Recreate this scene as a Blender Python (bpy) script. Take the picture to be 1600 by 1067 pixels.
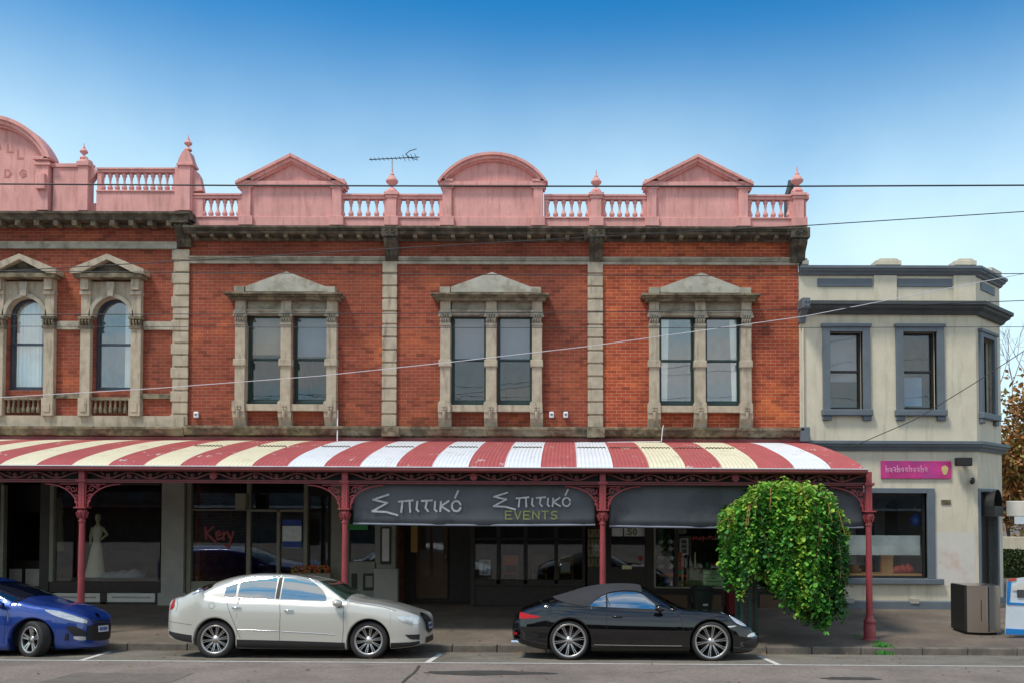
import bpy, bmesh, math, random
import numpy as np
from mathutils import Vector, Matrix, Euler
random.seed(7)
R = math.radians
scene = bpy.context.scene
for o in list(bpy.data.objects): bpy.data.objects.remove(o)
C = scene.collection

# ---------------------------------------------------------------- camera
FPX, XPP, YPP = 1400.0, 874.0, 759.0      # focal length and principal point of the photo, in its pixels
HC = 2.706                                # eye height above the kerb channel
GR = 0.0049                               # the street falls gently to the right
cam_d = bpy.data.cameras.new("camera"); cam = bpy.data.objects.new("camera", cam_d); C.objects.link(cam)
cam.location = (0, 0, HC); cam.rotation_euler = Euler((R(91.68), 0, R(0.44)))
cam_d.sensor_width = 36; cam_d.lens = 36 * FPX / 1600
cam_d.shift_x = (800 - XPP) / 1600; cam_d.shift_y = (YPP - 533.5) / 1600
cam_d.clip_start = 0.1; cam_d.clip_end = 2000
scene.camera = cam
scene.render.resolution_x = 1024; scene.render.resolution_y = 682
_M = cam.rotation_euler.to_matrix()
CR, CU, CF = _M.col[0], _M.col[1], -_M.col[2]

# ---------------------------------------------------------------- light
SUN_EL, SUN_AZ = 60, 228     # sun stands high behind the camera's left shoulder, veiled by thin cloud
world = bpy.data.worlds.new("World"); scene.world = world; world.use_nodes = True
def build_world():
    nt = world.node_tree; N = nt.nodes; L = nt.links; N.clear()
    out = N.new('ShaderNodeOutputWorld'); bg = N.new('ShaderNodeBackground')
    sky = N.new('ShaderNodeTexSky'); sky.sky_type = 'NISHITA'; sky.sun_disc = False
    sky.sun_elevation = R(SUN_EL); sky.sun_rotation = R(SUN_AZ); sky.air_density = 1.0; sky.dust_density = 0.6; sky.ozone_density = 4.0
    bg.inputs['Strength'].default_value = SKY_STR
    hs = N.new('ShaderNodeHueSaturation'); hs.inputs['Saturation'].default_value = 1.28
    hs.inputs['Value'].default_value = 1.0
    gm = N.new('ShaderNodeGamma'); gm.inputs['Gamma'].default_value = 1.0
    tc = N.new('ShaderNodeTexCoord'); sep = N.new('ShaderNodeSeparateXYZ')
    L.new(tc.outputs['Generated'], sep.inputs[0])
    # high streaky cloud, gathered in the half of the sky behind the camera
    mp = N.new('ShaderNodeMapping'); mp.inputs['Scale'].default_value = (1.6, 1.6, 9)
    n1 = N.new('ShaderNodeTexNoise'); n1.inputs['Scale'].default_value = 2.2; n1.inputs['Detail'].default_value = 7; n1.inputs['Roughness'].default_value = .58
    L.new(tc.outputs['Generated'], mp.inputs[0]); L.new(mp.outputs[0], n1.inputs['Vector'])
    r1 = N.new('ShaderNodeMapRange'); r1.inputs[1].default_value = .38; r1.inputs[2].default_value = .6
    L.new(n1.outputs['Fac'], r1.inputs[0])
    back = N.new('ShaderNodeMapRange'); back.inputs[1].default_value = .25; back.inputs[2].default_value = -.25; back.inputs[3].default_value = 0; back.inputs[4].default_value = .9
    L.new(sep.outputs['Y'], back.inputs[0])
    m1 = N.new('ShaderNodeMath'); m1.operation = 'MULTIPLY'; L.new(r1.outputs[0], m1.inputs[0]); L.new(back.outputs[0], m1.inputs[1])
    # pale haze low in the sky, thicker to the right
    hz = N.new('ShaderNodeMapRange'); hz.interpolation_type = 'SMOOTHSTEP'
    hz.inputs[1].default_value = HZ_TOP; hz.inputs[2].default_value = HZ_BOT; hz.inputs[3].default_value = 0; hz.inputs[4].default_value = .92
    L.new(sep.outputs['Z'], hz.inputs[0])
    n2 = N.new('ShaderNodeTexNoise'); n2.inputs['Scale'].default_value = 3.2; n2.inputs['Detail'].default_value = 5
    L.new(tc.outputs['Generated'], n2.inputs['Vector'])
    w2 = N.new('ShaderNodeMath'); w2.operation = 'MULTIPLY_ADD'; w2.inputs[1].default_value = 1.2; L.new(n2.outputs['Fac'], w2.inputs[0]); w2.inputs[2].default_value = .36
    m3 = N.new('ShaderNodeMath'); m3.operation = 'MULTIPLY'; m3.use_clamp = True; L.new(hz.outputs[0], m3.inputs[0]); L.new(w2.outputs[0], m3.inputs[1])
    L.new(sky.outputs[0], gm.inputs[0]); L.new(gm.outputs[0], hs.inputs['Color'])
    mul = N.new('ShaderNodeMixRGB'); mul.blend_type = 'MULTIPLY'; mul.inputs[0].default_value = 1; mul.inputs[2].default_value = SKY_TINT
    L.new(hs.outputs[0], mul.inputs[1])
    ma = N.new('ShaderNodeMixRGB'); ma.inputs[2].default_value = HAZE_COL
    L.new(m3.outputs[0], ma.inputs[0]); L.new(mul.outputs[0], ma.inputs[1])
    mb = N.new('ShaderNodeMixRGB'); mb.inputs[2].default_value = CLOUD_COL
    L.new(m1.outputs[0], mb.inputs[0]); L.new(ma.outputs[0], mb.inputs[1])
    L.new(mb.outputs[0], bg.inputs['Color']); L.new(bg.outputs[0], out.inputs[0])
SKY_STR = 0.10
SKY_TINT = (.42, 1.22, 1.22, 1)
HZ_TOP, HZ_BOT = .51, .25
HAZE_COL = (5.1, 6.9, 7.7, 1)
CLOUD_COL = (7.3, 7.2, 6.9, 1)
build_world()
sun_d = bpy.data.lights.new("sun", 'SUN'); sun_d.energy = 2.1; sun_d.angle = R(11); sun_d.color = (1, .93, .82)
sun = bpy.data.objects.new("sun", sun_d); C.objects.link(sun); sun.rotation_euler = Euler((R(90 - SUN_EL), 0, R(180 - SUN_AZ)))
scene.view_settings.view_transform = 'Standard'; scene.view_settings.look = 'None'
scene.view_settings.exposure = 0.56; scene.view_settings.gamma = 1

# ---------------------------------------------------------------- measuring: a photo pixel on the plane Y=const -> point
def P(px, py, Y):
    d = CF + CR * ((px - XPP) / FPX) + CU * ((YPP - py) / FPX)
    t = Y / d.y
    x = t * d.x
    return (x, Y, HC + t * d.z + GR * x)
def A(px, py, Y):
    p = P(px, py, Y); return p[0], p[2]

# ---------------------------------------------------------------- materials
def new_mat(name):
    m = bpy.data.materials.new(name); m.use_nodes = True
    return m, m.node_tree, m.node_tree.nodes['Principled BSDF']
def pm(name, col, rough=.6, metal=0, var=.12, scale=3, bump=0, bscale=40, coat=0, stain=None, samt=.5, sscale=1.6, streak=False, spec=None, rvar=0, smin=.48, smax=.62, fine=0):
    m, nt, b = new_mat(name); N = nt.nodes; L = nt.links
    tc = N.new('ShaderNodeTexCoord')
    n = N.new('ShaderNodeTexNoise'); n.inputs['Scale'].default_value = scale; n.inputs['Detail'].default_value = 6
    L.new(tc.outputs['Object'], n.inputs['Vector'])
    mr = N.new('ShaderNodeMapRange'); mr.inputs[1].default_value = .3; mr.inputs[2].default_value = .7
    mr.inputs[3].default_value = 1 - var; mr.inputs[4].default_value = 1 + var
    L.new(n.outputs['Fac'], mr.inputs[0])
    mx = N.new('ShaderNodeMixRGB'); mx.blend_type = 'MULTIPLY'; mx.inputs[0].default_value = 1; mx.inputs[1].default_value = (*col, 1)
    L.new(mr.outputs[0], mx.inputs[2]); last = mx.outputs[0]
    if stain:
        n2 = N.new('ShaderNodeTexNoise'); n2.inputs['Scale'].default_value = sscale; n2.inputs['Detail'].default_value = 8; n2.inputs['Roughness'].default_value = .65
        mp = N.new('ShaderNodeMapping'); mp.inputs['Scale'].default_value = (3.5, 3.5, .5) if streak else (1, 1, 1)
        mp.inputs['Location'].default_value = (3.1, 5.2, 1.7)
        L.new(tc.outputs['Object'], mp.inputs[0]); L.new(mp.outputs[0], n2.inputs['Vector'])
        r2 = N.new('ShaderNodeMapRange'); r2.inputs[1].default_value = smin; r2.inputs[2].default_value = smax; r2.inputs[4].default_value = samt
        L.new(n2.outputs['Fac'], r2.inputs[0])
        m2 = N.new('ShaderNodeMixRGB'); m2.inputs[2].default_value = (*stain, 1)
        L.new(r2.outputs[0], m2.inputs[0]); L.new(last, m2.inputs[1]); last = m2.outputs[0]
    if fine:
        for sc_, am in ((55, fine), (14, fine * .5)):
            n5 = N.new('ShaderNodeTexNoise'); n5.inputs['Scale'].default_value = sc_; n5.inputs['Detail'].default_value = 3; L.new(tc.outputs['Object'], n5.inputs['Vector'])
            r5 = N.new('ShaderNodeMapRange'); r5.inputs[1].default_value = .3; r5.inputs[2].default_value = .7; r5.inputs[3].default_value = 1 - am; r5.inputs[4].default_value = 1 + am; L.new(n5.outputs['Fac'], r5.inputs[0])
            m5 = N.new('ShaderNodeMixRGB'); m5.blend_type = 'MULTIPLY'; m5.inputs[0].default_value = 1; L.new(last, m5.inputs[1]); L.new(r5.outputs[0], m5.inputs[2]); last = m5.outputs[0]
    L.new(last, b.inputs['Base Color'])
    b.inputs['Roughness'].default_value = rough; b.inputs['Metallic'].default_value = metal
    if rvar:
        rr = N.new('ShaderNodeMapRange'); rr.inputs[1].default_value = .3; rr.inputs[2].default_value = .7; rr.inputs[3].default_value = rough - rvar; rr.inputs[4].default_value = rough + rvar
        L.new(n.outputs['Fac'], rr.inputs[0]); L.new(rr.outputs[0], b.inputs['Roughness'])
    if coat: b.inputs['Coat Weight'].default_value = coat; b.inputs['Coat Roughness'].default_value = .02
    if spec is not None: b.inputs['Specular IOR Level'].default_value = spec
    if bump:
        n3 = N.new('ShaderNodeTexNoise'); n3.inputs['Scale'].default_value = bscale; n3.inputs['Detail'].default_value = 5
        L.new(tc.outputs['Object'], n3.inputs['Vector'])
        bp = N.new('ShaderNodeBump'); bp.inputs['Strength'].default_value = bump; bp.inputs['Distance'].default_value = .02
        L.new(n3.outputs['Fac'], bp.inputs['Height']); L.new(bp.outputs[0], b.inputs['Normal'])
    return m
def brick_mat(name, c1, c2, mortar, c3):
    m, nt, b = new_mat(name); N = nt.nodes; L = nt.links
    tc = N.new('ShaderNodeTexCoord'); sp = N.new('ShaderNodeSeparateXYZ'); cb = N.new('ShaderNodeCombineXYZ')
    L.new(tc.outputs['Object'], sp.inputs[0])
    ad = N.new('ShaderNodeMath'); ad.operation = 'ADD'; L.new(sp.outputs['X'], ad.inputs[0]); L.new(sp.outputs['Y'], ad.inputs[1])
    L.new(ad.outputs[0], cb.inputs[0]); L.new(sp.outputs['Z'], cb.inputs[1])
    br = N.new('ShaderNodeTexBrick'); br.inputs['Scale'].default_value = 1
    br.inputs['Brick Width'].default_value = .24; br.inputs['Row Height'].default_value = .086
    br.inputs['Mortar Size'].default_value = .006; br.inputs['Mortar Smooth'].default_value = .3; br.inputs['Bias'].default_value = -.1
    br.inputs['Color1'].default_value = (*c1, 1); br.inputs['Color2'].default_value = (*c2, 1); br.inputs['Mortar'].default_value = (*mortar, 1)
    L.new(cb.outputs[0], br.inputs['Vector'])
    n = N.new('ShaderNodeTexNoise'); n.inputs['Scale'].default_value = .9; n.inputs['Detail'].default_value = 7; n.inputs['Roughness'].default_value = .6
    L.new(cb.outputs[0], n.inputs['Vector'])
    r = N.new('ShaderNodeMapRange'); r.inputs[1].default_value = .5; r.inputs[2].default_value = .72; r.inputs[4].default_value = .7
    L.new(n.outputs['Fac'], r.inputs[0])
    mo = N.new('ShaderNodeMixRGB'); mo.inputs[2].default_value = (*c3, 1)
    inv = N.new('ShaderNodeMath'); inv.operation = 'MULTIPLY_ADD'; inv.inputs[1].default_value = -.8; inv.inputs[2].default_value = 1
    L.new(br.outputs['Fac'], inv.inputs[0])
    mm = N.new('ShaderNodeMath'); mm.operation = 'MULTIPLY'; L.new(r.outputs[0], mm.inputs[0]); L.new(inv.outputs[0], mm.inputs[1])
    L.new(mm.outputs[0], mo.inputs[0]); L.new(br.outputs['Color'], mo.inputs[1])
    # a few over-burnt and a few pale bricks: same grid, random per brick
    br2 = N.new('ShaderNodeTexBrick'); br2.inputs['Scale'].default_value = 1
    br2.inputs['Brick Width'].default_value = .24; br2.inputs['Row Height'].default_value = .086; br2.inputs['Mortar Size'].default_value = 0
    br2.inputs['Color1'].default_value = (0, 0, 0, 1); br2.inputs['Color2'].default_value = (1, 1, 1, 1); br2.inputs['Mortar'].default_value = (.5, .5, .5, 1)
    L.new(cb.outputs[0], br2.inputs['Vector'])
    cr = N.new('ShaderNodeValToRGB'); e = cr.color_ramp.elements; e[0].color = (.58, .55, .55, 1); e[1].color = (1.3, 1.3, 1.25, 1); e[0].position = .02; e[1].position = .95
    e3 = e.new(.25); e3.color = (.88, .88, .88, 1); e4 = e.new(.7); e4.color = (1.04, 1.04, 1.04, 1)
    L.new(br2.outputs['Color'], cr.inputs[0])
    mu = N.new('ShaderNodeMixRGB'); mu.blend_type = 'MULTIPLY'; mu.inputs[0].default_value = 1
    L.new(mo.outputs[0], mu.inputs[1]); L.new(cr.outputs[0], mu.inputs[2])
    n4 = N.new('ShaderNodeTexNoise'); n4.inputs['Scale'].default_value = .35; n4.inputs['Detail'].default_value = 4
    L.new(cb.outputs[0], n4.inputs['Vector'])
    r4 = N.new('ShaderNodeMapRange'); r4.inputs[1].default_value = .3; r4.inputs[2].default_value = .7; r4.inputs[3].default_value = .68; r4.inputs[4].default_value = 1.2
    L.new(n4.outputs['Fac'], r4.inputs[0])
    mu2 = N.new('ShaderNodeMixRGB'); mu2.blend_type = 'MULTIPLY'; mu2.inputs[0].default_value = 1
    L.new(mu.outputs[0], mu2.inputs[1]); L.new(r4.outputs[0], mu2.inputs[2])
    L.new(mu2.outputs[0], b.inputs['Base Color']); b.inputs['Roughness'].default_value = .85
    bp = N.new('ShaderNodeBump'); bp.inputs['Strength'].default_value = .5; bp.inputs['Distance'].default_value = .006; bp.invert = True
    L.new(br.outputs['Fac'], bp.inputs['Height']); L.new(bp.outputs[0], b.inputs['Normal'])
    return m
def glass_mat(name, tint=(.75, .8, .8), refl=.12, rough=.0, wob=.08):
    m = bpy.data.materials.new(name); m.use_nodes = True; nt = m.node_tree; N = nt.nodes; L = nt.links; N.clear()
    o = N.new('ShaderNodeOutputMaterial'); t = N.new('ShaderNodeBsdfTransparent'); t.inputs[0].default_value = (*tint, 1)
    g = N.new('ShaderNodeBsdfGlossy'); g.inputs['Roughness'].default_value = rough; g.inputs[0].default_value = (.95, .97, 1, 1)
    f = N.new('ShaderNodeLayerWeight'); f.inputs[0].default_value = .5
    pw = N.new('ShaderNodeMath'); pw.operation = 'POWER'; pw.inputs[1].default_value = 4; L.new(f.outputs['Facing'], pw.inputs[0])
    ad = N.new('ShaderNodeMath'); ad.operation = 'MULTIPLY_ADD'; ad.use_clamp = True; ad.inputs[1].default_value = .8; ad.inputs[2].default_value = refl + .022; L.new(pw.outputs[0], ad.inputs[0])
    # old drawn glass is never quite flat
    tc = N.new('ShaderNodeTexCoord'); n = N.new('ShaderNodeTexNoise'); n.inputs['Scale'].default_value = 1.3; L.new(tc.outputs['Object'], n.inputs['Vector'])
    bp = N.new('ShaderNodeBump'); bp.inputs['Strength'].default_value = wob; bp.inputs['Distance'].default_value = .05; L.new(n.outputs['Fac'], bp.inputs['Height']); L.new(bp.outputs[0], g.inputs['Normal'])
    mx = N.new('ShaderNodeMixShader'); L.new(ad.outputs[0], mx.inputs[0]); L.new(t.outputs[0], mx.inputs[1]); L.new(g.outputs[0], mx.inputs[2]); L.new(mx.outputs[0], o.inputs[0])
    return m
M = {}
M['brick'] = brick_mat('red_brick', (.42, .066, .024), (.3, .048, .021), (.5, .26, .15), (.62, .15, .03))
M['brick_b'] = brick_mat('browner_red_brick', (.3, .055, .025), (.22, .042, .021), (.3, .16, .1), (.43, .105, .03))
M['brick_side'] = brick_mat('side_brick', (.3, .09, .05), (.2, .06, .04), (.3, .22, .17), (.35, .12, .06))
M['stone'] = pm('cement_dressing', (.42, .36, .27), .85, var=.16, scale=5, bump=.25, stain=(.13, .105, .075), samt=.7, sscale=2.2, streak=True, smin=.52, smax=.7)
M['stone_pale'] = pm('pale_pediment_stone', (.42, .4, .34), .85, var=.12, scale=4, bump=.2, stain=(.24, .2, .14), samt=.6, sscale=4)
M['grime'] = pm('weathered_black_stone', (.12, .1, .07), .9, var=.35, scale=6, bump=.35, stain=(.035, .03, .022), samt=.8, sscale=3.5, smin=.42, smax=.56)
M['ledge'] = pm('mossy_ledge_stone', (.21, .175, .115), .9, var=.3, scale=5, bump=.35, stain=(.05, .04, .025), samt=.75, sscale=4, smin=.45, smax=.58)
M['string'] = pm('string_course_stone', (.36, .33, .26), .85, var=.2, scale=4, stain=(.15, .12, .08), samt=.6, sscale=3, smin=.5, smax=.62)
M['pink'] = pm('pink_masonry_paint', (.72, .35, .32), .75, var=.1, scale=2, bump=.12, stain=(.44, .2, .17), samt=.75, sscale=2.6, streak=True, smin=.48, smax=.72, fine=.05)
M['maroon'] = pm('maroon_ironwork_paint', (.32, .055, .062), .45, var=.12, scale=6)
M['maroon_dark'] = pm('maroon_rail_paint', (.17, .035, .036), .5, var=.15, scale=6)
M['lace'] = pm('faded_maroon_lace_paint', (.2, .055, .048), .55, var=.2, scale=8)
M['roof_red'] = pm('painted_iron_red', (.44, .1, .1), .45, var=.1, scale=3, stain=(.6, .5, .48), samt=.9, sscale=2.6, smin=.635, smax=.645)
M['roof_white'] = pm('painted_iron_white', (.76, .79, .83), .4, var=.05, scale=3, stain=(.42, .32, .22), samt=.5, sscale=2.4, smin=.56, smax=.72)
M['roof_cream'] = pm('painted_iron_cream', (.78, .72, .52), .4, var=.04, scale=3, stain=(.4, .28, .16), samt=.5, sscale=2.4, smin=.56, smax=.72)
M['render'] = pm('cream_render', (.62, .565, .44), .8, var=.06, scale=2, bump=.08, stain=(.38, .34, .26), samt=.55, sscale=1.5, streak=True, smin=.5, smax=.7, fine=.04)
M['bluegrey'] = pm('blue_grey_trim', (.115, .14, .165), .55, var=.1, scale=3)
M['bluegrey_dark'] = pm('charcoal_cornice', (.055, .06, .065), .6, var=.15, scale=3)
M['sash'] = pm('dark_green_sash_paint', (.012, .035, .033), .4, var=.1)
M['sash_blue'] = pm('dark_grey_blue_sash', (.03, .045, .07), .4, var=.1)
M['glass_up'] = glass_mat('upper_window_glass', (.95, .97, .97), .1, wob=.05)
M['glass'] = glass_mat('shop_glass', (.93, .94, .93), .03, wob=.006)
M['glass_dark'] = glass_mat('upper_window_glass_dim', (.9, .92, .92), .045)
M['curtain'] = pm('white_curtain', (.9, .92, .88), .9, var=.05)
M['blind'] = pm('pale_roller_blind', (.3, .34, .42), .9, var=.05)
M['blind_tan'] = pm('tan_paper_blind', (.5, .38, .27), .9, var=.08)
M['room'] = pm('sky_tinted_room_plaster', (.36, .45, .53), .9, var=.2)  # sky reflection of the upper panes is painted into this bluish room colour
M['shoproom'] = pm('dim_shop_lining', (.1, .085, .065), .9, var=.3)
M['shopwood'] = pm('dark_brown_shop_joinery', (.03, .022, .017), .5, var=.2, scale=5)
M['greytrim'] = pm('warm_grey_shop_paint', (.36, .345, .3), .6, var=.1)
M['whitepanel'] = pm('off_white_panel_paint', (.65, .63, .58), .6, var=.1)
M['canvas'] = pm('grey_canvas_blind', (.1, .106, .118), .8, var=.12, scale=2, bump=.05, stain=(.06, .062, .066), samt=.7, sscale=1.1, smin=.5, smax=.6)
M['canvas_hem'] = pm('pale_canvas_hem', (.22, .24, .3), .7)
M['chalk'] = pm('faded_white_lettering', (.5, .5, .5), .8, var=.2, scale=12)
M['olive'] = pm('olive_lettering', (.24, .26, .09), .8, var=.15, scale=12)
M['asphalt'] = pm('worn_asphalt', (.235, .19, .16), .9, var=.16, scale=1.3, bump=.6, bscale=130, stain=(.16, .13, .11), samt=.7, sscale=.55, fine=.28)
M['baypave'] = pm('parking_lane_asphalt', (.2, .175, .14), .9, var=.14, scale=2, bump=.6, bscale=130, stain=(.12, .105, .08), samt=.7, sscale=.8, fine=.22)
M['path'] = pm('footpath_asphalt', (.165, .13, .1), .9, var=.2, scale=1.2, bump=.5, bscale=110, stain=(.09, .072, .056), samt=.65, sscale=.5, fine=.22)
M['kerb'] = pm('bluestone_kerb', (.16, .14, .115), .85, var=.25, scale=4, bump=.4, bscale=50, stain=(.05, .045, .04), samt=.5)
M['paintline'] = pm('white_road_paint', (.62, .6, .55), .8, var=.12, scale=9, stain=(.28, .25, .22), samt=.6, sscale=7, smin=.54, smax=.7)
M['patch'] = pm('oil_stained_tar', (.055, .048, .042), .75, var=.2, scale=6)
M['wire'] = pm('black_cable', (.02, .02, .022), .5)
M['wire_grey'] = pm('grey_cable', (.55, .55, .6), .5)
M['steel'] = pm('brushed_stainless', (.58, .5, .43), .25, metal=1, var=.04, scale=2)
M['black'] = pm('matt_black_paint', (.012, .012, .012), .6)
M['tyre'] = pm('tyre_rubber', (.022, .02, .02), .75, var=.2, scale=12)
M['under'] = pm('underbody_black', (.008, .008, .008), .9)
M['rim'] = pm('machined_alloy', (.6, .58, .56), .32, metal=1, var=.05)
M['rim_dark'] = pm('alloy_barrel', (.08, .075, .075), .4, metal=.8)
M['chrome'] = pm('chrome', (.8, .8, .82), .08, metal=1, var=.02)
M['seam'] = pm('panel_gap', (.006, .006, .006), .8)
M['red_lens'] = pm('red_lens', (.42, .008, .012), .3, spec=.3, var=.1, scale=15)
M['clear_lens'] = pm('clear_lamp_lens', (.62, .64, .66), .1, metal=.45, coat=1, var=.12, scale=18)
M['plate'] = pm('number_plate_white', (.7, .72, .78), .4)
M['plate_blue'] = pm('plate_lettering', (.02, .05, .3), .4)
M['carglass'] = glass_mat('side_window_glass', (.1, .12, .14), .42)
M['screen'] = glass_mat('windscreen_glass', (.3, .42, .36), .06)
M['cabin'] = pm('cabin_trim', (.02, .02, .02), .8)
# ---------------------------------------------------------------- mesh helpers
class MB:
    def __init__(s): s.v = []; s.f = []; s.m = []; s.sm = []; s.cur = 0; s.smooth = False
    def add(s, vs, fs, smooth=None, mat=None):
        b = len(s.v); s.v += [tuple(v) for v in vs]
        for f in fs:
            s.f.append(tuple(b + i for i in f)); s.m.append(s.cur if mat is None else mat); s.sm.append(s.smooth if smooth is None else smooth)
        return s
    def box(s, x0, x1, y0, y1, z0, z1, mat=None):
        x0, x1 = sorted((x0, x1)); y0, y1 = sorted((y0, y1)); z0, z1 = sorted((z0, z1))
        v = [(x, y, z) for z in (z0, z1) for y in (y0, y1) for x in (x0, x1)]
        return s.add(v, [(0, 2, 3, 1), (4, 5, 7, 6), (0, 1, 5, 4), (2, 6, 7, 3), (0, 4, 6, 2), (1, 3, 7, 5)], False, mat)
    def xz(s, poly, y0, y1, mat=None, smooth=False):       # outline in x,z pushed from y0 to y1
        n = len(poly)
        ar = sum(poly[i][0] * poly[(i + 1) % n][1] - poly[(i + 1) % n][0] * poly[i][1] for i in range(n))
        if ar < 0: poly = poly[::-1]
        v = [(x, y0, z) for x, z in poly] + [(x, y1, z) for x, z in poly]
        s.add(v, [tuple(range(n)), tuple(range(2 * n - 1, n - 1, -1))], False, mat)
        return s.add(v, [(i, i + n, (i + 1) % n + n, (i + 1) % n) for i in range(n)], smooth, mat)
    def prof(s, pr, x0, x1, mat=None):                     # closed profile in y,z pushed along x
        n = len(pr); v = [(x0, y, z) for y, z in pr] + [(x1, y, z) for y, z in pr]
        return s.add(v, [tuple(range(n)), tuple(range(2 * n - 1, n - 1, -1))] + [(i, i + n, (i + 1) % n + n, (i + 1) % n) for i in range(n)], False, mat)
    def sweep(s, prof, path, mat=None):                    # open/closed path in x,y; profile (out, z): out = outward offset to the path's right
        k = len(path); n = len(prof); vs = []
        for i, (x, y) in enumerate(path):
            d0 = Vector((x - path[i - 1][0], y - path[i - 1][1])).normalized() if i else None
            d1 = Vector((path[i + 1][0] - x, path[i + 1][1] - y)).normalized() if i < k - 1 else None
            n0 = Vector((d0.y, -d0.x)) if d0 else None; n1 = Vector((d1.y, -d1.x)) if d1 else None
            if n0 is None: nn = n1
            elif n1 is None: nn = n0
            else:
                nn = (n0 + n1).normalized(); nn = nn / max(.3, nn.dot(n0))
            for o, z in prof: vs.append((x + nn.x * o, y + nn.y * o, z))
        fs = []
        for i in range(k - 1):
            for j in range(n):
                a = i * n + j; b = i * n + (j + 1) % n
                fs.append((a, b, b + n, a + n))
        fs.append(tuple(range(n))[::-1]); fs.append(tuple((k - 1) * n + j for j in range(n)))
        return s.add(vs, fs, False, mat)
    def lathe(s, pr, cx, cy, seg=16, cz=0, mat=None, smooth=True):
        n = len(pr); v = []
        for r, z in pr:
            for k in range(seg):
                a = 2 * math.pi * k / seg; v.append((cx + r * math.cos(a), cy + r * math.sin(a), cz + z))
        f = [(i * seg + k, i * seg + (k + 1) % seg, (i + 1) * seg + (k + 1) % seg, (i + 1) * seg + k) for i in range(n - 1) for k in range(seg)]
        s.add(v, f, smooth, mat)
        return s.add(v, [tuple(range(seg))[::-1], tuple((n - 1) * seg + k for k in range(seg))], False, mat)
    def tube(s, pts, r, seg=8, mat=None, cap=True, smooth=True):
        pts = [Vector(p) for p in pts]; n = len(pts); rs = r if isinstance(r, (list, tuple)) else [r] * n
        v = []; prev = None
        for i, p in enumerate(pts):
            d = (pts[min(i + 1, n - 1)] - pts[max(i - 1, 0)])
            if d.length < 1e-9: d = Vector((0, 0, 1))
            d.normalize()
            if prev is None:
                a = d.cross(Vector((0, 0, 1)));
                if a.length < .01: a = d.cross(Vector((1, 0, 0)))
            else:
                a = prev - d * prev.dot(d)
                if a.length < 1e-6: a = d.cross(Vector((0, 1, 0)))
            a.normalize(); prev = a; b = d.cross(a)
            for k in range(seg):
                t = 2 * math.pi * k / seg; v.append(p + (a * math.cos(t) + b * math.sin(t)) * rs[i])
        f = [(i * seg + k, i * seg + (k + 1) % seg, (i + 1) * seg + (k + 1) % seg, (i + 1) * seg + k) for i in range(n - 1) for k in range(seg)]
        s.add(v, f, smooth, mat)
        if cap: s.add(v, [tuple(range(seg))[::-1], tuple((n - 1) * seg + k for k in range(seg))], False, mat)
        return s
    def grid(s, rows, mat=None, smooth=True, flip=False):
        n = len(rows[0]); v = [p for r in rows for p in r]; f = []
        for i in range(len(rows) - 1):
            for j in range(n - 1):
                q = (i * n + j, i * n + j + 1, (i + 1) * n + j + 1, (i + 1) * n + j)
                f.append(q[::-1] if flip else q)
        return s.add(v, f, smooth, mat)
    def map(s, fn): s.v = [fn(*v) for v in s.v]; return s
    def build(s, name, mats, parent=None, world=True, bevel=0, weld=False):
        me = bpy.data.meshes.new(name)
        vs = [(x, y, z - GR * x) for x, y, z in s.v] if world else s.v
        me.from_pydata([tuple(map(float, v)) for v in vs], [], s.f)
        if not isinstance(mats, (list, tuple)): mats = [mats]
        for m in mats: me.materials.append(M[m] if isinstance(m, str) else m)
        me.polygons.foreach_set('material_index', s.m); me.polygons.foreach_set('use_smooth', s.sm)
        bm = bmesh.new(); bm.from_mesh(me)
        if weld: bmesh.ops.remove_doubles(bm, verts=bm.verts, dist=1e-4)
        bmesh.ops.recalc_face_normals(bm, faces=bm.faces)
        bm.to_mesh(me); bm.free()
        o = bpy.data.objects.new(name, me); C.objects.link(o)
        if parent:
            o.parent = parent
            if world:
                p = parent; off = Vector((0, 0, 0))
                while p: off += p.location; p = p.parent
                o.location = -off
        if bevel:
            b = o.modifiers.new('bevel', 'BEVEL'); b.width = bevel; b.segments = 2; b.limit_method = 'ANGLE'; b.angle_limit = R(35)
        return o
def tag(o, label=None, cat=None, group=None, kind=None):
    if label: o['label'] = label
    if cat: o['category'] = cat
    if group: o['group'] = group
    if kind: o['kind'] = kind
    return o
def thing(name, label, cat, loc=(0, 0, 0), group=None, rot=None):
    o = bpy.data.objects.new(name, None); C.objects.link(o)
    o.location = (loc[0], loc[1], loc[2] - GR * loc[0])
    if rot: o.rotation_euler = rot
    return tag(o, label, cat, group)
def inst(src, parent, loc):       # copy of a part built round its own origin; loc in street coordinates
    o = src.copy(); C.objects.link(o); place(o, parent, loc); return o
def place(o, parent, loc):
    p = parent; off = Vector((0, 0, 0))
    while p: off += p.location; p = p.parent
    o.parent = parent; o.location = Vector((loc[0], loc[1], loc[2] - GR * loc[0])) - off
def pb(mb, x0, y0, x1, y1, Yf, Yb, dx=0, mat=None):     # box whose front face covers the photo rectangle
    ym = (y0 + y1) / 2; xm = (x0 + x1) / 2
    mb.box(A(x0, ym, Yf)[0] + dx, A(x1, ym, Yf)[0] + dx, Yf, Yb, A(xm, y0, Yf)[1], A(xm, y1, Yf)[1], mat); return mb
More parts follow.
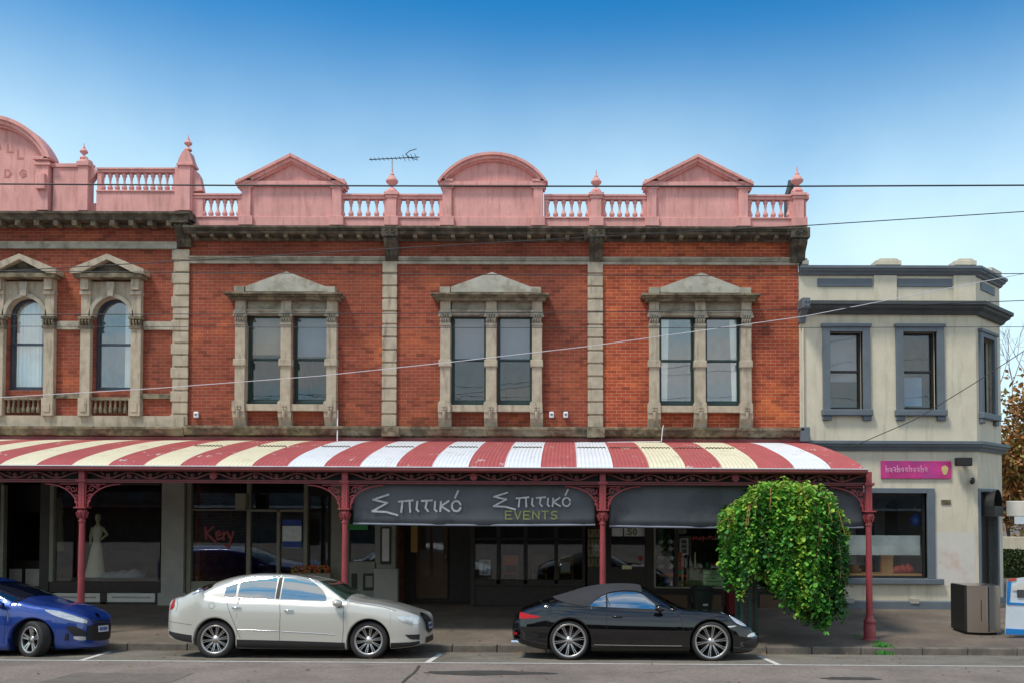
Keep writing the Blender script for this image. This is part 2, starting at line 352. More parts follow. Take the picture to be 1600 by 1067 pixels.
# ---------------------------------------------------------------- ground
YF = 22.95; YP = 18.3; YK = 17.37
XL, XR = -60.0, 60.0
def zroad(y):
    if y > YK - .35: return (YK - y) / .35 * .055
    if y > 14.8: return .055 + (YK - .35 - y) * .074
    return .055 + (YK - .35 - 14.8) * .074 + (14.8 - y) * .03
zK = .139
def zpath(y): return zK + (y - YK - .15) * .03
def strip(name, ys, zf, mat, x0=XL, x1=XR, n=60, dz=0):
    mb = MB(); rows = []
    for y in ys: rows.append([(x0 + (x1 - x0) * i / n, y, zf(y) + dz) for i in range(n + 1)])
    mb.grid(rows, smooth=True); return tag(mb.build(name, mat), kind='structure')
mb = MB(); mb.grid([[(x, y, -.6) for x in (-900, 900)] for y in (-400, 1500)], smooth=False)
tag(mb.build('ground', 'path'), kind='structure')
strip('road', [-30, -10, -2, 4, 8, 11, 13, 14.8], lambda y: zroad(y) if y > -2 else zroad(-2), 'asphalt')
strip('parking_lane', [14.8, 15.5, 16.3, YK - .35], zroad, 'baypave')
strip('gutter_channel', [YK - .35, YK], zroad, 'kerb')
LINE0, LINE1 = 14.80, 14.90
mb = MB(); mb.grid([[(XL + i, y, zroad(y) + .005) for i in range(121)] for y in (LINE0, LINE1)])
tag(mb.build('parking_edge_line', 'paintline'), kind='structure')
for k, (a, b) in enumerate([((668.5, 1032.3), (690.5, 1014.5)), ((1214.7, 1037.4), (1182, 1019)), ((130, 1031), (176, 1014))]):
    mb = MB(); xa = A(a[0], a[1], 14.95)[0]; xb = A(b[0], b[1], 16.75)[0]
    ys = [14.9, 15.4, 16.0, 16.6]
    mb.grid([[(xa + (xb - xa) * (y - 14.9) / 1.8 + d, y, zroad(y) + .005) for d in (-.05, .05)] for y in ys])
    tag(mb.build('parking_bay_mark', 'paintline'), kind='structure')
# tar repairs and cracks
def blob(cx, cy, rx, ry, n=40, seed=1):
    rnd = random.Random(seed); ph = [rnd.uniform(0, 6.3) for _ in range(4)]
    return [(cx + rx * math.cos(t) * (1 + .12 * math.sin(3 * t + ph[0]) + .07 * math.sin(7 * t + ph[1])), cy + ry * math.sin(t) * (1 + .18 * math.sin(4 * t + ph[2]) + .1 * math.sin(9 * t + ph[3]))) for t in [2 * math.pi * k / n for k in range(n)]]
for px, py, rx, ry, sd in ((757, 1048, 1.0, .22, 3), (1330, 1054, .42, .13, 5)):
    Y = (HC - .28) * FPX / (py - 801); X = A(px, py, Y)[0]
    mb = MB(); pts = blob(X, Y, rx, ry, seed=sd); mb.add([(x, y, zroad(y) + .006) for x, y in pts], [tuple(range(len(pts)))], False)
    tag(mb.build('tar_patch', 'patch'), kind='structure')
mb = MB(); pts = []
for px, py in ((655, 1036), (652, 1043), (647, 1050), (640, 1056), (634, 1062), (628, 1070), (615, 1085)):
    Y = (HC - .27) * FPX / (py - 801); pts.append((A(px, py, Y)[0], Y))
mb.grid([[(x + d, y, zroad(y) + .006) for d in (-.022, .022)] for x, y in pts]); tag(mb.build('road_crack', 'patch'), kind='structure')
rc = random.Random(31)
for k in range(5):
    x = (-9.5, -4.2, 1.2, 5.5, 9.2)[k]; y = rc.uniform(10.5, 14.4); pts = []
    a = rc.uniform(-.5, .5)
    for i in range(16): pts.append((x, y)); x += .16 * math.cos(a); y = min(14.7, y + .16 * math.sin(a)); a += rc.gauss(0, .35)
    mb = MB(); mb.grid([[(px_, py_ + d, zroad(py_) + .0045) for d in (-.006, .006)] for px_, py_ in pts]); tag(mb.build('road_crack', 'patch'), kind='structure')
M['oldpatch'] = pm('old_asphalt_patch', (.15, .125, .105), .9, var=.15, scale=5, fine=.25)
for xa, xb, ya, yb in ((-7.4, -5.6, 12.6, 13.5), (6.3, 9.6, 12.2, 12.9)):
    mb = MB(); n = 12; mb.grid([[(xa + (xb - xa) * i / n + .03 * math.sin(i * 2.3 + y), y + .03 * math.sin(i * 1.7), zroad(y) + .004) for i in range(n + 1)] for y in (ya, yb)]); tag(mb.build('road_patch', 'oldpatch'), kind='structure')
# kerb of bluestone blocks, footpath and side street
mb = MB(); x = XL; rk = random.Random(4)
while x < 60:
    w = rk.uniform(.85, 1.25); j = rk.uniform(-.006, .006)
    mb.box(x, x + w - .014, YK + j, YK + .15, -.3, zK + j); x += w
tag(mb.build('kerb', 'kerb', bevel=.02), kind='structure')
strip('footpath', [YK + .13, 19, 21, YF + .4], zpath, 'path', dz=-.004)
XC1 = 11.7
mb = MB(); mb.grid([[(x, y, .32 + (y - YF) * .0) for x in (XC1 - .6, 20, 60)] for y in (YF + .35, 60, 140)], smooth=False)
tag(mb.build('side_street', 'path'), kind='structure')
# fallen leaves
mb = MB(); rl = random.Random(11)
for k in range(420):
    u = rl.random()
    x = rl.uniform(-12, 11); y = rl.choice([rl.gauss(YK - .12, .07), rl.uniform(YK + .2, YF - .3), rl.uniform(15, 17.2), rl.uniform(10, 15)])
    z = (zroad(y) if y < YK else zpath(y)) + .01
    a = rl.uniform(0, 6.3); s = rl.uniform(.02, .045)
    if YK <= y < YK + .02: continue
    c, d = math.cos(a) * s, math.sin(a) * s
    mb.add([(x + c, y + d, z), (x - d * .6, y + c * .6, z + .012), (x - c, y - d, z), (x + d * .6, y - c * .6, z + .008)], [(0, 1, 2, 3)], False, rl.choice([0, 0, 1]))
M['leaf_brown'] = pm('dry_leaf_brown', (.2, .09, .035), .8); M['leaf_ochre'] = pm('dry_leaf_ochre', (.36, .18, .05), .8)
tag(mb.build('fallen_leaves', ['leaf_brown', 'leaf_ochre']), 'dry brown leaves scattered on the road, footpath and gutter', 'leaves', kind='stuff')

# ---------------------------------------------------------------- brick terrace
ZB = -.25
def wall_with_holes(mb, x0, x1, z0, z1, holes, y0, y1):
    # holes: (hx0,hx1,hz0,hz1), sorted by x, same row
    x = x0
    for hx0, hx1, hz0, hz1 in holes:
        mb.box(x, hx0, y0, y1, z0, z1); mb.box(hx0, hx1, y0, y1, z0, hz0); mb.box(hx0, hx1, y0, y1, hz1, z1); x = hx1
    mb.box(x, x1, y0, y1, z0, z1)
def quoins(root, pxl, pxr, dxz=0, alt=False, y0=408, y1=668, n=13, wpx=25):
    mb = MB(); xa, za = A(pxl, 520, YF - .07)
    xb, _ = A(pxr, 520, YF - .07)
    zt = A(930, y0, YF - .07)[1]; zb = A(930, y1, YF - .07)[1]; h = (zt - zb) / n
    mb.box(xa + .025, xb - .025, YF - .04, YF, zb, zt)
    for i in range(n):
        e = .07 if (alt and i % 2) else 0
        mb.box(xa + e, xb - (0 if alt else 0), YF - .075 - .004 * (i % 2), YF - .03, zb + i * h + .022, zb + (i + 1) * h - .022)
    mb.build('quoin_pilaster', 'stone', root, bevel=.012)
def console(root, x0, x1, zc0, zc1, zs, depth, mat='grime'):
    """scrolled corner bracket below the cornice: x0..x1, block zc0..zc1 (top), shaft down to zs"""
    mb = MB()
    mb.box(x0 - .05, x1 + .05, YF - depth - .06, YF, zc0, zc1)
    pr = []
    for k in range(13):
        t = k / 12; z = zc0 - t * (zc0 - zs)
        d = depth * (.95 - .72 * (1 - math.cos(t * math.pi)) / 2) + .03 * math.sin(t * 9)
        pr.append((YF - max(.1, d), z))
    mb.prof(pr + [(YF, zs), (YF, zc0)], x0, x1)
    for f in (.18, .5, .82):        # flutes
        xx = x0 + (x1 - x0) * f
        mb.prof([(y - .02, z) for y, z in pr[:-1]] + [(YF - .05, pr[-2][1]), (YF - .05, zc0)], xx - .03, xx + .03)
    for f in (.28, .72):            # two rosettes on the block
        xx = x0 + (x1 - x0) * f; zz = (zc0 + zc1) / 2
        for k in range(6):
            a = k * math.pi / 3; mb.box(xx + .045 * math.cos(a) - .018, xx + .045 * math.cos(a) + .018, YF - depth - .085, YF - depth - .055, zz + .045 * math.sin(a) - .018, zz + .045 * math.sin(a) + .018)
    mb.build('console_bracket', mat, root, bevel=.012)
def cornice(root, xa, xb, refy, dx=0, nd=11, name='cornice', scale=1.0):
    """grimy projecting cornice; refy = photo rows (top, bottom of mouldings, bottom of brackets, bottom of soffit band)"""
    t, b, d, s = refy; Y0 = YF - .42
    zt = A(1090, t, Y0)[1]; zb_ = A(1090, b, Y0)[1]; zd = A(1090, d, Y0 + .05)[1]; zs = A(1090, s, YF)[1]
    mb = MB(); h = zt - zb_
    pr = [(YF, zt), (Y0 - .03, zt), (Y0 - .03, zt - h * .28), (Y0 + .02, zt - h * .34), (Y0 + .02, zt - h * .5), (Y0 + .05, zt - h * .62), (Y0 + .02, zt - h * .7), (Y0 + .06, zb_), (YF - .1, zb_), (YF - .1, zb_ - .05), (YF - .05, zb_ - .1), (YF - .05, zs), (YF, zs)]
    mb.prof(pr, xa, xb)
    o = mb.build(name, 'grime', root)
    for i in range(nd):
        x = xa + (xb - xa) * (i + .5) / nd
        m2 = MB(); m2.box(x - .05, x + .05, Y0 + .08, YF - .04, zd, zb_ + .002); m2.build('cornice_modillion', 'ledge', root)
def baluster_mesh(h):
    mb = MB(); r = [(.045, 0), (.06, 0), (.06, .04), (.035, .06), (.05, .1), (.068, .17), (.07, .22), (.055, .3), (.032, .4), (.026, .5), (.028, .62), (.04, .68), (.03, .72), (.05, .8), (.06, .86), (.06, 1.0), (.045, 1.0)]
    mb.lathe([(a, z * h) for a, z in r], 0, 0, 12); return mb
BAL = {}
def balusters(root, xa, xb, z0, z1, n, Y, half=True):
    key = round(z1 - z0, 2)
    for i in range(n):
        x = xa + (xb - xa) * (i / (n - 1) if half else (i + .5) / n)
        if key not in BAL:
            o = baluster_mesh(z1 - z0).build('baluster', 'pink', None, world=False); BAL[key] = o; place(o, root, (x, Y, z0))
        else: inst(BAL[key], root, (x, Y, z0))
def finial(root, px, pyb, pyt, Y, name='finial', s=1.0):
    X, zb = A(px, pyb, Y); zt = A(px, pyt, Y)[1]; h = zt - zb
    mb = MB()
    pr = [(.24, 0), (.24, .04), (.2, .1), (.13, .17), (.07, .19), (.05, .23), (.06, .25), (.13, .31), (.235, .4), (.25, .44), (.25, .47), (.2, .52), (.16, .6), (.09, .66), (.06, .68), (.1, .71), (.05, .74), (.035, .85), (.012, 1)]
    mb.lathe([(r * h * .95, z * h) for r, z in pr], 0, 0, 18)
    o = mb.build(name, 'pink', None, world=False); place(o, root, (X, Y, zb)); return o
YPAR = YF - .02
def rail_bit(root, xa, xb, zs, nb, half=True, ends=(.1, .1)):
    """parapet balustrade: zs = (top of rail, under rail, top of plinth, bottom)"""
    zt, zr, zp, z0 = zs; mb = MB()
    mb.box(xa, xb, YPAR - .12, YPAR + .12, zt - .05, zt); mb.box(xa, xb, YPAR - .09, YPAR + .09, zr, zt - .05)
    mb.box(xa, xb, YPAR - .1, YPAR + .12, z0, zp)
    mb.box(xa, xb, YPAR - .13, YPAR + .12, zp - .03, zp + .01)
    if ends[0]: mb.box(xa, xa + ends[0], YPAR - .07, YPAR + .07, zp + .01, zr)
    if ends[1]: mb.box(xb - ends[1], xb, YPAR - .07, YPAR + .07, zp + .01, zr)
    mb.build('balustrade_rail', 'pink', root, bevel=.006)
    balusters(root, xa + ends[0], xb - ends[1], zp + .01, zr, nb, YPAR, half)
def pedestal(root, xa, xb, zs, capz=None):
    zt, zr, zp, z0 = zs; mb = MB(); w = .055
    mb.box(xa - w, xb + w, YPAR - .2, YPAR + .14, z0, zp); mb.box(xa, xb, YPAR - .16, YPAR + .13, zp, zr)
    mb.box(xa - .03, xb + .03, YPAR - .18, YPAR + .13, zr, zt - .05); mb.box(xa - w - .01, xb + w + .01, YPAR - .21, YPAR + .14, zt - .05, zt + .03)
    mb.box(xa + .02, xb - .02, YPAR - .12, YPAR + .1, zt + .03, zt + .1)
    mb.build('parapet_pedestal', 'pink', root, bevel=.01)
def arch_pts(cx, z0, hw, rise, n=28):
    Rr = (hw * hw + rise * rise) / (2 * rise); a = math.asin(min(1, hw / Rr))
    return [(cx + Rr * math.sin(t), z0 + rise - Rr + Rr * math.cos(t)) for t in [a - 2 * a * k / n for k in range(n + 1)]]
def pediment(root, zs, dx, kind):
    zt, zr, zp, z0 = zs; Y = YPAR; dx = {0: 0}.get(dx, dx + .09 * (-dx / 5.3))
    q = lambda px, py, yy=YPAR - .1: (A(px, py, yy)[0] + dx, A(px, py, yy)[1])
    xl, xr = q(1011, 320)[0], q(1168, 320)[0]; pw = q(1025.5, 320)[0] - xl
    ze0 = q(1090, 293)[1]; ze1 = q(1090, 287)[1]
    mb = MB()
    mb.box(xl + pw, xr - pw, Y - .1, Y + .15, zp, ze0)                   # panel
    mb.box(xl + pw - .05, xr - pw + .05, Y - .13, Y + .15, z0, zp)
    for a in (xl, xr - pw):
        mb.box(a, a + pw, Y - .17, Y + .15, zp, ze0); mb.box(a - .06, a + pw + .06, Y - .2, Y + .16, z0, zp); mb.box(a - .05, a + pw + .05, Y - .19, Y + .15, ze0 - .06, ze0)
    mb.build('pediment_panel', 'pink', root, bevel=.008)
    mb = MB(); zx0, zx1 = q(1003.5, 290)[0], q(1175.5, 290)[0]
    mb.box(zx0 + .05, zx1 - .05, Y - .22, Y + .15, ze0, ze1)
    zf = q(1090, 283.5)[1]
    mb.box(zx0 + .05, zx0 + .4, Y - .24, Y + .15, ze1, zf); mb.box(zx1 - .4, zx1 - .05, Y - .24, Y + .15, ze1, zf)
    mb.build('pediment_entablature', 'pink', root, bevel=.006)
    cx = (zx0 + zx1) / 2
    if kind == 'gable':
        za = q(1090, 240.7, YPAR - .3)[1]; ze = q(1090, 287, YPAR - .2)[1]; th = .15
        m = MB()
        m.xz([(zx0 + .25, ze1), (zx1 - .25, ze1), (cx, za - .12)], Y - .1, Y + .12)
        m.build('tympanum', 'pink', root)
        for t0, t1, yf in ((0, .07, Y - .3), (.06, .15, Y - .24), (.14, .19, Y - .18)):
            m = MB()
            sl = (za - ze) / (cx - zx0)
            for sgn, xe in ((1, zx0), (-1, zx1)):
                xe2 = xe + sgn * t0 * .6
                m.xz([(xe2, ze - t0 * .4 - .0), (cx, za - t0 * 1.12), (cx, za - t1 * 1.12), (xe2 + sgn * .0, ze - t1)] , yf, Y + .14)
            m.build('raking_cornice', 'pink', root)
    else:
        za = q(1090, 238, YPAR - .3)[1]; ze = q(1090, 286, YPAR - .2)[1]; hw = (zx1 - zx0) / 2
        m = MB(); m.xz(arch_pts(cx, ze1, hw - .22, za - ze1 - .16), Y - .1, Y + .12); m.build('tympanum', 'pink', root)
        for t0, t1, yf in ((0, .07, Y - .3), (.06, .15, Y - .24), (.14, .19, Y - .18)):
            m = MB(); o = arch_pts(cx, ze, hw - t0, za - ze - t0); i_ = arch_pts(cx, ze, hw - t1, za - ze - t1)
            k = len(o)
            v = [(x, yf, z) for x, z in o] + [(x, yf, z) for x, z in i_] + [(x, Y + .14, z) for x, z in o] + [(x, Y + .14, z) for x, z in i_]
            f = []
            for j in range(k - 1): f += [(j, j + 1, k + j + 1, k + j), (2 * k + j, 3 * k + j, 3 * k + j + 1, 2 * k + j + 1), (j, 2 * k + j, 2 * k + j + 1, j + 1), (k + j, k + j + 1, 3 * k + j + 1, 3 * k + j)]
            f += [(0, k, 3 * k, 2 * k), (k - 1, 3 * k - 1, 4 * k - 1, 2 * k - 1)]
            m.add(v, f, False); m.build('arched_cornice', 'pink', root)
    return
YW = YF + .16     # plane of the window sashes
def sash_window(root, x0, x1, z0, z1, mat='sash', curtain=None, railf=.5, glass='glass_up'):
    mb = MB(); t = .065
    mb.box(x0, x0 + t, YW - .06, YW + .06, z0, z1); mb.box(x1 - t, x1, YW - .06, YW + .06, z0, z1)
    mb.box(x0 + t, x1 - t, YW - .06, YW + .06, z1 - t, z1); mb.box(x0 + t, x1 - t, YW - .08, YW + .06, z0, z0 + .1)
    fr = mb.build('window_frame', mat, root, bevel=.006)
    zm = z0 + (z1 - z0) * railf; g = .045
    mb = MB()
    for (a, b, yy) in ((z0 + .1, zm + .02, YW + .015), (zm - .02, z1 - t, YW - .02)):
        mb.box(x0 + t, x0 + t + g, yy - .02, yy + .02, a, b); mb.box(x1 - t - g, x1 - t, yy - .02, yy + .02, a, b)
        mb.box(x0 + t + g, x1 - t - g, yy - .02, yy + .02, a, a + .05); mb.box(x0 + t + g, x1 - t - g, yy - .02, yy + .02, b - .05, b)
    mb.build('sash', mat, fr)
    for nm, a, b, yy in (('pane', z0 + .15, zm - .03, YW + .015), ('pane', zm + .03, z1 - t - .05, YW - .02)):
        m = MB(); m.box(x0 + t + g, x1 - t - g, yy - .004, yy + .004, a, b); m.build(nm, glass, fr)
    m = MB()       # room behind, open to the front
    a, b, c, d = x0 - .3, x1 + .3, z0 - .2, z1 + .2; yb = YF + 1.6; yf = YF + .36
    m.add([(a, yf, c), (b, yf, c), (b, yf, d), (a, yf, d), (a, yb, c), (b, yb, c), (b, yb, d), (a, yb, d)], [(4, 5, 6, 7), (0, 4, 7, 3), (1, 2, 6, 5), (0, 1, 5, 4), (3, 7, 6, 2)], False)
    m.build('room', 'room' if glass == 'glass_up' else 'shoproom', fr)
    for kind, u0, u1, v0, v1 in (curtain or []):
        m = MB(); xa, xb = x0 + (x1 - x0) * u0, x0 + (x1 - x0) * u1; za, zb_ = z0 + (z1 - z0) * v0, z0 + (z1 - z0) * v1
        if kind.startswith('drape'):
            n = 26; lean = .1 if kind == 'drape_r' else -.06
            rows = []
            for j in range(9):
                tt = j / 8; z = za + (zb_ - za) * tt
                w0, w1 = xa, xb
                if kind == 'drape_l': w1 = xb - .1 * (1 - tt) * 0 + .05 * tt
                if kind == 'drape_r': w0 = xa - .07 * tt * 0 + .06 * (1 - tt)
                rows.append([(w0 + (w1 - w0) * i / n, YF + .235 + .022 * math.sin(i * 1.55 + tt), z) for i in range(n + 1)])
            m.grid(rows); m.build('curtain', 'curtain', fr)
        else:
            m.box(xa, xb, YF + .27, YF + .275, za, zb_); m.build('roller_blind', kind, fr)
    return fr
def twin_window(root, dx, curtains, rail=(.5, .5), glass='glass_up'):
    """stone aedicule with two sashes, pilasters, leaf capitals, entablature and low gable"""
    Yp = YF - .16
    q = lambda px, py, yy=Yp: (A(px, py, yy)[0] + dx, A(px, py, yy)[1])
    def b(mb, x0, y0, x1, y1, Y0, Y1=YF, e=0):
        xa = q(x0, (y0 + y1) / 2, Y0)[0]; xb = q(x1, (y0 + y1) / 2, Y0)[0]; mb.box(xa, xb, Y0, Y1, q(1090, y1, Y0)[1], q(1090, y0, Y0)[1])
    cols = [(1014.6, 1030.4), (1086.4, 1102.8), (1158.7, 1174.5)]
    sur = thing  # naming only
    shafts = []
    for a, c in cols:
        mb = MB(); b(mb, a, 509, c, 628, Yp, YF + .1)
        s0 = mb.build('window_pilaster', 'stone', root, bevel=.01); shafts.append(s0)
        mb = MB(); b(mb, a - 2, 562.6, c + 2, 573.5, Yp - .04)
        mb.build('pilaster_band', 'stone', s0, bevel=.015)
    # capitals
    for s0, (a, c) in zip(shafts, cols):
        m = MB(); b(m, a - .5, 505.5, c + .5, 509.5, Yp - .03); b(m, a - 2, 489, c + 2, 493, Yp - .06)
        xa, xb = q(a, 500)[0], q(c, 500)[0]; z0 = q(1090, 505.5)[1]; z1 = q(1090, 493)[1]; cx = (xa + xb) / 2; w = (xb - xa) / 2
        m.box(xa + .02, xb - .02, Yp, YF, z0, z1)
        rnd = random.Random(3)
        for row in range(2):
            for k in range(4):
                xx = xa + (k + .5 * (row + .6)) * (xb - xa) / 4.3
                if xx > xb: continue
                zz = z0 + row * (z1 - z0) * .45
                m.tube([(xx, Yp, zz), (xx, Yp - .03, zz + .05), (xx + .008, Yp - .06, zz + .09), (xx, Yp - .045, zz + .1)], [.02, .026, .022, .012], 6)
        for sgn in (-1, 1):
            xx = cx + sgn * (w + .01); m.tube([(xx - sgn * .05, Yp - .03, z1 - .07), (xx, Yp - .06, z1 - .02), (xx + sgn * .02, Yp - .06, z1 - .05), (xx + sgn * .005, Yp - .06, z1 - .07)], [.02, .028, .026, .02], 8)
        m.build('capital', 'string', s0)
    # entablature
    mb = MB()
    b(mb, 1031, 470, 1158, 485.6, Yp + .1, YF + .1); b(mb, 1031, 485.4, 1158, 488.5, Yp + .02, YF + .1); b(mb, 1031, 488.3, 1158, 493.5, Yp + .05, YF + .15)
    ent = mb.build('window_entablature', 'string', root, bevel=.006)
    for a, c in cols:
        mb = MB(); b(mb, a, 469, c, 486, Yp - .02); b(mb, a - 1, 485.5, c + 1, 489.2, Yp - .05)
        mb.build('entablature_block', 'stone', ent, bevel=.008)
    mb = MB(); b(mb, 1002.5, 458.7, 1189.2, 461.6, Yp - .3); b(mb, 1005, 461.6, 1186.5, 464.6, Yp - .24); b(mb, 1009, 464.6, 1182, 470.2, Yp - .16)
    mb.build('window_cornice', 'ledge', root, bevel=.008)
    mb = MB(); z0 = q(1090, 459)[1]; cx = q(1094.3, 440)[0]
    Yg = Yp - .08
    mb.xz([(q(1030.7, 1, Yg)[0], z0), (q(1157.5, 1, Yg)[0], z0), (q(1157.5, 1, Yg)[0], q(1090, 450.5, Yg)[1]), (q(1104, 1, Yg)[0], q(1090, 430, Yg)[1]), (q(1094.3, 1, Yg)[0], q(1090, 426.5, Yg)[1]), (q(1084, 1, Yg)[0], q(1090, 430, Yg)[1]), (q(1030.7, 1, Yg)[0], q(1090, 449.6, Yg)[1])], Yg, YF)
    mb.build('window_pediment', 'stone_pale', root, bevel=.008)
    for u in (1014.7, 1157.6): mb = MB(); b(mb, u, 449.5, u + 16, 459, Yg - .02); mb.build('pediment_end_block', 'string', root, bevel=.008)
    # feet, sill
    for a, c in cols:
        m1 = MB()
        b(m1, a - 2, 629.5, c + 2, 645, Yp - .07); b(m1, a - .8, 627.6, c + .8, 629.6, Yp - .04)
        xa, xb = q(a - 2, 655)[0], q(c + 2, 655)[0]; zt = q(1090, 645, Yp - .07)[1]; zb_ = q(1090, 668, YF - .1)[1]
        m1.prof([(YF - .21, zt), (YF - .2, zt - .14), (YF - .13, zt - .27), (YF - .1, zb_), (YF, zb_), (YF, zt)], xa, xb)
        xc = (xa + xb) / 2
        for kx in (-.035, .035):
            for kz in (-.05, .02): m1.box(xc + kx - .025, xc + kx + .025, Yp - .1, Yp - .06, zt + .12 + kz - .02, zt + .12 + kz + .025)
        m1.tube([(xc, Yp - .09, zt + .02), (xc, Yp - .1, zt - .1), (xc, Yp - .07, zt - .2)], [.05, .04, .012], 8)
        m1.build('sill_bracket', 'stone', root, bevel=.012)
    for u, w in ((1031, 1085), (1104, 1157.5)): mb = MB(); b(mb, u, 633.5, w, 644, Yp - .02, YF + .12); mb.build('window_sill', 'stone', root, bevel=.01)
    zb_, zt = q(1090, 632, YW)[1], q(1090, 494, YW)[1]
    zb_ = q(1090, 633, Yp)[1] + .0; zt = q(1090, 491, YF)[1]
    for i, ((a, c), cu) in enumerate((((1030.4, 1086.4), curtains[0]), ((1102.8, 1158.7), curtains[1]))):
        sash_window(root, q(a, 560)[0] - .03, q(c, 560)[0] + .04, zb_, zt, 'sash', cu, rail[i], glass)
    return q(1028, 560, YF)[0], q(1161, 560, YF)[0], zb_, zt
ZS = [A(1090, y, YPAR - .12)[1] for y in (304, 311.5, 340.4, 354.8)]    # parapet rows
ZTOP = A(1090, 354.8, YF - .42)[1]
def plinth_course(root, xa, xb, y0=667.5, y1=681, ref=1090):
    zt = A(ref, y0, YF - .3)[1]; zb_ = A(ref, y1, YF - .3)[1]; h = zt - zb_; mb = MB()
    mb.prof([(YF, zt + .02), (YF - .3, zt), (YF - .3, zt - h * .3), (YF - .26, zt - h * .4), (YF - .24, zt - h * .8), (YF - .2, zb_), (YF - .08, zb_ - .02), (YF - .08, zb_ - .22), (YF, zb_ - .22)], xa, xb)
    mb.build('plinth_course', 'ledge', root, bevel=.008)
ZV = A(1090, 684, YF)[1]     # head of the brick wall above the verandah
def shell(root, xa, xb, zt, ystart=YF + .36, depth=11, mat='brick_side', right=True):
    mb = MB(); mb.box(xa, xa + .2, ystart, ystart + depth, ZB, zt); mb.box(xb - .2, xb, ystart, ystart + depth, ZB, zt)
    mb.box(xa + .2, xb - .2, ystart + depth - .2, ystart + depth, ZB, zt - .2); mb.build('side_wall', mat, root)
    mb = MB(); mb.box(xa + .2, xb - .2, ystart, ystart + depth - .2, zt - .5, zt - .4); mb.build('roof', 'black', root)
def terrace_bay(dx, kind, label, curtains, xl, xr, railf=(.5, .5), right_end=False):
    root = thing('terrace_shop', label, 'shop building', (xl, YF, ZB), 'row of red brick terrace shops')
    r = twin_window(root, dx, curtains, railf, 'glass_up' if right_end else 'glass_dark')
    zbr = A(1090, 378, YF)[1]
    mb = MB(); wall_with_holes(mb, xl, xr, ZV - .3, zbr + .3, [(r[0], (r[0] + r[1]) / 2 - .12, r[2], r[3]), ((r[0] + r[1]) / 2 + .12, r[1], r[2], r[3])], YF, YF + .35)
    mb.build('brick_wall', 'brick' if right_end else 'brick_b', root)
    cornice(root, xl - .0, xr + (.1 if right_end else 0), (354.8, 366, 371.5, 378.5), nd=11)
    mb = MB(); za, zb_ = A(1090, 402.3, YF - .1)[1], A(1090, 413.2, YF - .1)[1]; h = za - zb_
    mb.prof([(YF, za + .02), (YF - .1, za), (YF - .1, za - h * .15), (YF - .06, za - h * .3), (YF - .08, za - h * .45), (YF - .04, za - h * .52), (YF - .04, za - h * .62), (YF - .07, za - h * .7), (YF - .06, zb_), (YF, zb_)], xl, xr)
    mb.build('string_course', 'string', root)
    plinth_course(root, xl, xr + (.05 if right_end else 0))
    pediment(root, ZS, dx, kind)
    mb = MB(); mb.box(xl + .002, xr - .002, YPAR + .16, YPAR + .34, ZTOP - .6, ZS[3] + .02); mb.build('parapet_kerb', 'pink', root)
    shell(root, xl, xr, ZTOP)
    return root
Xw = lambda px: A(px, 427, YF - .16)[0]
DX2 = Xw(768) - Xw(1094.3); DX1 = Xw(447.7) - Xw(1094.3)
xp = lambda px, py=320: A(px, py, YPAR - .12)[0]
X3a, X3b = A(930.5, 520, YF)[0], A(1248, 520, YF)[0]
X2a = A(607, 520, YF)[0]; X1a = A(295, 520, YF)[0]
sharp = terrace_bay(0, 'gable', 'terrace shop with pink gabled parapet and white curtains, beside the cream corner building', ([('drape_l', 0.02, .27, 0, 1)], [('drape_r', .72, .98, 0, 1)]), X3a, X3b, right_end=True)
arched = terrace_bay(DX2, 'arch', 'red brick terrace shop with a rounded pink parapet top between two gabled ones', ([('blind', 0, 1, .5, 1)], [('blind', 0, 1, .52, 1)]), X2a, X3a)
gabled = terrace_bay(DX1, 'gable', 'terrace shop with pink gabled parapet, beside the taller building with arched windows', ([('blind_tan', 0, 1, .56, 1)], [('blind', 0, 1, .54, 1)]), X1a, X2a)
# party pilasters: bottom rows shared
for root, pl, pr_ in ((sharp, 918.3, 942.3), (arched, 597, 620)):
    quoins(root, pl, pr_)
    xa, xb = A(pl + 3, 390, YF - .3)[0], A(pr_, 390, YF - .3)[0]
    console(root, xa, xb, A(930, 369.5, YF - .45)[1], A(930, 353.5, YF - .45)[1], A(930, 409, YF - .1)[1], .38)
    mb = MB(); mb.box(A(pl - 1, 675, YF - .36)[0], A(pr_ + 3, 675, YF - .36)[0], YF - .36, YF, A(930, 682.5, YF - .36)[1], A(930, 667.5, YF - .36)[1]); mb.build('pilaster_base', 'ledge', root, bevel=.012)
xa, xb = A(1238, 390, YF - .3)[0], A(1261, 390, YF - .3)[0]
console(sharp, xa, xb, A(1250, 371, YF - .45)[1], A(1250, 355, YF - .45)[1], A(1250, 411, YF - .1)[1], .38)
# right end: return of parapet
pedestal(sharp, xp(923.6), xp(939.7), ZS); pedestal(sharp, xp(1239.5), xp(1256), ZS)
mb = MB(); mb.box(xp(1257.5), xp(1260), YPAR - .1, YPAR + 1.2, ZS[2], ZS[1]); mb.box(xp(1256), xp(1264), YPAR - .15, YPAR + 1.2, ZS[1], ZS[0]); mb.box(xp(1256), xp(1261), YPAR - .15, YPAR + 1.2, ZS[3], ZS[2]); mb.build('parapet_return', 'pink', sharp)
pedestal(arched, xp(604.5), xp(619.5), ZS)
finial(sharp, 931.5, 301, 266, YPAR); finial(sharp, 1245.5, 301, 261, YPAR); finial(arched, 612.5, 302, 262, YPAR)
rail_bit(sharp, xp(939), xp(1012), ZS, 6, ends=(.09, .12)); rail_bit(sharp, xp(1166), xp(1240), ZS, 6, ends=(.12, .1))
rail_bit(arched, xp(850), xp(924), ZS, 6, ends=(.09, .09)); rail_bit(arched, xp(618), xp(692), ZS, 6, ends=(.09, .09))
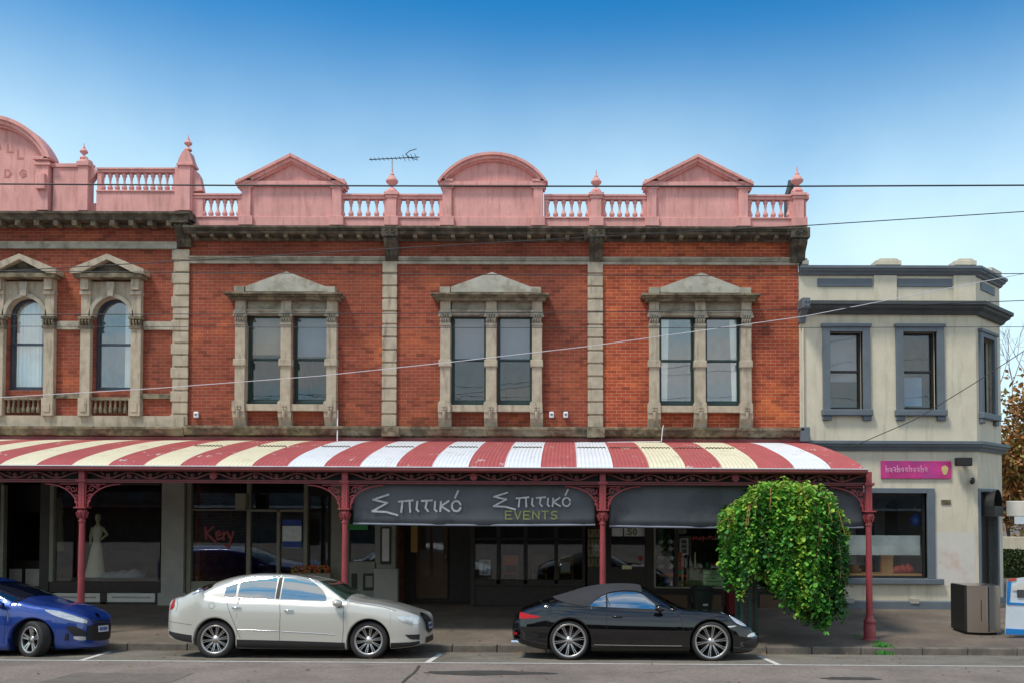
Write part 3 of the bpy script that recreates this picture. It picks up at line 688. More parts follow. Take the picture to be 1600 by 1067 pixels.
rail_bit(gabled, xp(528), xp(606), ZS, 6, ends=(.09, .09)); rail_bit(gabled, xp(299), xp(376), ZS, 6, ends=(.28, .09))
# ---------------------------------------------------------------- verandah along the street
YG = 18.2
ver = thing('verandah', 'striped red, cream and white iron verandah on maroon posts with lace frieze', 'verandah', (0, YP, zpath(YP)))
PX = [(127, 128.5), (538.5, 539), (941.5, 942), (1358, 1357)]     # photo columns of the posts
postX = [A((a + b) / 2, 860, YP)[0] for a, b in PX]
stepX = (postX[3] - postX[0]) / 3
postX = [postX[0] - stepX] + postX
x957 = A(957.3, 730, YG)[0]; pitch = A(1239.7, 730, YG)[0] - A(957.3, 730, YG)[0]; pitch /= 5
XVE = A(1349, 731, YG)[0]; XVS = -26
RP = [(18.13, 3.615), (18.28, 3.69), (18.6, 3.79), (19.01, 3.895), (19.5, 4.0), (20.07, 4.105), (20.76, 4.235), (21.63, 4.37), (22.3, 4.45), (22.86, 4.50)]
def roofz(y):
    return float(np.interp(y, [a for a, _ in RP], [b for _, b in RP]))
mb = MB(); cor = pitch / 9; x = XVS; n = int((XVE - XVS) / cor * 6)
ys = list(np.interp(np.linspace(0, 1, 17), np.linspace(0, 1, len(RP)), [a for a, _ in RP]))
top = [];
for y in ys:
    top.append([(XVS + (XVE - XVS) * i / n, y, roofz(y) + .009 * math.cos(2 * math.pi * (XVS + (XVE - XVS) * i / n - x957) / cor)) for i in range(n + 1)])
mb.grid(top); ncol = n
for fi in range(len(mb.f)):
    j = fi % ncol; xc = XVS + (XVE - XVS) * (j + .5) / n; k = math.floor((xc - x957) / pitch)
    if k % 2 == 0: mb.m[fi] = 0
    elif k in (1, 3) or k <= -11: mb.m[fi] = 2
    else: mb.m[fi] = 1
mb.build('roof_sheet', ['roof_red', 'roof_white', 'roof_cream'], ver)
mb = MB(); mb.grid([[(p[0], p[1], p[2] - .04) for p in (r[0], r[-1])] for r in top]); mb.build('soffit_lining', 'roof_cream', ver)
for k in range(-14, 5):
    if k % 2 or k in (0, 2):
        m = MB(); xa_ = x957 + k * pitch; m.tube([(xa_ + pitch * i / 54, 20.5 + .025 * math.sin(i * 2.1), roofz(20.5) + .014 + .009 * math.cos(2 * math.pi * pitch * i / 54 / cor)) for i in range(3, 52)], .012, 4); m.build('sheet_lap', 'ledge', ver)
# flashing at the wall, gutter, hip at the open right end
mb = MB(); mb.box(XVS, A(1252, 690, YF)[0], YF - .16, YF + .02, 4.46, A(1090, 685.5, YF - .15)[1]); mb.build('wall_flashing', 'maroon_dark', ver)
zg0 = A(1100, 739.5, YG - .12)[1]; zg1 = A(1100, 731.3, YG - .12)[1]
mb = MB(); mb.prof([(YG - .1, zg0 + .01), (YG - .13, zg0 + .04), (YG - .13, zg1), (YG - .11, zg1 + .012), (YG - .1, zg1), (YG - .02, zg1 - .02), (YG, zg0)], XVS, XVE + .05)
mb.build('gutter', 'maroon_dark', ver)
mb = MB(); mb.box(XVS, XVE + .05, YG - .137, YG - .125, zg1 - .006, zg1 + .012); mb.build('gutter_lip', 'roof_white', ver)
mb = MB(); mb.xz([(0, 0), (0, 1), (1, 1)], 0, 1) ; mb = MB()
pr = [(y, z - .02) for y, z in RP] + [(22.86, 3.6), (18.13, 3.6)]
mb.prof([(18.13, 3.5)] + [(y, z - .03) for y, z in RP] + [(22.9, 3.55)], XVE - .03, XVE + .01); mb.build('end_board', 'maroon', ver)
# rails and lace between posts
zl1 = A(1100, 740, YP)[1]; zl0 = A(1100, 752.3, YP)[1]; zr0 = A(1100, 757.8, YP)[1]
def spiral(m, cx, cz, r, turns, sgn, a0, y, t=.017):
    pts = []
    for k in range(18):
        u = k / 17; a = a0 + sgn * u * turns * 2 * math.pi; rr = r * (1 - .85 * u)
        pts.append((cx + rr * math.cos(a), y, cz + rr * math.sin(a)))
    m.tube(pts, [t * (1 - .3 * k / 17) for k in range(18)], 5)
def lace_panel(xa, xb, medal=True):
    m = MB(); zc = (zl1 + zl0) / 2; h = (zl1 - zl0) / 2 * .92; w = .41; n = max(2, round((xb - xa) / w / 2) * 2); w = (xb - xa) / n
    y = YP - .01; mid = n // 2
    pts = []
    for i in range(n * 10 + 1):
        x = xa + (xb - xa) * i / (n * 10); pts.append((x, y, zc + h * .82 * math.cos(math.pi * (x - xa) / w)))
    m.tube(pts, .018, 6)
    for i in range(n):
        cx = xa + (i + .5) * w; up = 1 if i % 2 == 0 else -1
        cz = zc
        xx = xa + (i + (1 if i % 2 else 1)) * w
        cxx = xa + (i + 1) * w - w * .0
        if i == n - 1: continue
        crest = 1 if (i + 1) % 2 == 0 else -1
        if medal and abs(cxx - (xa + xb) / 2) < w * .6: continue
        spiral(m, cxx, zc - crest * h * .12, h * .62, 1.25, 1 if i % 2 else -1, math.pi / 2 * crest + .6, y)
        m.tube([(cxx - w * .38, y, zc - crest * h * .95), (cxx - w * .22, y, zc - crest * h * .35), (cxx - w * .3, y, zc + crest * h * .05)], [.02, .016, .008], 5)
        m.tube([(cxx + w * .4, y, zc - crest * h * .95), (cxx + w * .26, y, zc - crest * h * .45), (cxx + w * .36, y, zc - crest * h * .1)], [.02, .016, .008], 5)
        m.lathe([(.0, -.012), (.03, -.012), (.03, .012), (0, .012)], 0, 0, 8) if False else None
    o = m.build('lace_frieze', 'lace', ver)
    if medal:
        m = MB(); cx = (xa + xb) / 2
        pts = [(h * 1.0 * math.cos(a), h * 1.0 * math.sin(a)) for a in [2 * math.pi * k / 28 for k in range(28)]]
        m.xz([(cx + a, zc + b) for a, b in pts], y - .035, y + .02); m.xz([(cx + a * .75, zc + b * .75) for a, b in pts], y - .05, y - .03)
        for k in range(6):
            a = k * math.pi / 3; m.tube([(cx, y - .055, zc), (cx + h * .55 * math.cos(a), y - .055, zc + h * .55 * math.sin(a))], .014, 5)
        m.build('medallion', 'maroon', o)
for i in range(4): lace_panel(postX[i] + .1, postX[i + 1] - .1)
for nm, z0, z1, dy in (('frieze_rail', zr0, zl0 - .002, .05), ('top_rail', zl1 + .002, zl1 + .06, .05)):
    m = MB(); m.box(XVS, postX[-1], YP - dy, YP + .04, z0, z1)
    if nm == 'frieze_rail': m.box(XVS, postX[-1], YP - .07, YP - .05, z1 - .03, z1 - .008); m.box(XVS, postX[-1], YP - .07, YP - .05, z0, z0 + .02)
    m.build(nm, 'maroon_dark', ver, bevel=.005)
m = MB(); m.box(XVS, postX[-1], YP + .15, YP + .19, zl0, zl1 + .1); m.build('verandah_beam', 'black', ver)
zcap1 = A(940, 796.5, YP)[1]; zcap0 = A(940, 815, YP)[1]; zbase = A(1358, 962, YP)[1]; zft = zpath(YP) - .02
def bracket(xp_, sgn, par):
    m = MB(); w = .5 if True else .5; zt = zr0 - .01; zb_ = zcap1 + .02; x0 = xp_ + sgn * .06
    w = .66
    arc = []
    for k in range(15):
        t = k / 14 * math.pi / 2; arc.append((x0 + sgn * (.05 + w * (1 - math.cos(t))) , YP, zb_ + (zt - zb_ - .02) * math.sin(t)))
    m.tube(arc, .017, 6); m.tube([(x0, YP, zb_), (x0, YP, zt)], .016, 6)
    m.tube([(x0 + sgn * .02, YP, zt - .02), (x0 + sgn * w * .62, YP, zt - .02)], .014, 6)
    for cx, cz, r in ((.13, -.12, .075), (.25, -.085, .05), (.09, -.27, .05), (.075, -.38, .035)):
        spiral(m, x0 + sgn * cx, zt + cz, r, 1.2, sgn, .5, YP, .014)
    for k in range(4):
        zz = zt - .2 - k * .08; m.tube([(x0, YP, zz), (x0 + sgn * (.06 + .05 * (3 - k) / 3), YP, zz + .06)], .01, 5)
    m.build('post_bracket', 'maroon', par)
for i, X in enumerate(postX):
    m = MB(); r0 = .056; r1 = .068
    m.lathe([(r1, zbase - .02), (r1, zbase + .2), (r0, zcap0)], X, YP, 16)
    post = m.build('post', 'maroon', ver)
    m = MB(); zz = zcap0
    m.lathe([(r0, zz - .06), (r0 + .02, zz - .03), (r0, zz), (r0 + .005, zz + .06), (r0 + .04, zz + .11), (r0 + .02, zz + .13), (r0 + .05, zz + .17), (r0 + .03, zz + .2), (.06, zz + .22)], X, YP, 16)
    m.box(X - .12, X + .12, YP - .12, YP + .12, zcap1 - .01, zcap1 + .02)
    for a in range(8): m.tube([(X + .075 * math.cos(a * .785), YP + .075 * math.sin(a * .785), zz + .03), (X + .11 * math.cos(a * .785), YP + .11 * math.sin(a * .785), zz + .15)], [.016, .022], 5)
    m.build('capital', 'maroon', post)
    m = MB(); m.box(X - .06, X + .06, YP - .06, YP + .06, zcap1 + .02, zl1 + .06)
    for k in range(9): m.box(X - .012, X + .012, YP - .07, YP - .06, zcap1 + .09 + k * .053, zcap1 + .115 + k * .053)
    m.box(X - .1, X + .1, YP - .1, YP + .08, zr0 + .02, zl0 - .005); m.box(X - .085, X + .085, YP - .085, YP + .07, zr0 + .0, zr0 + .02)
    m.build('post_head', 'maroon', post, bevel=.005)
    m = MB(); m.lathe([(.118, zft), (.118, zft + .3), (.1, zft + .34), (.12, zft + .37), (.12, zft + .4), (.085, zft + .44), (.075, zft + .5)], X, YP, 18); m.lathe([(.14, zft), (.14, zft + .04), (.12, zft + .05)], X, YP, 18)
    m.build('post_base', 'maroon', post)
    if i: bracket(X, -1, post)
    if i < 4: bracket(X, 1, post)
# canvas drop blinds hung behind the posts
def blind(x0, x1, y0, y1, label, marks=None):
    YB = YP + .13; t = thing('drop_blind', label, 'canvas blind', (A((x0 + x1) / 2, y1, YB)[0], YB, A((x0 + x1) / 2, y1, YB)[1]), 'grey canvas blinds hung between the verandah posts')
    xa, xb = A(x0, 800, YB)[0], A(x1, 800, YB)[0]; zt, zb_ = A(1100, y0, YB)[1], A(1100, y1, YB)[1]
    m = MB(); n = 90; rows = []
    for j in range(7):
        u = j / 6; rows.append([(xa + (xb - xa) * i / n, YB + .012 * math.sin(i * .35) * (1 - u * .6) + .01 * math.sin(i * .11 + u * 2), zb_ + (zt - zb_) * u - .02 * math.sin(math.pi * i / n) * (1 - u)) for i in range(n + 1)])
    m.grid(rows); o = m.build('canvas', 'canvas', t)
    sm = o.modifiers.new('thickness', 'SOLIDIFY'); sm.thickness = .006
    m = MB(); m.tube([(xa + (xb - xa) * i / 20, YB, zb_ - .02 * math.sin(math.pi * i / 20)) for i in range(21)], .022, 8); m.build('bottom_rod', 'canvas_hem', t)
    return t, YB
t1, YB = blind(552, 930, 752, 820, 'grey canvas drop blind lettered in Greek over the dark café front')
t2, _ = blind(952, 1349, 752, 822, 'blank grey canvas drop blind with faint patches, partly behind the weeping tree')
def strokes(par, name, sets, mat, Y, r=.012, ref=None):
    """hand lettering: thin flat strokes 4 mm thick laid on the cloth"""
    m = MB()
    for k, pts in enumerate(sets):
        pp = [P(x, y, Y) for x, y in pts]
        for i in range(len(pp) - 1):
            a = Vector((pp[i][0], pp[i][2])); b = Vector((pp[i + 1][0], pp[i + 1][2])); d = b - a
            if d.length < 1e-5: continue
            d.normalize(); nrm = Vector((-d.y, d.x)) * r; e = d * r * .7
            q = [a - e + nrm, a - e - nrm, b + e - nrm, b + e + nrm]; yy = Y - .0006 * ((i * 3 + k * 5) % 11)
            m.xz([(v.x, v.y) for v in q], yy - .003, yy)
    return m.build(name, mat, par)
def oval(cx, cy, rx, ry, n=12): return [(cx + rx * math.cos(2 * math.pi * k / n), cy + ry * math.sin(2 * math.pi * k / n)) for k in range(n + 1)]
def greek(ox, oy, sx, sy):
    T = lambda pts: [(ox + x * sx, oy + y * sy) for x, y in pts]
    return [T(p) for p in [
        [(24, 1), (0, 9), (22, 14), (-1, 27), (20, 28), (38, 33)],             # capital sigma with a long tail
        [(40, 12), (62, 10)], [(46, 11), (44, 28)], [(57, 11), (58, 28)],        # pi
        [(69, 12), (68, 24), (71, 27)],                                          # iota
        [(76, 11), (92, 10)], [(84, 11), (82, 22), (86, 27)],                     # tau
        [(97, 12), (96, 24), (99, 27)],                                          # iota
        [(106, 12), (105, 27)], [(118, 11), (106, 19), (119, 27)],               # kappa
        oval(130, 19, 7, 8), [(128, 6), (133, -5)]]]                            # omicron with accent
ZL = YB - .03
strokes(t1, 'lettering', greek(583, 771, 1.0, 1.0), 'chalk', ZL, .02)
strokes(t1, 'lettering', greek(772, 768, .87, .82), 'chalk', ZL, .017)
def latin(word, ox, oy, w, h, gap):
    G = {'E': [[(1, 0), (0, 0), (0, 1), (1, 1)], [(0, .5), (.8, .5)]], 'V': [[(0, 0), (.5, 1), (1, 0)]], 'N': [[(0, 1), (0, 0), (1, 1), (1, 0)]], 'T': [[(0, 0), (1, 0)], [(.5, 0), (.5, 1)]],
         'S': [[(1, .08), (.6, 0), (.1, .15), (.15, .42), (.85, .58), (.95, .85), (.5, 1), (0, .9)]], 'R': [[(0, 1), (0, 0), (.8, .05), (.9, .35), (.6, .5), (0, .52)], [(.5, .52), (1, 1)]], 'O': [oval(.5, .5, .5, .5)], 'I': [[(.5, 0), (.5, 1)]],
         'L': [[(0, 0), (0, 1), (.9, 1)]], 'A': [[(0, 1), (.5, 0), (1, 1)], [(.2, .65), (.8, .65)]], 'H': [[(0, 0), (0, 1)], [(1, 0), (1, 1)], [(0, .5), (1, .5)]], 'D': [[(0, 0), (0, 1), (.6, .95), (1, .5), (.6, .05), (0, 0)]], 'G': [[(1, .2), (.5, 0), (0, .5), (.5, 1), (1, .8), (1, .55), (.6, .55)]],
         '0': [oval(.5, .5, .4, .5)], '1': [[(.3, .2), (.5, 0), (.5, 1)]], '5': [[(.9, 0), (.1, 0), (.1, .45), (.6, .4), (.95, .7), (.6, 1), (0, .9)]], 'P': [[(0, 1), (0, 0), (.8, .05), (.9, .35), (.6, .5), (0, .52)]], 'C': [[(1, .15), (.5, 0), (0, .5), (.5, 1), (1, .85)]],
         'K': [[(0, 0), (0, 1)], [(.9, 0), (0, .55), (.9, 1)]], 'Y': [[(0, 0), (.5, .5), (1, 0)], [(.5, .5), (.5, 1)]], 'M': [[(0, 1), (0, 0), (.5, .6), (1, 0), (1, 1)]], 'B': [[(0, 0), (0, 1), (.8, .9), (.85, .65), (0, .5), (.75, .35), (.7, .08), (0, 0)]], 'U': [[(0, 0), (0, .8), (.5, 1), (1, .8), (1, 0)]]}
    out = []
    for k, ch in enumerate(word):
        for st in G.get(ch, []): out.append([(ox + k * (w + gap) + x * w, oy + y * h) for x, y in st])
    return out
strokes(t1, 'lettering', latin('EVENTS', 790, 798, 9.5, 12, 4.7), 'olive', ZL, .013)
# ---------------------------------------------------------------- taller brick building with arched windows, at the left
left = thing('arcaded_brick_building', 'taller red brick building with round-arched windows and a big curved pink parapet', 'shop building', (-14, YF, ZB))
XLb = A(293, 520, YF - .05)[0]; XL0 = XLb - 11.4
qa = lambda px, py, yy=YF - .16: A(px, py, yy)
Z = lambda y, yy=YF - .1: A(170, y, yy)[1]
dxl = [0, qa(37, 520)[0] - qa(173, 520)[0], None]; 
cxs = [qa(172, 520)[0]]; cxs.append(cxs[0] + dxl[1]); cxs.append(cxs[1] + dxl[1] - .3)
kx = 1 / (61.3)     # metres per photo pixel on this plane
def pane_arch(m, cx, z0, zs, hw, y0, y1, n=18):
    pts = [(cx - hw, z0), (cx + hw, z0), (cx + hw, zs)] + [(cx + hw * math.cos(a), zs + hw * math.sin(a)) for a in [math.pi * k / n for k in range(1, n)]] + [(cx - hw, zs)]
    m.xz(pts, y0, y1)
def arch_window(cx):
    zsill, zspr = Z(609), Z(498, YW); hw = 29.5 * kx; ztop = zspr + hw
    Yp = YF - .14
    # stone spandrel with a true arched hole
    m = MB(); z1 = Z(440, Yp); w = 35 * kx; n = 16
    L_ = [(cx + hw * math.cos(a), zspr + hw * math.sin(a)) for a in [math.pi * k / n for k in range(n + 1)]]
    for yy0, yy1, extra in ((Yp + .06, YF + .1, 0),):
        for k in range(n):
            a, b = L_[k], L_[k + 1]
            m.xz([(a[0], a[1]), (a[0], z1), (b[0], z1), (b[0], b[1])] if k not in (0, n - 1) else ([(cx + w, zspr), (cx + w, z1), (b[0], z1), b, a] if k == 0 else [a, (a[0], z1), (cx - w, z1), (cx - w, zspr), b]), yy0, yy1)
    m.build('arch_spandrel', 'stone', left)
    m = MB(); o = [(cx + (hw + .1) * math.cos(a), zspr + (hw + .1) * math.sin(a)) for a in [math.pi * k / n for k in range(n + 1)]]
    for k in range(n): m.xz([L_[k], o[k], o[k + 1], L_[k + 1]], Yp, Yp + .07)
    m.xz([(cx - .07, ztop + .02), (cx + .07, ztop + .02), (cx + .1, z1 - .03), (cx - .1, z1 - .03)], Yp - .06, Yp + .05)
    m.build('archivolt', 'string', left)
    for sg in (-1, 1):
        xc = cx + sg * 40 * kx; m = MB(); m.box(xc - .13, xc + .13, Yp, YF + .1, Z(622), Z(512)); pl = m.build('window_pilaster', 'stone', left, bevel=.01)
        m = MB(); m.box(xc - .16, xc + .16, Yp - .05, YF, Z(514), Z(510)); m.box(xc - .17, xc + .17, Yp - .07, YF, Z(500), Z(496)); m.box(xc - .13, xc + .13, Yp - .02, YF, Z(511), Z(499))
        for k in range(4): m.tube([(xc - .12 + k * .08, Yp - .02, Z(510)), (xc - .12 + k * .08, Yp - .07, Z(503)), (xc - .12 + k * .08, Yp - .04, Z(501))], [.025, .03, .015], 5)
        m.build('capital', 'ledge', pl)
        m = MB(); m.box(xc - .12, xc + .12, Yp, YF + .1, Z(497), Z(436)); m.box(xc - .14, xc + .14, Yp - .05, YF, Z(462), Z(456)); m.box(xc - .1, xc + .1, Yp - .1, Yp, Z(455), Z(436)); m.build('pediment_console', 'stone', pl, bevel=.01)
        m = MB(); m.box(xc - .15, xc + .15, Yp - .04, YF, Z(650), Z(622)); m.box(xc - .08, xc + .08, Yp - .06, Yp - .03, Z(644), Z(630)); m.build('sill_pedestal', 'stone', pl, bevel=.01)
    m = MB(); hwp = 54 * kx; zb_ = Z(434, Yp - .2); ze = Z(427, Yp - .2); za = Z(400, Yp - .2)
    m.box(cx - hwp, cx + hwp, Yp - .2, YF, zb_, ze - .0); m.build('window_cornice', 'ledge', left, bevel=.008)
    m = MB(); m.xz([(cx - hwp + .1, ze), (cx + hwp - .1, ze), (cx, za - .12)], Yp - .05, YF); m.build('tympanum', 'grime', left)
    for sg in (-1, 1):
        m = MB(); m.xz([(cx + sg * (hwp + .06), ze - .02), (cx + sg * (hwp + .06), ze + .1), (cx, za + .04), (cx, za - .1), (cx + sg * (hwp - .2), ze)], Yp - .24, YF); m.build('raking_cornice', 'stone', left)
    # balustrade under the window
    for k in range(7):
        m = MB(); x = cx - .38 + k * .127; m.lathe([(.04, Z(645)), (.05, Z(643)), (.05, Z(638)), (.025, Z(633)), (.03, Z(627)), (.045, Z(625))], x, YF - .08, 8); m.build('window_baluster', 'ledge', left)
    m = MB(); m.box(cx - .5, cx + .5, YF - .13, YF, Z(625), Z(620)); m.build('window_sill', 'ledge', left)
    fr = MB(); t = .06; x0, x1 = cx - hw, cx + hw
    fr.box(x0, x0 + t, YW - .05, YW + .05, zsill, zspr); fr.box(x1 - t, x1, YW - .05, YW + .05, zsill, zspr); fr.box(x0 + t, x1 - t, YW - .05, YW + .05, zsill, zsill + .1)
    zm = Z(539, YW); fr.box(x0 + t, x1 - t, YW - .03, YW + .03, zm - .03, zm + .03)
    o1 = [(cx + hw * math.cos(a), zspr + hw * math.sin(a)) for a in [math.pi * k / n for k in range(n + 1)]]; i1 = [(cx + (hw - t) * math.cos(a), zspr + (hw - t) * math.sin(a)) for a in [math.pi * k / n for k in range(n + 1)]]
    for k in range(n): fr.xz([i1[k], o1[k], o1[k + 1], i1[k + 1]], YW - .05, YW + .05)
    f = fr.build('window_frame', 'sash_blue', left)
    m = MB(); m.box(x0 + t, x1 - t, YW - .004, YW + .004, zsill + .1, zm - .03); m.build('pane', 'glass_up', f)
    m = MB(); pane_arch(m, cx, zm + .03, zspr, hw - t, YW - .004, YW + .004); m.build('pane', 'glass_up', f)
    m = MB(); xa, xb = (x0 + .05, cx + hw * .45) if cx < cxs[0] - .5 else (cx + hw * .35, x1 - .02)
    m.grid([[(xa + (xb - xa) * i / 24, YF + .3 + .025 * math.sin(i * 1.7), z) for i in range(25)] for z in (zsill, zspr, ztop)]); m.build('curtain', 'curtain', f)
    m = MB(); a, b, c, d = x0 - .1, x1 + .1, zsill - .2, ztop + .2; yb = YF + 1.3; yf = YF + .36
    m.add([(a, yf, c), (b, yf, c), (b, yf, d), (a, yf, d), (a, yb, c), (b, yb, c), (b, yb, d), (a, yb, d)], [(4, 5, 6, 7), (0, 4, 7, 3), (1, 2, 6, 5), (0, 1, 5, 4), (3, 7, 6, 2)], False); m.build('room', 'room', f)
    return (x0, x1, zsill, ztop)
holes = sorted([arch_window(c) for c in cxs])
zwt = Z(338, YF); mb = MB()
wall_with_holes(mb, XL0, XLb, ZV - .3, zwt, [(h[0], h[1], h[2], h[3]) for h in holes], YF, YF + .35)
# fill the corners between the square hole and the arch
for x0, x1, zs_, zt_ in holes:
    cx = (x0 + x1) / 2; hw = (x1 - x0) / 2; zspr = zt_ - hw; n = 16
    for k in range(n):
        a, b = math.pi * k / n, math.pi * (k + 1) / n
        mb.xz([(cx + hw * math.cos(a), zspr + hw * math.sin(a)), (cx + hw * math.cos(a), zt_), (cx + hw * math.cos(b), zt_), (cx + hw * math.cos(b), zspr + hw * math.sin(b))], YF + .11, YF + .35)
mb.build('brick_wall', 'brick_b', left)
shell(left, XL0, XLb, Z(340), mat='brick_side')
mb = MB(); za, zb_ = Z(377.5), Z(388.5); mb.prof([(YF, za), (YF - .09, za), (YF - .06, (za + zb_) / 2), (YF - .09, zb_), (YF, zb_)], XL0, XLb - .3); mb.build('string_course', 'string', left)
segs = [(XL0, cxs[2] - .8), (cxs[2] + .8, cxs[1] - .8), (cxs[1] + .8, cxs[0] - .8), (cxs[0] + .8, XLb - .42)]
for a, b in segs:
    mb = MB(); mb.box(a, b, YF - .05, YF, Z(514.5), Z(501.5)); mb.build('impost_band', 'string', left)
    mb = MB(); mb.box(a, b, YF - .08, YF, Z(622), Z(614)); mb.build('sill_band', 'ledge', left)
mb = MB(); mb.box(XL0, XLb - .05, YF - .1, YF, Z(666), Z(649)); mb.build('dado_band', 'stone', left)
plinth_course(left, XL0, XLb, 665.5, 679, 150)
quoins(left, 267, 294.5, alt=True, y0=391, y1=668, n=15)
console(left, A(272, 360, YF - .3)[0], A(294, 360, YF - .3)[0], Z(347, YF - .45), Z(331, YF - .45), Z(386), .36)
t, b, d, s_ = 331, 342, 347.5, 355
Y0 = YF - .45; mb = MB(); z1, z2, z3 = Z(331, Y0), Z(342.5, Y0), Z(356, YF); h = z1 - z2
XE = A(298, 338, Y0)[0]
mb.prof([(YF + .2, z1), (Y0 - .03, z1), (Y0 - .03, z1 - h * .3), (Y0 + .02, z1 - h * .4), (Y0 + .05, z1 - h * .65), (Y0 + .06, z2), (YF - .1, z2), (YF - .1, z2 - .06), (YF - .05, z2 - .1), (YF - .05, z3), (YF + .2, z3)], XL0, XE); mb.build('cornice', 'grime', left)
for k in range(22):
    x = XE - .6 - k * .485
    mb = MB(); mb.box(x - .06, x + .06, Y0 + .08, YF - .06, z2 - .13, z2 + .002); mb.build('cornice_modillion', 'ledge', left)
# pink parapet
zsL = [Z(y, YPAR - .12) for y in (262, 269, 298, 330.5)]
XA = lambda px, py=290: A(px, py, YPAR - .12)[0]
mb = MB(); mb.box(XL0, XE - .02, YPAR + .0, YPAR + .2, zsL[3], zsL[3] + .25); mb.build('parapet_kerb', 'pink', left)
rail_bit(left, XA(150), XA(274), zsL, 11, ends=(.12, .08))
m = MB(); m.box(XA(82), XA(124), YPAR - .1, YPAR + .12, zsL[3], Z(263)); m.box(XA(80), XA(126), YPAR - .14, YPAR + .12, Z(263), Z(257)); m.build('parapet_panel', 'pink', left, bevel=.01)
m = MB(); m.box(XA(123.5), XA(139), YPAR - .18, YPAR + .13, zsL[3], Z(262)); m.box(XA(121.5), XA(141), YPAR - .22, YPAR + .13, Z(262), Z(255)); m.lathe([(.17, Z(255)), (.15, Z(251)), (.06, Z(249)), (.05, Z(246))], XA(131), YPAR - .04, 14)
m.xz([(XA(139), Z(258)), (XA(142), Z(262)), (XA(147), Z(265)), (XA(150), Z(270)), (XA(139), Z(285))], YPAR - .1, YPAR + .1); m.build('parapet_pedestal', 'pink', left, bevel=.01)
finial(left, 131, 249, 224, YPAR - .04)
m = MB(); m.box(XA(274), XA(301), YPAR - .16, YPAR + .13, zsL[3] , Z(262)); m.box(XA(281), XA(299), YPAR - .2, YPAR + .14, zsL[3], Z(262)); m.box(XA(278), XA(304), YPAR - .24, YPAR + .14, Z(262), Z(258)); m.xz([(XA(279), Z(258)), (XA(303), Z(258)), (XA(300), Z(250)), (XA(297), Z(240)), (XA(294), Z(237)), (XA(289), Z(237)), (XA(285), Z(242)), (XA(281), Z(250))], YPAR - .2, YPAR + .1)
m.xz([(XA(299), Z(266)), (XA(306), Z(268)), (XA(311), Z(276)), (XA(313), Z(285)), (XA(316), Z(298)), (XA(299), Z(300))], YPAR - .1, YPAR + .1); m.build('parapet_pedestal', 'pink', left, bevel=.01)
finial(left, 294, 236, 211, YPAR - .04)
# big segmental pediment
cx = XA(-15); ze = Z(252); hw = XA(84) - cx; za = Z(185.5)
m = MB(); m.xz(arch_pts(cx, Z(250), hw - .28, za - Z(250) - .24) , YPAR - .08, YPAR + .12)
m.box(cx - hw + .3, cx + hw - .3, YPAR - .08, YPAR + .12, zsL[3], Z(250)); m.build('pediment_panel', 'pink', left)
for t0, t1, yf in ((0, .09, YPAR - .32), (.08, .19, YPAR - .26), (.18, .25, YPAR - .18)):
    m = MB(); rise = za - ze
    o = arch_pts(cx, ze, hw - t0, rise - t0); i_ = arch_pts(cx, ze, hw - t1, rise - t1); k = len(o)
    v = [(x, yf, z) for x, z in o] + [(x, yf, z) for x, z in i_] + [(x, YPAR + .14, z) for x, z in o] + [(x, YPAR + .14, z) for x, z in i_]; f = []
    for j in range(k - 1): f += [(j, j + 1, k + j + 1, k + j), (2 * k + j, 3 * k + j, 3 * k + j + 1, 2 * k + j + 1), (j, 2 * k + j, 2 * k + j + 1, j + 1), (k + j, k + j + 1, 3 * k + j + 1, 3 * k + j)]
    f += [(0, k, 3 * k, 2 * k), (k - 1, 3 * k - 1, 4 * k - 1, 2 * k - 1)]; m.add(v, f, False); m.build('arched_cornice', 'pink', left)
for sg in (-1, 1):
    xo = cx + sg * hw; m = MB()
    def bb(a, c, y0, z0, z1): m.box(cx + sg * (hw - a), cx + sg * (hw - c), y0, YPAR + .13, z0, z1)
    bb(.42, .1, YPAR - .2, zsL[3], Z(254)); bb(.48, .02, YPAR - .26, Z(254), Z(249)); bb(.46, .04, YPAR - .24, Z(262), Z(258.5)); bb(.38, .14, YPAR - .3, Z(300), Z(276))
    m.build('pediment_pier', 'pink', left, bevel=.01)
M['relief'] = pm('worn_pink_relief', (.5, .2, .18), .8)
for wd, ox, oy in (('H', -26, 220), ('A', -8, 221), ('L', 12, 226), ('L', 28, 236)): strokes(left, 'lettering', latin(wd, ox, oy, 9, 12, 4), 'relief', YPAR - .082, .022)
for wd, ox in (('B', -14), ('D', 8), ('G', 31)): strokes(left, 'lettering', latin(wd, ox, 266, 9, 11, 9), 'relief', YPAR - .082, .022)
# ---------------------------------------------------------------- cream corner building
cor_b = thing('corner_building', 'cream rendered two storey corner building with blue grey window surrounds and a chamfered corner', 'corner building', (9, YF, ZB))
x0c = A(1248.3, 520, YF)[0] + .004; x1c = A(1525, 560, YF)[0]; CH = 1.2
x2c, y2c = x1c + CH, YF + CH; S2 = math.sqrt(.5)
zc = lambda y, yy=YF: A(1400, y, yy)[1]
def chf(u, d, z): return (x1c + (u - d * -1) * S2 if False else x1c + u * S2 + d * -S2, YF + u * S2 + d * S2, z)   # u along the chamfer, d into the wall
LCH = CH * math.sqrt(2)
def UC(px, py):         # photo pixel -> (u, z) on the chamfer
    d = CF + CR * ((px - XPP) / FPX) + CU * ((YPP - py) / FPX); t = (x1c - YF) / (d.x - d.y)
    X, Y_ = t * d.x, t * d.y; return ((X - x1c) / S2, HC + t * d.z + GR * X)
zc_top = zc(426)
W1 = (A(1296.5, 580, YF)[0], A(1347.5, 580, YF)[0], zc(640), zc(519)); W2 = (A(1411, 580, YF)[0], A(1463, 580, YF)[0], zc(640), zc(519))
GW = (A(1308, 840, YF)[0], A(1448, 840, YF)[0], zc(903), zc(770))
zband = zc(696)
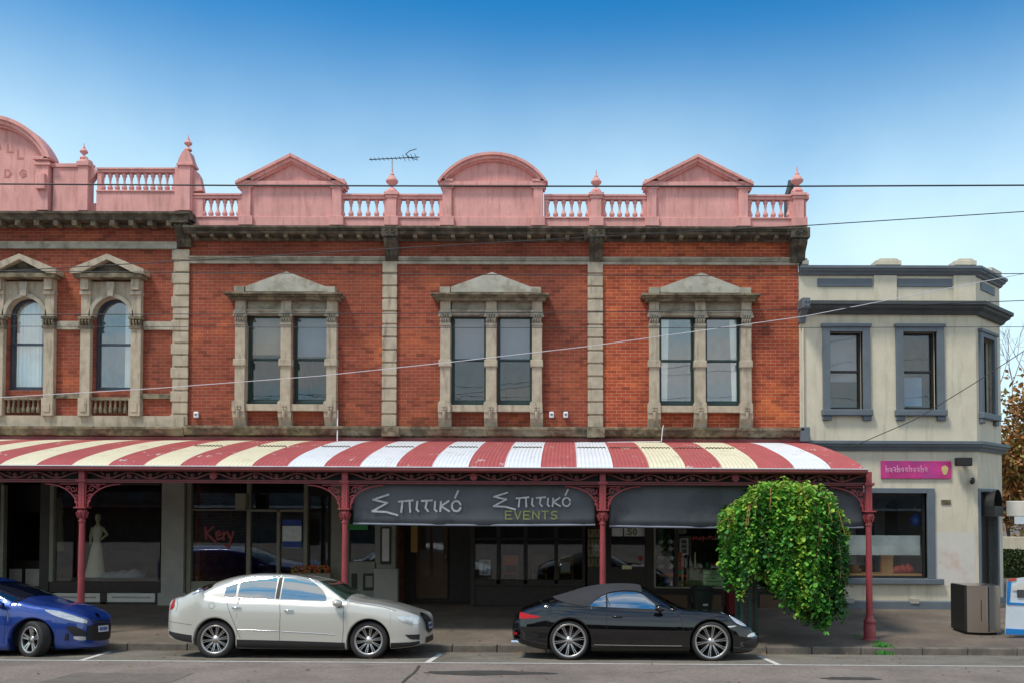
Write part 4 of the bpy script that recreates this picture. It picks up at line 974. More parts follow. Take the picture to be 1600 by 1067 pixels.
m = MB(); wall_with_holes(m, x0c, x1c, zband, zc_top, [W1, W2], YF, YF + .3); wall_with_holes(m, x0c, x1c, ZB, zband, [GW], YF, YF + .3)
m.build('rendered_wall', 'render', cor_b)
# chamfer wall with window and doorway
u0, u1 = UC(1534, 600)[0], UC(1551, 600)[0]; cw = (u0 + .0, u1, UC(1541, 646)[1], UC(1541, 530)[1])
d0, d1 = UC(1531, 850)[0], UC(1557, 850)[0]; dr = (d0, d1, ZB, UC(1545, 768)[1])
m = MB(); wall_with_holes(m, 0.001, LCH, zband, zc_top, [cw], 0, .3); wall_with_holes(m, 0.001, LCH, ZB, zband, [dr], 0, .3); m.map(chf); m.build('chamfer_wall', 'render', cor_b)
m = MB(); m.box(x2c - .3, x2c, y2c, y2c + 12, ZB, zc_top); m.box(x0c, x0c + .25, YF + .3, y2c + 12, ZB, zc_top); m.box(x0c + .25, x2c - .3, y2c + 11.7, y2c + 12, ZB, zc_top - .1); m.build('side_wall', 'render', cor_b)
m = MB(); m.box(x0c + .25, x2c - .3, YF + 1.3, y2c + 11.7, zc_top - 1.0, zc_top - .9); m.build('roof', 'black', cor_b)
path = [(x0c + .003, YF), (x1c, YF), (x2c, y2c), (x2c, y2c + 12)]
def cor(y0, y1, out, mat, name, fn=None, yy=None):
    zt, zb_ = zc(y0, YF - out), zc(y1, YF - out * .3); h = zt - zb_
    m = MB(); m.sweep([(-.02, zt), (out, zt), (out, zt - h * .3), (out * .8, zt - h * .38), (out * .75, zt - h * .55), (out * .45, zt - h * .75), (out * .3, zb_), (-.02, zb_)], path); return m.build(name, mat, cor_b)
cor(415, 430.5, .2, 'bluegrey', 'parapet_cornice'); cor(470, 491, .32, 'bluegrey_dark', 'main_cornice'); cor(688, 703.5, .2, 'bluegrey', 'storey_band')
for a, b in ((1252, 1262), (1366, 1406), (1489, 1523)):
    m = MB(); m.box(A(a, 410, YF)[0], A(b, 410, YF)[0], YF - .12, YF + .3, zc(415) - .02, zc(409)); m.xz([(A(a, 410, YF)[0] + .03, zc(409)), (A(b, 410, YF)[0] - .03, zc(409)), (A(b, 410, YF)[0] - .12, zc(406)), (A(a, 410, YF)[0] + .12, zc(406))], YF - .1, YF + .28); m.build('parapet_block', 'render', cor_b, bevel=.01)
m = MB(); m.box(.9, 1.6, -.1, .3, zc(415) - .02, zc(408)); m.map(chf); m.build('parapet_block', 'render', cor_b)
for a, b in ((1365, 1400), (1489, 1523)):
    m = MB(); m.box(A(a, 450, YF)[0], A(b, 450, YF)[0], YF - .05, YF, zc(471), zc(430)); m.build('parapet_pier', 'render', cor_b)
for a, b in ((1277, 1363), (1402, 1487)):
    m = MB(); m.box(A(a, 440, YF)[0], A(b, 440, YF)[0], YF - .03, YF, zc(449), zc(436)); m.build('parapet_panel', 'bluegrey', cor_b, bevel=.01)
m = MB(); m.box(.35, 1.3, -.03, 0, zc(449), zc(436)); m.map(chf); m.build('parapet_panel', 'bluegrey', cor_b)
# console at the brick neighbour
m = MB(); xa, xb = A(1250, 475, YF - .3)[0], A(1262.5, 475, YF - .3)[0]; m.box(xa, xb, YF - .52, YF, zc(482, YF - .5), zc(466, YF - .5))
for a in (.25, .62):
    for b in (.25, .65): m.box(xa + .2 * a, xa + .2 * a + .05, YF - .54, YF - .5, zc(482, YF - .5) + .26 * b - .03, zc(482, YF - .5) + .26 * b + .03)
m.prof([(YF, zc(484)), (YF - .4, zc(485)), (YF - .36, zc(491)), (YF - .15, zc(499)), (YF - .12, zc(506)), (YF, zc(506))], xa + .02, xb - .01); m.build('console_bracket', 'bluegrey', cor_b, bevel=.01)
m = MB(); m.box(A(1251, 680, YF - .3)[0], A(1266, 680, YF - .3)[0], YF - .3, YF, zc(690, YF - .3), zc(667, YF - .3)); m.build('band_stop', 'bluegrey', cor_b, bevel=.015)
def surround(w, mp=None, mat='bluegrey'):
    a, b, c, d = w; t = .19; p = .07
    m = MB()
    m.box(a - t, a, -p, .12, c, d + .17); m.box(b, b + t, -p, .12, c, d + .17); m.box(a, b, -p, .12, d, d + .17); m.box(a - t - .03, b + t + .03, -p - .04, 0, d + .12, d + .2)
    mv = (lambda X, Y_, z: (X, YF + Y_, z)) if mp is None else mp
    m.map(mv); s_ = m.build('window_surround', mat, cor_b, bevel=.01)
    m = MB(); m.box(a - t - .04, b + t + .04, -p - .07, .12, c - .16, c); m.box(a - t - .02, a + .02, -p - .02, 0, c - .28, c - .16); m.box(b - .02, b + t + .02, -p - .02, 0, c - .28, c - .16); m.map(mv); m.build('window_sill', mat, s_, bevel=.02)
    m = MB(); g = .05; y_ = .2
    m.box(a, a + g, y_ - .04, y_ + .04, c, d); m.box(b - g, b, y_ - .04, y_ + .04, c, d); m.box(a + g, b - g, y_ - .04, y_ + .04, d - g, d); m.box(a + g, b - g, y_ - .04, y_ + .04, c, c + g * 1.5); zm = (c + d) / 2; m.box(a + g, b - g, y_ - .03, y_ + .03, zm - .03, zm + .03)
    m.map(mv); f = m.build('window_frame', 'black', s_)
    for za, zb_ in ((c + g * 1.5, zm - .03), (zm + .03, d - g)):
        m = MB(); m.box(a + g, b - g, y_ - .004, y_ + .004, za, zb_); m.map(mv); m.build('pane', 'glass_dark', f)
    m = MB(); A0, B0, C0, D0 = a - .1, b + .1, c - .1, d + .1; yf, yb = .305, 1.0
    m.add([(A0, yf, C0), (B0, yf, C0), (B0, yf, D0), (A0, yf, D0), (A0, yb, C0), (B0, yb, C0), (B0, yb, D0), (A0, yb, D0)], [(4, 5, 6, 7), (0, 4, 7, 3), (1, 2, 6, 5), (0, 1, 5, 4), (3, 7, 6, 2)], False); m.map(mv); m.build('room', 'shoproom', f)
    return f
f1 = surround(W1); f2 = surround(W2); f3 = surround(cw, chf)
m = MB(); m.box(W1[0] + .05, W1[1] - .05, YF + .32, YF + .33, W1[2] + (W1[3] - W1[2]) * .38, W1[3]); m.build('roller_blind', 'blind', f1)
M['screenblue'] = pm('pale_blue_board', (.2, .32, .5), .6)
m = MB(); m.box(W2[0] + .08, W2[1] - .22, YF + .4, YF + .42, W2[2] + .15, W2[2] + (W2[3] - W2[2]) * .45); m.build('window_board', 'screenblue', f2)
# ground floor window
a, b, c, d = GW
m = MB(); m.box(a - .2, a, YF - .06, YF + .15, c, d + .13); m.box(b, b + .2, YF - .06, YF + .15, c, d + .13); m.box(a, b, YF - .06, YF + .15, d, d + .13); sg = m.build('window_surround', 'bluegrey', cor_b, bevel=.01)
m = MB(); m.box(a - .3, b + .38, YF - .14, YF + .15, c - .14, c); m.build('window_sill', 'bluegrey', sg, bevel=.015)
m = MB(); g = .06; m.box(a, a + g, YF + .1, YF + .18, c, d); m.box(b - g, b, YF + .1, YF + .18, c, d); m.box(a + g, b - g, YF + .1, YF + .18, c, c + g); m.box(a + g, b - g, YF + .1, YF + .18, d - g, d); fg = m.build('window_frame', 'black', sg)
m = MB(); m.box(a + g, b - g, YF + .136, YF + .144, c + g, d - g); m.build('pane', 'glass', fg)
m = MB(); A0, B0, C0, D0 = a - .3, b + .3, c - .4, d + .2; yf, yb = YF + .305, YF + 3
m.add([(A0, yf, C0), (B0, yf, C0), (B0, yf, D0), (A0, yf, D0), (A0, yb, C0), (B0, yb, C0), (B0, yb, D0), (A0, yb, D0)], [(4, 5, 6, 7), (0, 4, 7, 3), (1, 2, 6, 5), (0, 1, 5, 4), (3, 7, 6, 2)], False); m.build('room', 'greytrim', fg)
M['frost'] = pm('frosted_window_film', (.42, .47, .48), .5, var=.25, scale=2)
m = MB(); m.box(a + g, b - g - .05, YF + .15, YF + .154, zc(867), zc(836)); m.build('frosted_band', 'frost', fg)
for k, (px, w, mt) in enumerate(((1352, 26, 'cabin'), (1404, 40, 'shopwood'))):      # dark arched alcoves inside
    m = MB(); X = A(px, 800, YF + 2.9)[0]; hw = w / 2 / 54; pane_arch(m, X, c - .3, zc(800, YF + 2.9), hw, YF + 2.85, YF + 2.95); m.build('alcove', mt, fg)
# goods on the sill
M['red_thing'] = pm('red_cloth', (.4, .05, .04), .7); M['tan_thing'] = pm('tan_box', (.45, .25, .1), .7); M['blue_thing'] = pm('blue_plastic', (.03, .1, .4), .4)
def small(nm, label, cat, px, py, w, h, Y, mat, shape='pot', group=None):
    X, z = A(px, py, Y)
    m = MB()
    if shape == 'pot': m.lathe([(w * .35, 0), (w * .5, h * .2), (w * .5, h * .6), (w * .35, h * .85), (w * .4, h), (w * .33, h * .97)], 0, 0, 12)
    elif shape == 'heap':
        for k in range(3): m.lathe([(w * .1, 0), (w * .34, h * .2), (w * .3, h * .6), (.01, h * (.8 + .1 * k))], (k - 1) * w * .3, .03 * k, 10)
    else: m.box(-w / 2, w / 2, -w * .3, w * .3, 0, h * .8); m.box(-w / 2 - .01, w / 2 + .01, -w * .3 - .01, w * .3 + .01, h * .8, h)
    o = m.build(nm, mat, None, world=False, bevel=.006 if shape == 'box' else 0); o.location = (X, Y, z - GR * X); tag(o, label, cat, group); return o
m = MB(); m.box(a, b, YF + .32, YF + 1.0, zc(901), zc(897)); m.build('display_shelf', 'tan_thing', fg)
small('cushion', 'red cushion behind the corner shop window', 'cushion', 1411, 897, .5, .3, YF + .7, 'red_thing', 'heap')
small('box', 'tan box standing on the shelf in the corner shop window', 'box', 1385, 897, .3, .55, YF + .7, 'tan_thing', 'box')
small('basket', 'brown basket low in the corner shop window left of the post', 'basket', 1332, 897, .45, .25, YF + .7, 'leaf_brown', 'pot')
m = MB(); X, z = A(1431, 822, YF + .6); m.lathe([(.02, 0), (.12, .03), (.16, .12), (.15, .22), (.06, .3), (.03, .36)], 0, 0, 14); m.tube([(0, 0, .34), (.0, 0, .95)], .006, 5)
o = m.build('hanging_bird_ornament', 'blue_thing', None, world=False); o.location = (X, YF + .6, z - GR * X); tag(o, 'blue ornament hanging inside the corner shop window', 'ornament')
# skirting, vents, plaque, sign, lamps
m = MB(); m.sweep([(0, .1), (.05, .1), (.05, zc(939.5)), (.0, zc(937.5))], path); m.build('skirting', 'bluegrey', cor_b)
for px in (1327, 1428):
    m = MB(); X = A(px, 940, YF)[0]; m.box(X - .11, X + .11, YF - .08, YF - .01, zc(942), zc(934)); m.build('wall_vent', 'greytrim', cor_b, bevel=.01)
M['magenta'] = pm('magenta_sign_panel', (.5, .03, .2), .5, var=.3, scale=2.5, stain=(.3, .05, .25), samt=.6, sscale=1.5); M['signwhite'] = pm('pale_pink_lettering', (.62, .26, .44), .6)
sgn = thing('shop_sign', 'long magenta shop sign with faded pale lettering on cream wall', 'sign', P(1431, 747, YF - .04))
m = MB(); pb(m, 1377, 719.5, 1486.5, 747, YF - .05, YF - .001); m.build('sign_board', 'magenta', sgn, bevel=.005)
rs_ = random.Random(6)
for i_ in range(11):
    x = 1384 + i_ * 6.1; y0 = 729 + rs_.uniform(-.6, .6); strokes(sgn, 'faded_letter', [[(x, y0 + rs_.uniform(1, 3)), (x + 2.2, y0 + 1.5), (x + 3.6, y0 + 3), (x + 2.4, y0 + 6.5), (x + .4, y0 + 5), (x + 3.8, y0 + 7.5)]] if i_ % 3 else [[(x, y0 - 2.5), (x + .5, y0 + 7.5)], [(x + .5, y0 + 4), (x + 3.4, y0 + 2), (x + 3.6, y0 + 7.5)]], 'signwhite', YF - .052, .014)
M['gold'] = pm('faded_gold_motif', (.6, .5, .2), .6); m = MB(); X, z = A(1475, 734, YF); m.xz([(X + .08 * math.cos(t) * (1 + .2 * math.sin(3 * t)), z + .12 * math.sin(t)) for t in [2 * math.pi * k / 20 for k in range(20)]], YF - .056, YF - .05); m.build('motif', 'gold', sgn)
fl = thing('wall_floodlight', 'black floodlight on the cream wall beside the magenta sign', 'floodlight', P(1508, 728, YF)); m = MB(); pb(m, 1496, 714, 1520, 727, YF - .3, YF - .12); o = m.build('lamp_housing', 'black', fl, bevel=.02); m = MB(); pb(m, 1505, 718, 1511, 722, YF - .13, YF); m.build('bracket', 'black', fl)
cm = thing('security_camera', 'small dark security camera on the cream wall above the plaque', 'camera', P(1520, 752, YF)); m = MB(); X, z = A(1521, 751, YF - .1); m.tube([(X, YF, z + .08), (X, YF - .1, z + .08), (X - .02, YF - .13, z)], .015, 6); m.build('bracket', 'black', cm); m = MB(); m.tube([(X + .03, YF - .02, z + .03), (X - .1, YF - .25, z - .03)], [.05, .06], 10); m.build('camera_body', 'black', cm)
pq = MB(); pb(pq, 1471, 780, 1486, 787.5, YF - .025, YF - .001); tag(pq.build('wall_plaque', 'ledge', bevel=.005), 'small dull metal plaque on the cream wall left of the corner door', 'plaque')
M['patchwhite'] = pm('painted_over_patch', (.6, .57, .52), .75, var=.04, stain=(.55, .36, .28), samt=.55, sscale=1.1, smin=.56, smax=.66)
m = MB(); pb(m, 1461, 831, 1523, 915, YF - .004, YF - .0005); m.build('overpainted_patch', 'patchwhite', cor_b)
# corner door
M['doorgreen'] = pm('dull_green_door_frame', (.09, .12, .11), .5)
m = MB(); a, b, c, d = dr; m.box(a - .08, a, -.05, .3, .3, d + .08); m.box(b, b + .1, -.05, .3, .3, d + .08); m.box(a, b, -.05, .3, d, d + .08); m.map(chf); fr = m.build('door_frame', 'bluegrey', cor_b, bevel=.01)
m = MB(); m.box(a, b, .2, .26, .3, d - .6); m.map(chf); dd = m.build('door', 'black', fr); m = MB(); m.box(a, b, .2, .26, d - .55, d); m.map(chf); m.build('fanlight', 'carglass', fr); m = MB(); m.box(a + .08, a + .11, .14, .2, 1.2, 1.5); m.map(chf); m.build('handle', 'steel', dd)
m = MB(); m.box(a - .1, b + .1, -.25, .3, .2, .36); m.map(chf); m.build('door_step', 'kerb', cor_b)
lt = thing('box_sign', 'small grey box sign projecting beside the corner door', 'sign', chf(LCH - .1, -.5, 2.7))
m = MB(); m.box(LCH - .16, LCH - .04, -.75, -.15, UC(1565, 806)[1], UC(1565, 782)[1]); m.map(chf); m.build('sign_box', 'whitepanel', lt, bevel=.02); m = MB(); m.box(LCH - .12, LCH - .08, -.15, 0, UC(1565, 796)[1], UC(1565, 792)[1]); m.map(chf); m.build('bracket', 'black', lt)
lan = thing('door_awning_lamp', 'black round-topped lamp hood over the chamfered corner door', 'lamp', chf(.8, -.3, 2.6))
m = MB(); uu = (a + b) / 2 - .05
for j in range(8):
    pass
rows = [[(uu + .3 * math.cos(t), -.28 * (j / 5), UC(1543, 790)[1] + (.33 + .02 * j) * math.sin(t)) for t in [math.pi * k / 12 for k in range(13)]] for j in range(6)]
m.grid(rows); m.box(uu - .3, uu + .3, -.3, 0, UC(1543, 806)[1], UC(1543, 790)[1]); m.map(chf); m.build('hood', 'black', lan)
# telecom bits on the brick fronts
for px, lab in ((308, 'small white alarm box low on the brick wall beside the banded quoins'), (862, 'left one of a pair of small white boxes low on the brick wall'), (884, 'right one of a pair of small white boxes low on the brick wall')):
    o = thing('alarm_box', lab, 'box', P(px, 652, YF), 'small white boxes on the brick wall'); m = MB(); X, z = A(px, 648, YF); m.box(X - .06, X + .06, YF - .09, YF, z - .08, z + .08); m.build('case', 'roof_white', o, bevel=.02); m = MB(); m.box(X - .03, X + .03, YF - .1, YF - .088, z - .02, z + .03); m.build('vent', 'bluegrey', o)

dp_ = MB(); X = A(1254.5, 600, YF)[0]; dp_.tube([(X, YF - .05, A(1254, 508, YF)[1]), (X, YF - .05, A(1254, 668, YF)[1])], .022, 8); dp_.build('downpipe', 'render', cor_b)
# ---------------------------------------------------------------- shopfronts under the verandah
YS = YF + .02
M['tanframe'] = pm('tan_shop_frame', (.26, .235, .18), .6, var=.12); M['olivewall'] = pm('olive_grey_panelling', (.25, .25, .2), .6)
M['boxcream'] = pm('cream_card', (.8, .74, .45), .8, var=.08); M['orange'] = pm('orange_lacquer', (.7, .13, .03), .5, var=.15); M['mint'] = pm('mint_green_drawers', (.55, .92, .45), .5, var=.1, stain=(.36, .7, .34), samt=.4)
M['neon_red'] = pm('red_script_paint', (.3, .04, .035), .5); M['poster'] = pm('white_poster', (.72, .74, .72), .7, var=.15, scale=8); M['posterblue'] = pm('blue_poster_band', (.03, .07, .3), .6)
M['yellow'] = pm('ochre_yellow_paint', (.42, .25, .05), .6); M['dress'] = pm('ivory_dress', (.75, .76, .6), .8, var=.08); M['skin'] = pm('mannequin_plaster', (.6, .54, .36), .6); M['bamboo'] = pm('dark_grained_timber', (.13, .075, .04), .6)
M['teal'] = pm('pale_silver_ceramic', (.6, .62, .58), .25, var=.2, scale=10); M['binlid'] = pm('dark_green_plastic', (.022, .04, .032), .4); M['binbody'] = pm('green_bin_plastic', (.035, .055, .043), .5); M['binred'] = pm('dark_red_plastic', (.13, .008, .012), .5)
zs_ = lambda y, yy=YS: A(700, y, yy)[1]
def fill(root, rects, mat, name='frame', Yf=YS, dep=.16, parent=None, bevel=.006, sep=False):
    if sep:
        for r in rects:
            m = MB(); pb(m, *r, Yf, Yf + dep); m.build(name, mat, parent or root, bevel=bevel)
        return
    m = MB()
    for r in rects: pb(m, *r, Yf, Yf + dep)
    return m.build(name, mat, parent or root, bevel=bevel)
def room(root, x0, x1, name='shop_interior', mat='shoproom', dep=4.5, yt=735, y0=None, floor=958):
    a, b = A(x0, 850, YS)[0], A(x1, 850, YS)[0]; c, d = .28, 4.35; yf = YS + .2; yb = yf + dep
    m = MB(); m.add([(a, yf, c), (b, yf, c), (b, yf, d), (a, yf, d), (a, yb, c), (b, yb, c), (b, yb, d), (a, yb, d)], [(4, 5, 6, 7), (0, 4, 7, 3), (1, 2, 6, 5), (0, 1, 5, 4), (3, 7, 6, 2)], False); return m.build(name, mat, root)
def panes(root, rects, Y=YS + .08, mat='glass'):
    for r in rects: m = MB(); pb(m, *r, Y, Y + .008); m.build('shop_pane', mat, root)
TOP = 720
# fascia behind the verandah, the whole run
for root, a, b in ((left, None, XLb), (gabled, X1a, X2a), (arched, X2a, X3a), (sharp, X3a, X3b)):
    a = XL0 if a is None else a
    m = MB(); m.box(a + .001, b - .001, YS - .05, YS + .33, 3.55, ZV - .3); m.build('shop_fascia', 'shopwood', root)
# --- bridal shop in the tall building
fill(left, [(-140, TOP, 5, 946), (62, TOP, 77, 946), (77, 908, 250, 925), (157, 925, 166, 946), (77, 925, 82, 946), (243, 925, 250, 946), (77, TOP, 250, 757), (82, 940, 243, 946)], 'shopwood', 'shopfront_joinery')
fill(left, [(77, 757, 83, 908), (0, 757, 5, 945)], 'olivewall', 'shop_mullion', sep=True, Yf=YS - .01)
fill(left, [(83, 926, 156, 940), (167, 926, 242, 940)], 'whitepanel', 'stall_panel', sep=True, Yf=YS + .02)
fill(left, [(90, 931, 149, 934), (174, 931, 235, 934)], 'greytrim', 'panel_moulding', sep=True, Yf=YS + .01, dep=.02)
fill(left, [(252, 740, 287, 930)], 'greytrim', 'shop_pilaster', Yf=YS - .1); fill(left, [(246, 926, 291, 948)], 'greytrim', 'pilaster_base', Yf=YS - .16, dep=.2)
panes(left, [(83, 757, 250, 908)])
YD = YS + .9
dg = fill(left, [(5, 757, 14, 946), (62, 757, 68, 946), (14, 757, 62, 800), (14, 875, 62, 888), (14, 915, 62, 946), (34, 888, 39, 915)], 'shopwood', 'shop_door', Yf=YD)
fill(left, [(14, 888, 34, 915), (39, 888, 62, 915)], 'whitepanel', 'door_panel', Yf=YD + .02, parent=dg, sep=True); m = MB(); pb(m, 14, 800, 62, 875, YD + .05, YD + .058); m.build('door_pane', 'glass', dg)
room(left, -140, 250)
m = MB(); m.box(A(83, 800, YS)[0], A(250, 800, YS)[0], YS + .2, YS + 1.1, .3, zs_(906)); m.build('window_floor', 'shopwood', left)
# mannequin in a long ivory dress
man = thing('dress_mannequin', 'headed plaster mannequin in a long ivory gown in the shop window', 'mannequin', P(151, 907, YS + .45))
Xm = A(150.5, 880, YS + .45)[0]; Ym = YS + .5; zb_ = zs_(906); hz = A(150, 804, Ym)[1] - zb_
def body(name, rings, mat, seg=20):
    rows = []
    for z, rx, ry, ox, oy in rings: rows.append([(Xm + ox + rx * math.cos(2 * math.pi * k / seg), Ym + oy + ry * math.sin(2 * math.pi * k / seg), zb_ + z) for k in range(seg + 1)])
    m = MB(); m.grid(rows); return m.build(name, mat, man, weld=True)
H = hz / 1.75
rings = []
for z, r in ((0, .27), (.05, .27), (.3, .23), (.6, .18), (.85, .145), (.98, .115), (1.06, .1), (1.16, .125), (1.28, .14), (1.36, .13), (1.42, .1)): rings.append((z * H, r * H, r * .8 * H, -.06 * (1 - z / 1.4), 0))
body('gown', rings, 'dress', 26)
body('torso', [(z * H, rx * H, ry * H, ox, 0) for z, rx, ry, ox in ((1.3, .1, .08, 0), (1.42, .12, .07, 0), (1.46, .08, .06, 0), (1.49, .045, .045, 0), (1.55, .042, .042, .0), (1.58, .055, .06, 0), (1.63, .072, .085, 0), (1.7, .075, .09, 0), (1.76, .06, .075, 0), (1.79, .02, .03, 0))], 'skin')
m = MB(); m.tube([(Xm - .14 * H, Ym, zb_ + 1.4 * H), (Xm - .19 * H, Ym - .02, zb_ + 1.15 * H), (Xm - .15 * H, Ym - .1, zb_ + .92 * H)], [.045, .035, .025], 8); m.build('arm', 'skin', man)
m = MB(); m.tube([(Xm + .13 * H, Ym, zb_ + 1.4 * H), (Xm + .27 * H, Ym, zb_ + 1.2 * H), (Xm + .14 * H, Ym - .08, zb_ + 1.06 * H)], [.045, .035, .025], 8); m.build('arm', 'skin', man)
small('folded_fabric', 'heap of grey folded fabric in the bridal shop window', 'fabric', 192, 906, .9, .3, YS + .5, 'blind', 'heap')
dp = thing('dress_on_stand', 'dull beige dress on a stand between door and red post', 'dress', P(92, 905, YS + .5)); X = A(91, 880, YS + .5)[0]
m = MB(); m.lathe([(.14, zs_(865)), (.12, zs_(840)), (.09, zs_(815)), (.11, zs_(800)), (.06, zs_(782)), (.02, zs_(778))], X, YS + .5, 16); m.build('dress_cloth', 'tanframe', dp); m = MB(); m.tube([(X, YS + .5, zs_(906)), (X, YS + .5, zs_(860))], .015, 6); m.build('stand_pole', 'black', dp)
# --- shop with red script
fill(gabled, [(291, 740, 298, 946), (298, 908, 476, 920), (474, 740, 480, 946), (517, 740, 534, 946), (385, 740, 391, 908), (432, 795, 437, 908), (391, 795, 474, 799), (298, 795, 385, 797)], 'tanframe', 'shopfront_joinery')
fill(gabled, [(298, 920, 474, 946)], 'greytrim', 'stall_riser', Yf=YS + .03)
panes(gabled, [(298, 740, 385, 908), (391, 740, 474, 908)]); room(gabled, 297, 534)
m = MB(); pb(m, 480, 740, 517, 946, YS + .9, YS + .95); d_ = m.build('shop_door', 'shopwood', gabled); m = MB(); pb(m, 485, 775, 512, 905, YS + .89, YS + .899); m.build('door_pane', 'glass', d_)
strokes(gabled, 'lettering', [[(321, 823), (322, 842)], [(334, 822), (322, 832), (337, 846)], [(338, 837), (345, 834), (343, 829), (338, 832), (340, 842), (347, 840)], [(349, 831), (350, 842)], [(349, 834), (356, 830)], [(356, 831), (360, 841)], [(365, 830), (357, 855), (351, 850)]], 'neon_red', YS + .07, .028)
m = MB(); pb(m, 368, 822, 369.5, 850, YS + .06, YS + .07); 
po = thing('window_poster', 'white poster with blue top and bottom bands in the shop window', 'poster', P(456, 856, YS + .06)); m = MB(); pb(m, 441, 811, 471, 855, YS + .05, YS + .06); m.build('sheet', 'poster', po); fill(po, [(441, 811, 471, 821)], 'posterblue', 'top_band', Yf=YS + .045, dep=.005, bevel=0, parent=po); fill(po, [(441, 845, 471, 854.5)], 'posterblue', 'bottom_band', Yf=YS + .045, dep=.005, bevel=0, parent=po)
hl = thing('hanging_lantern', 'square tan lantern hanging at the top of the window', 'lantern', P(375, 795, YS - .6)); m = MB(); pb(m, 367, 770, 384, 795, YS - .8, YS - .5); m.build('shade', 'tanframe', hl, bevel=.02); m = MB(); X = A(375.5, 780, YS - .65)[0]; m.tube([(X, YS - .65, A(375, 771, YS - .65)[1]), (X, YS - .65, 4.3)], .01, 5); m.build('cord', 'black', hl)
fl_ = thing('flower_box', 'row of yellow and orange flowers in a trough behind the white sedan', 'flower box', P(485, 895, YS - .4)); m = MB(); pb(m, 456, 895, 516, 905, YS - .55, YS - .25); m.build('trough', 'tanframe', fl_, bevel=.01)
m = MB(); rf = random.Random(5)
for k in range(130):
    X = A(457 + rf.random() * 57, 890, YS - .4)[0]; zz = A(480, 884 + rf.random() * 12, YS - .4)[1]; yy = YS - .4 + rf.uniform(-.12, .12); s = .025
    m.lathe([(.003, 0), (s, .01), (s * 1.1, .03), (.004, .04)], X, yy, 6, cz=zz, mat=0 if X < A(475, 890, YS)[0] else (1 if rf.random() < .7 else 0))
m.build('flowers', ['yellow', 'orange'], fl_)
small('table_lamp', 'white lampshade on a pole inside the window beside the grey pilaster', 'lamp', 305, 826, .2, .22, YS + .6, 'curtain'); 
# --- Greek café
ar = arched
fill(ar, [(536, 740, 545, 946), (586, 740, 618, 890), (545, 877, 588, 946)], 'olivewall', 'shopfront_panelling', Yf=YS - .03)
fill(ar, [(584, 888, 621, 948)], 'greytrim', 'pilaster_base', Yf=YS - .1, dep=.2); fill(ar, [(594, 822, 611, 881)], 'shopwood', 'menu_case', Yf=YS - .06, dep=.05); fill(ar, [(597, 825, 608, 876)], 'whitepanel', 'menu_sheet', Yf=YS - .068, dep=.01)
fill(ar, [(549, 895, 558, 920), (567, 895, 586, 922)], 'shopwood', 'panel_moulding', Yf=YS - .045, dep=.02, sep=True); fill(ar, [(571, 899, 582, 917)], 'olivewall', 'panel_field', Yf=YS - .05, dep=.01)
panes(ar, [(545, 740, 586, 877)]); room(ar, 536, 918)
gs = MB(); pb(gs, 544, 818, 575, 827, YS - .03, YS); M['green_sign'] = pm('green_sign', (.02, .3, .05), .5); tag(gs.build('green_sign_strip', 'green_sign'), 'narrow bright green sign strip beside the red post', 'sign')
fill(ar, [(735, 740, 742, 946), (776, 740, 782, 912), (818, 740, 824, 912), (866, 740, 872, 912), (910, 740, 918, 946), (742, 905, 910, 915), (742, 740, 910, 822), (742, 840, 910, 843)], 'shopwood', 'shopfront_joinery')
fill(ar, [(742, 915, 910, 946)], 'shopwood', 'stall_riser', Yf=YS + .04)
panes(ar, [(742, 822, 776, 905), (782, 822, 818, 905), (824, 822, 866, 905), (872, 822, 910, 905)])
m = MB(); pb(m, 618, 740, 735, 950, YS + 1.3, YS + 1.35); dd_ = m.build('recessed_wall', 'shopwood', ar); m = MB(); pb(m, 650, 800, 700, 935, YS + 1.22, YS + 1.3); d2 = m.build('cafe_door', 'bamboo', ar, bevel=.02); m = MB(); pb(m, 657, 815, 693, 900, YS + 1.21, YS + 1.218); m.build('door_pane', 'glass', d2); m = MB(); X, z = A(697, 870, YS + 1.2); m.tube([(X, YS + 1.2, z - .12), (X, YS + 1.15, z - .1), (X, YS + 1.15, z + .1), (X, YS + 1.2, z + .12)], .012, 6); m.build('handle', 'steel', d2)
yb_ = MB(); pb(yb_, 642, 818, 652, 862, YS + .5, YS + .54); tag(yb_.build('yellow_banner', 'yellow'), 'narrow ochre banner hanging in the dark café entrance', 'banner')
def chair(px, py, Y, mat, label):
    t = thing('cafe_chair', label, 'chair', P(px, py, Y), 'timber chairs in the café window'); X, z0 = A(px, py, Y); w = .2
    m = MB(); m.box(X - w, X + w, Y - .2, Y + .2, z0 + .42, z0 + .46); m.build('seat', mat, t, bevel=.01)
    for sx in (-1, 1):
        for sy in (-1, 1):
            m = MB(); m.tube([(X + sx * w * .9, Y + sy * .18, z0), (X + sx * w * .9, Y + sy * .18, z0 + (.42 if sy < 0 else .9))], .018, 6); m.build('leg', 'yellow', t)
    m = MB(); m.box(X - w, X + w, Y + .16, Y + .19, z0 + .62, z0 + .9); m.build('backrest', mat, t, bevel=.01)
    return t
M['chairwhite'] = pm('white_cushion', (.55, .58, .58), .7)
chair(884, 920, YS + .9, 'yellow', 'ochre timber chair with a white card behind it, rightmost in the café window'); chair(843, 920, YS + .9, 'bamboo', 'dark timber chair in the café window, next to the ochre one')
chair(797, 920, YS + .9, 'orange', 'orange timber chair in the café window, left of the dark one')
m = MB(); pb(m, 876, 878, 891, 893, YS + .6, YS + .61); tag(m.build('menu_card', 'chairwhite'), 'white card standing above the ochre chair in the café window', 'card')
m = MB(); pb(m, 749, 874, 767, 898, YS + .35, YS + .36); o = tag(m.build('blue_white_poster', 'poster'), 'pale blue and white poster low in the café window', 'poster'); m = MB(); pb(m, 754, 876, 762, 896, YS + .34, YS + .348); m.build('blue_figure', 'screenblue', o)
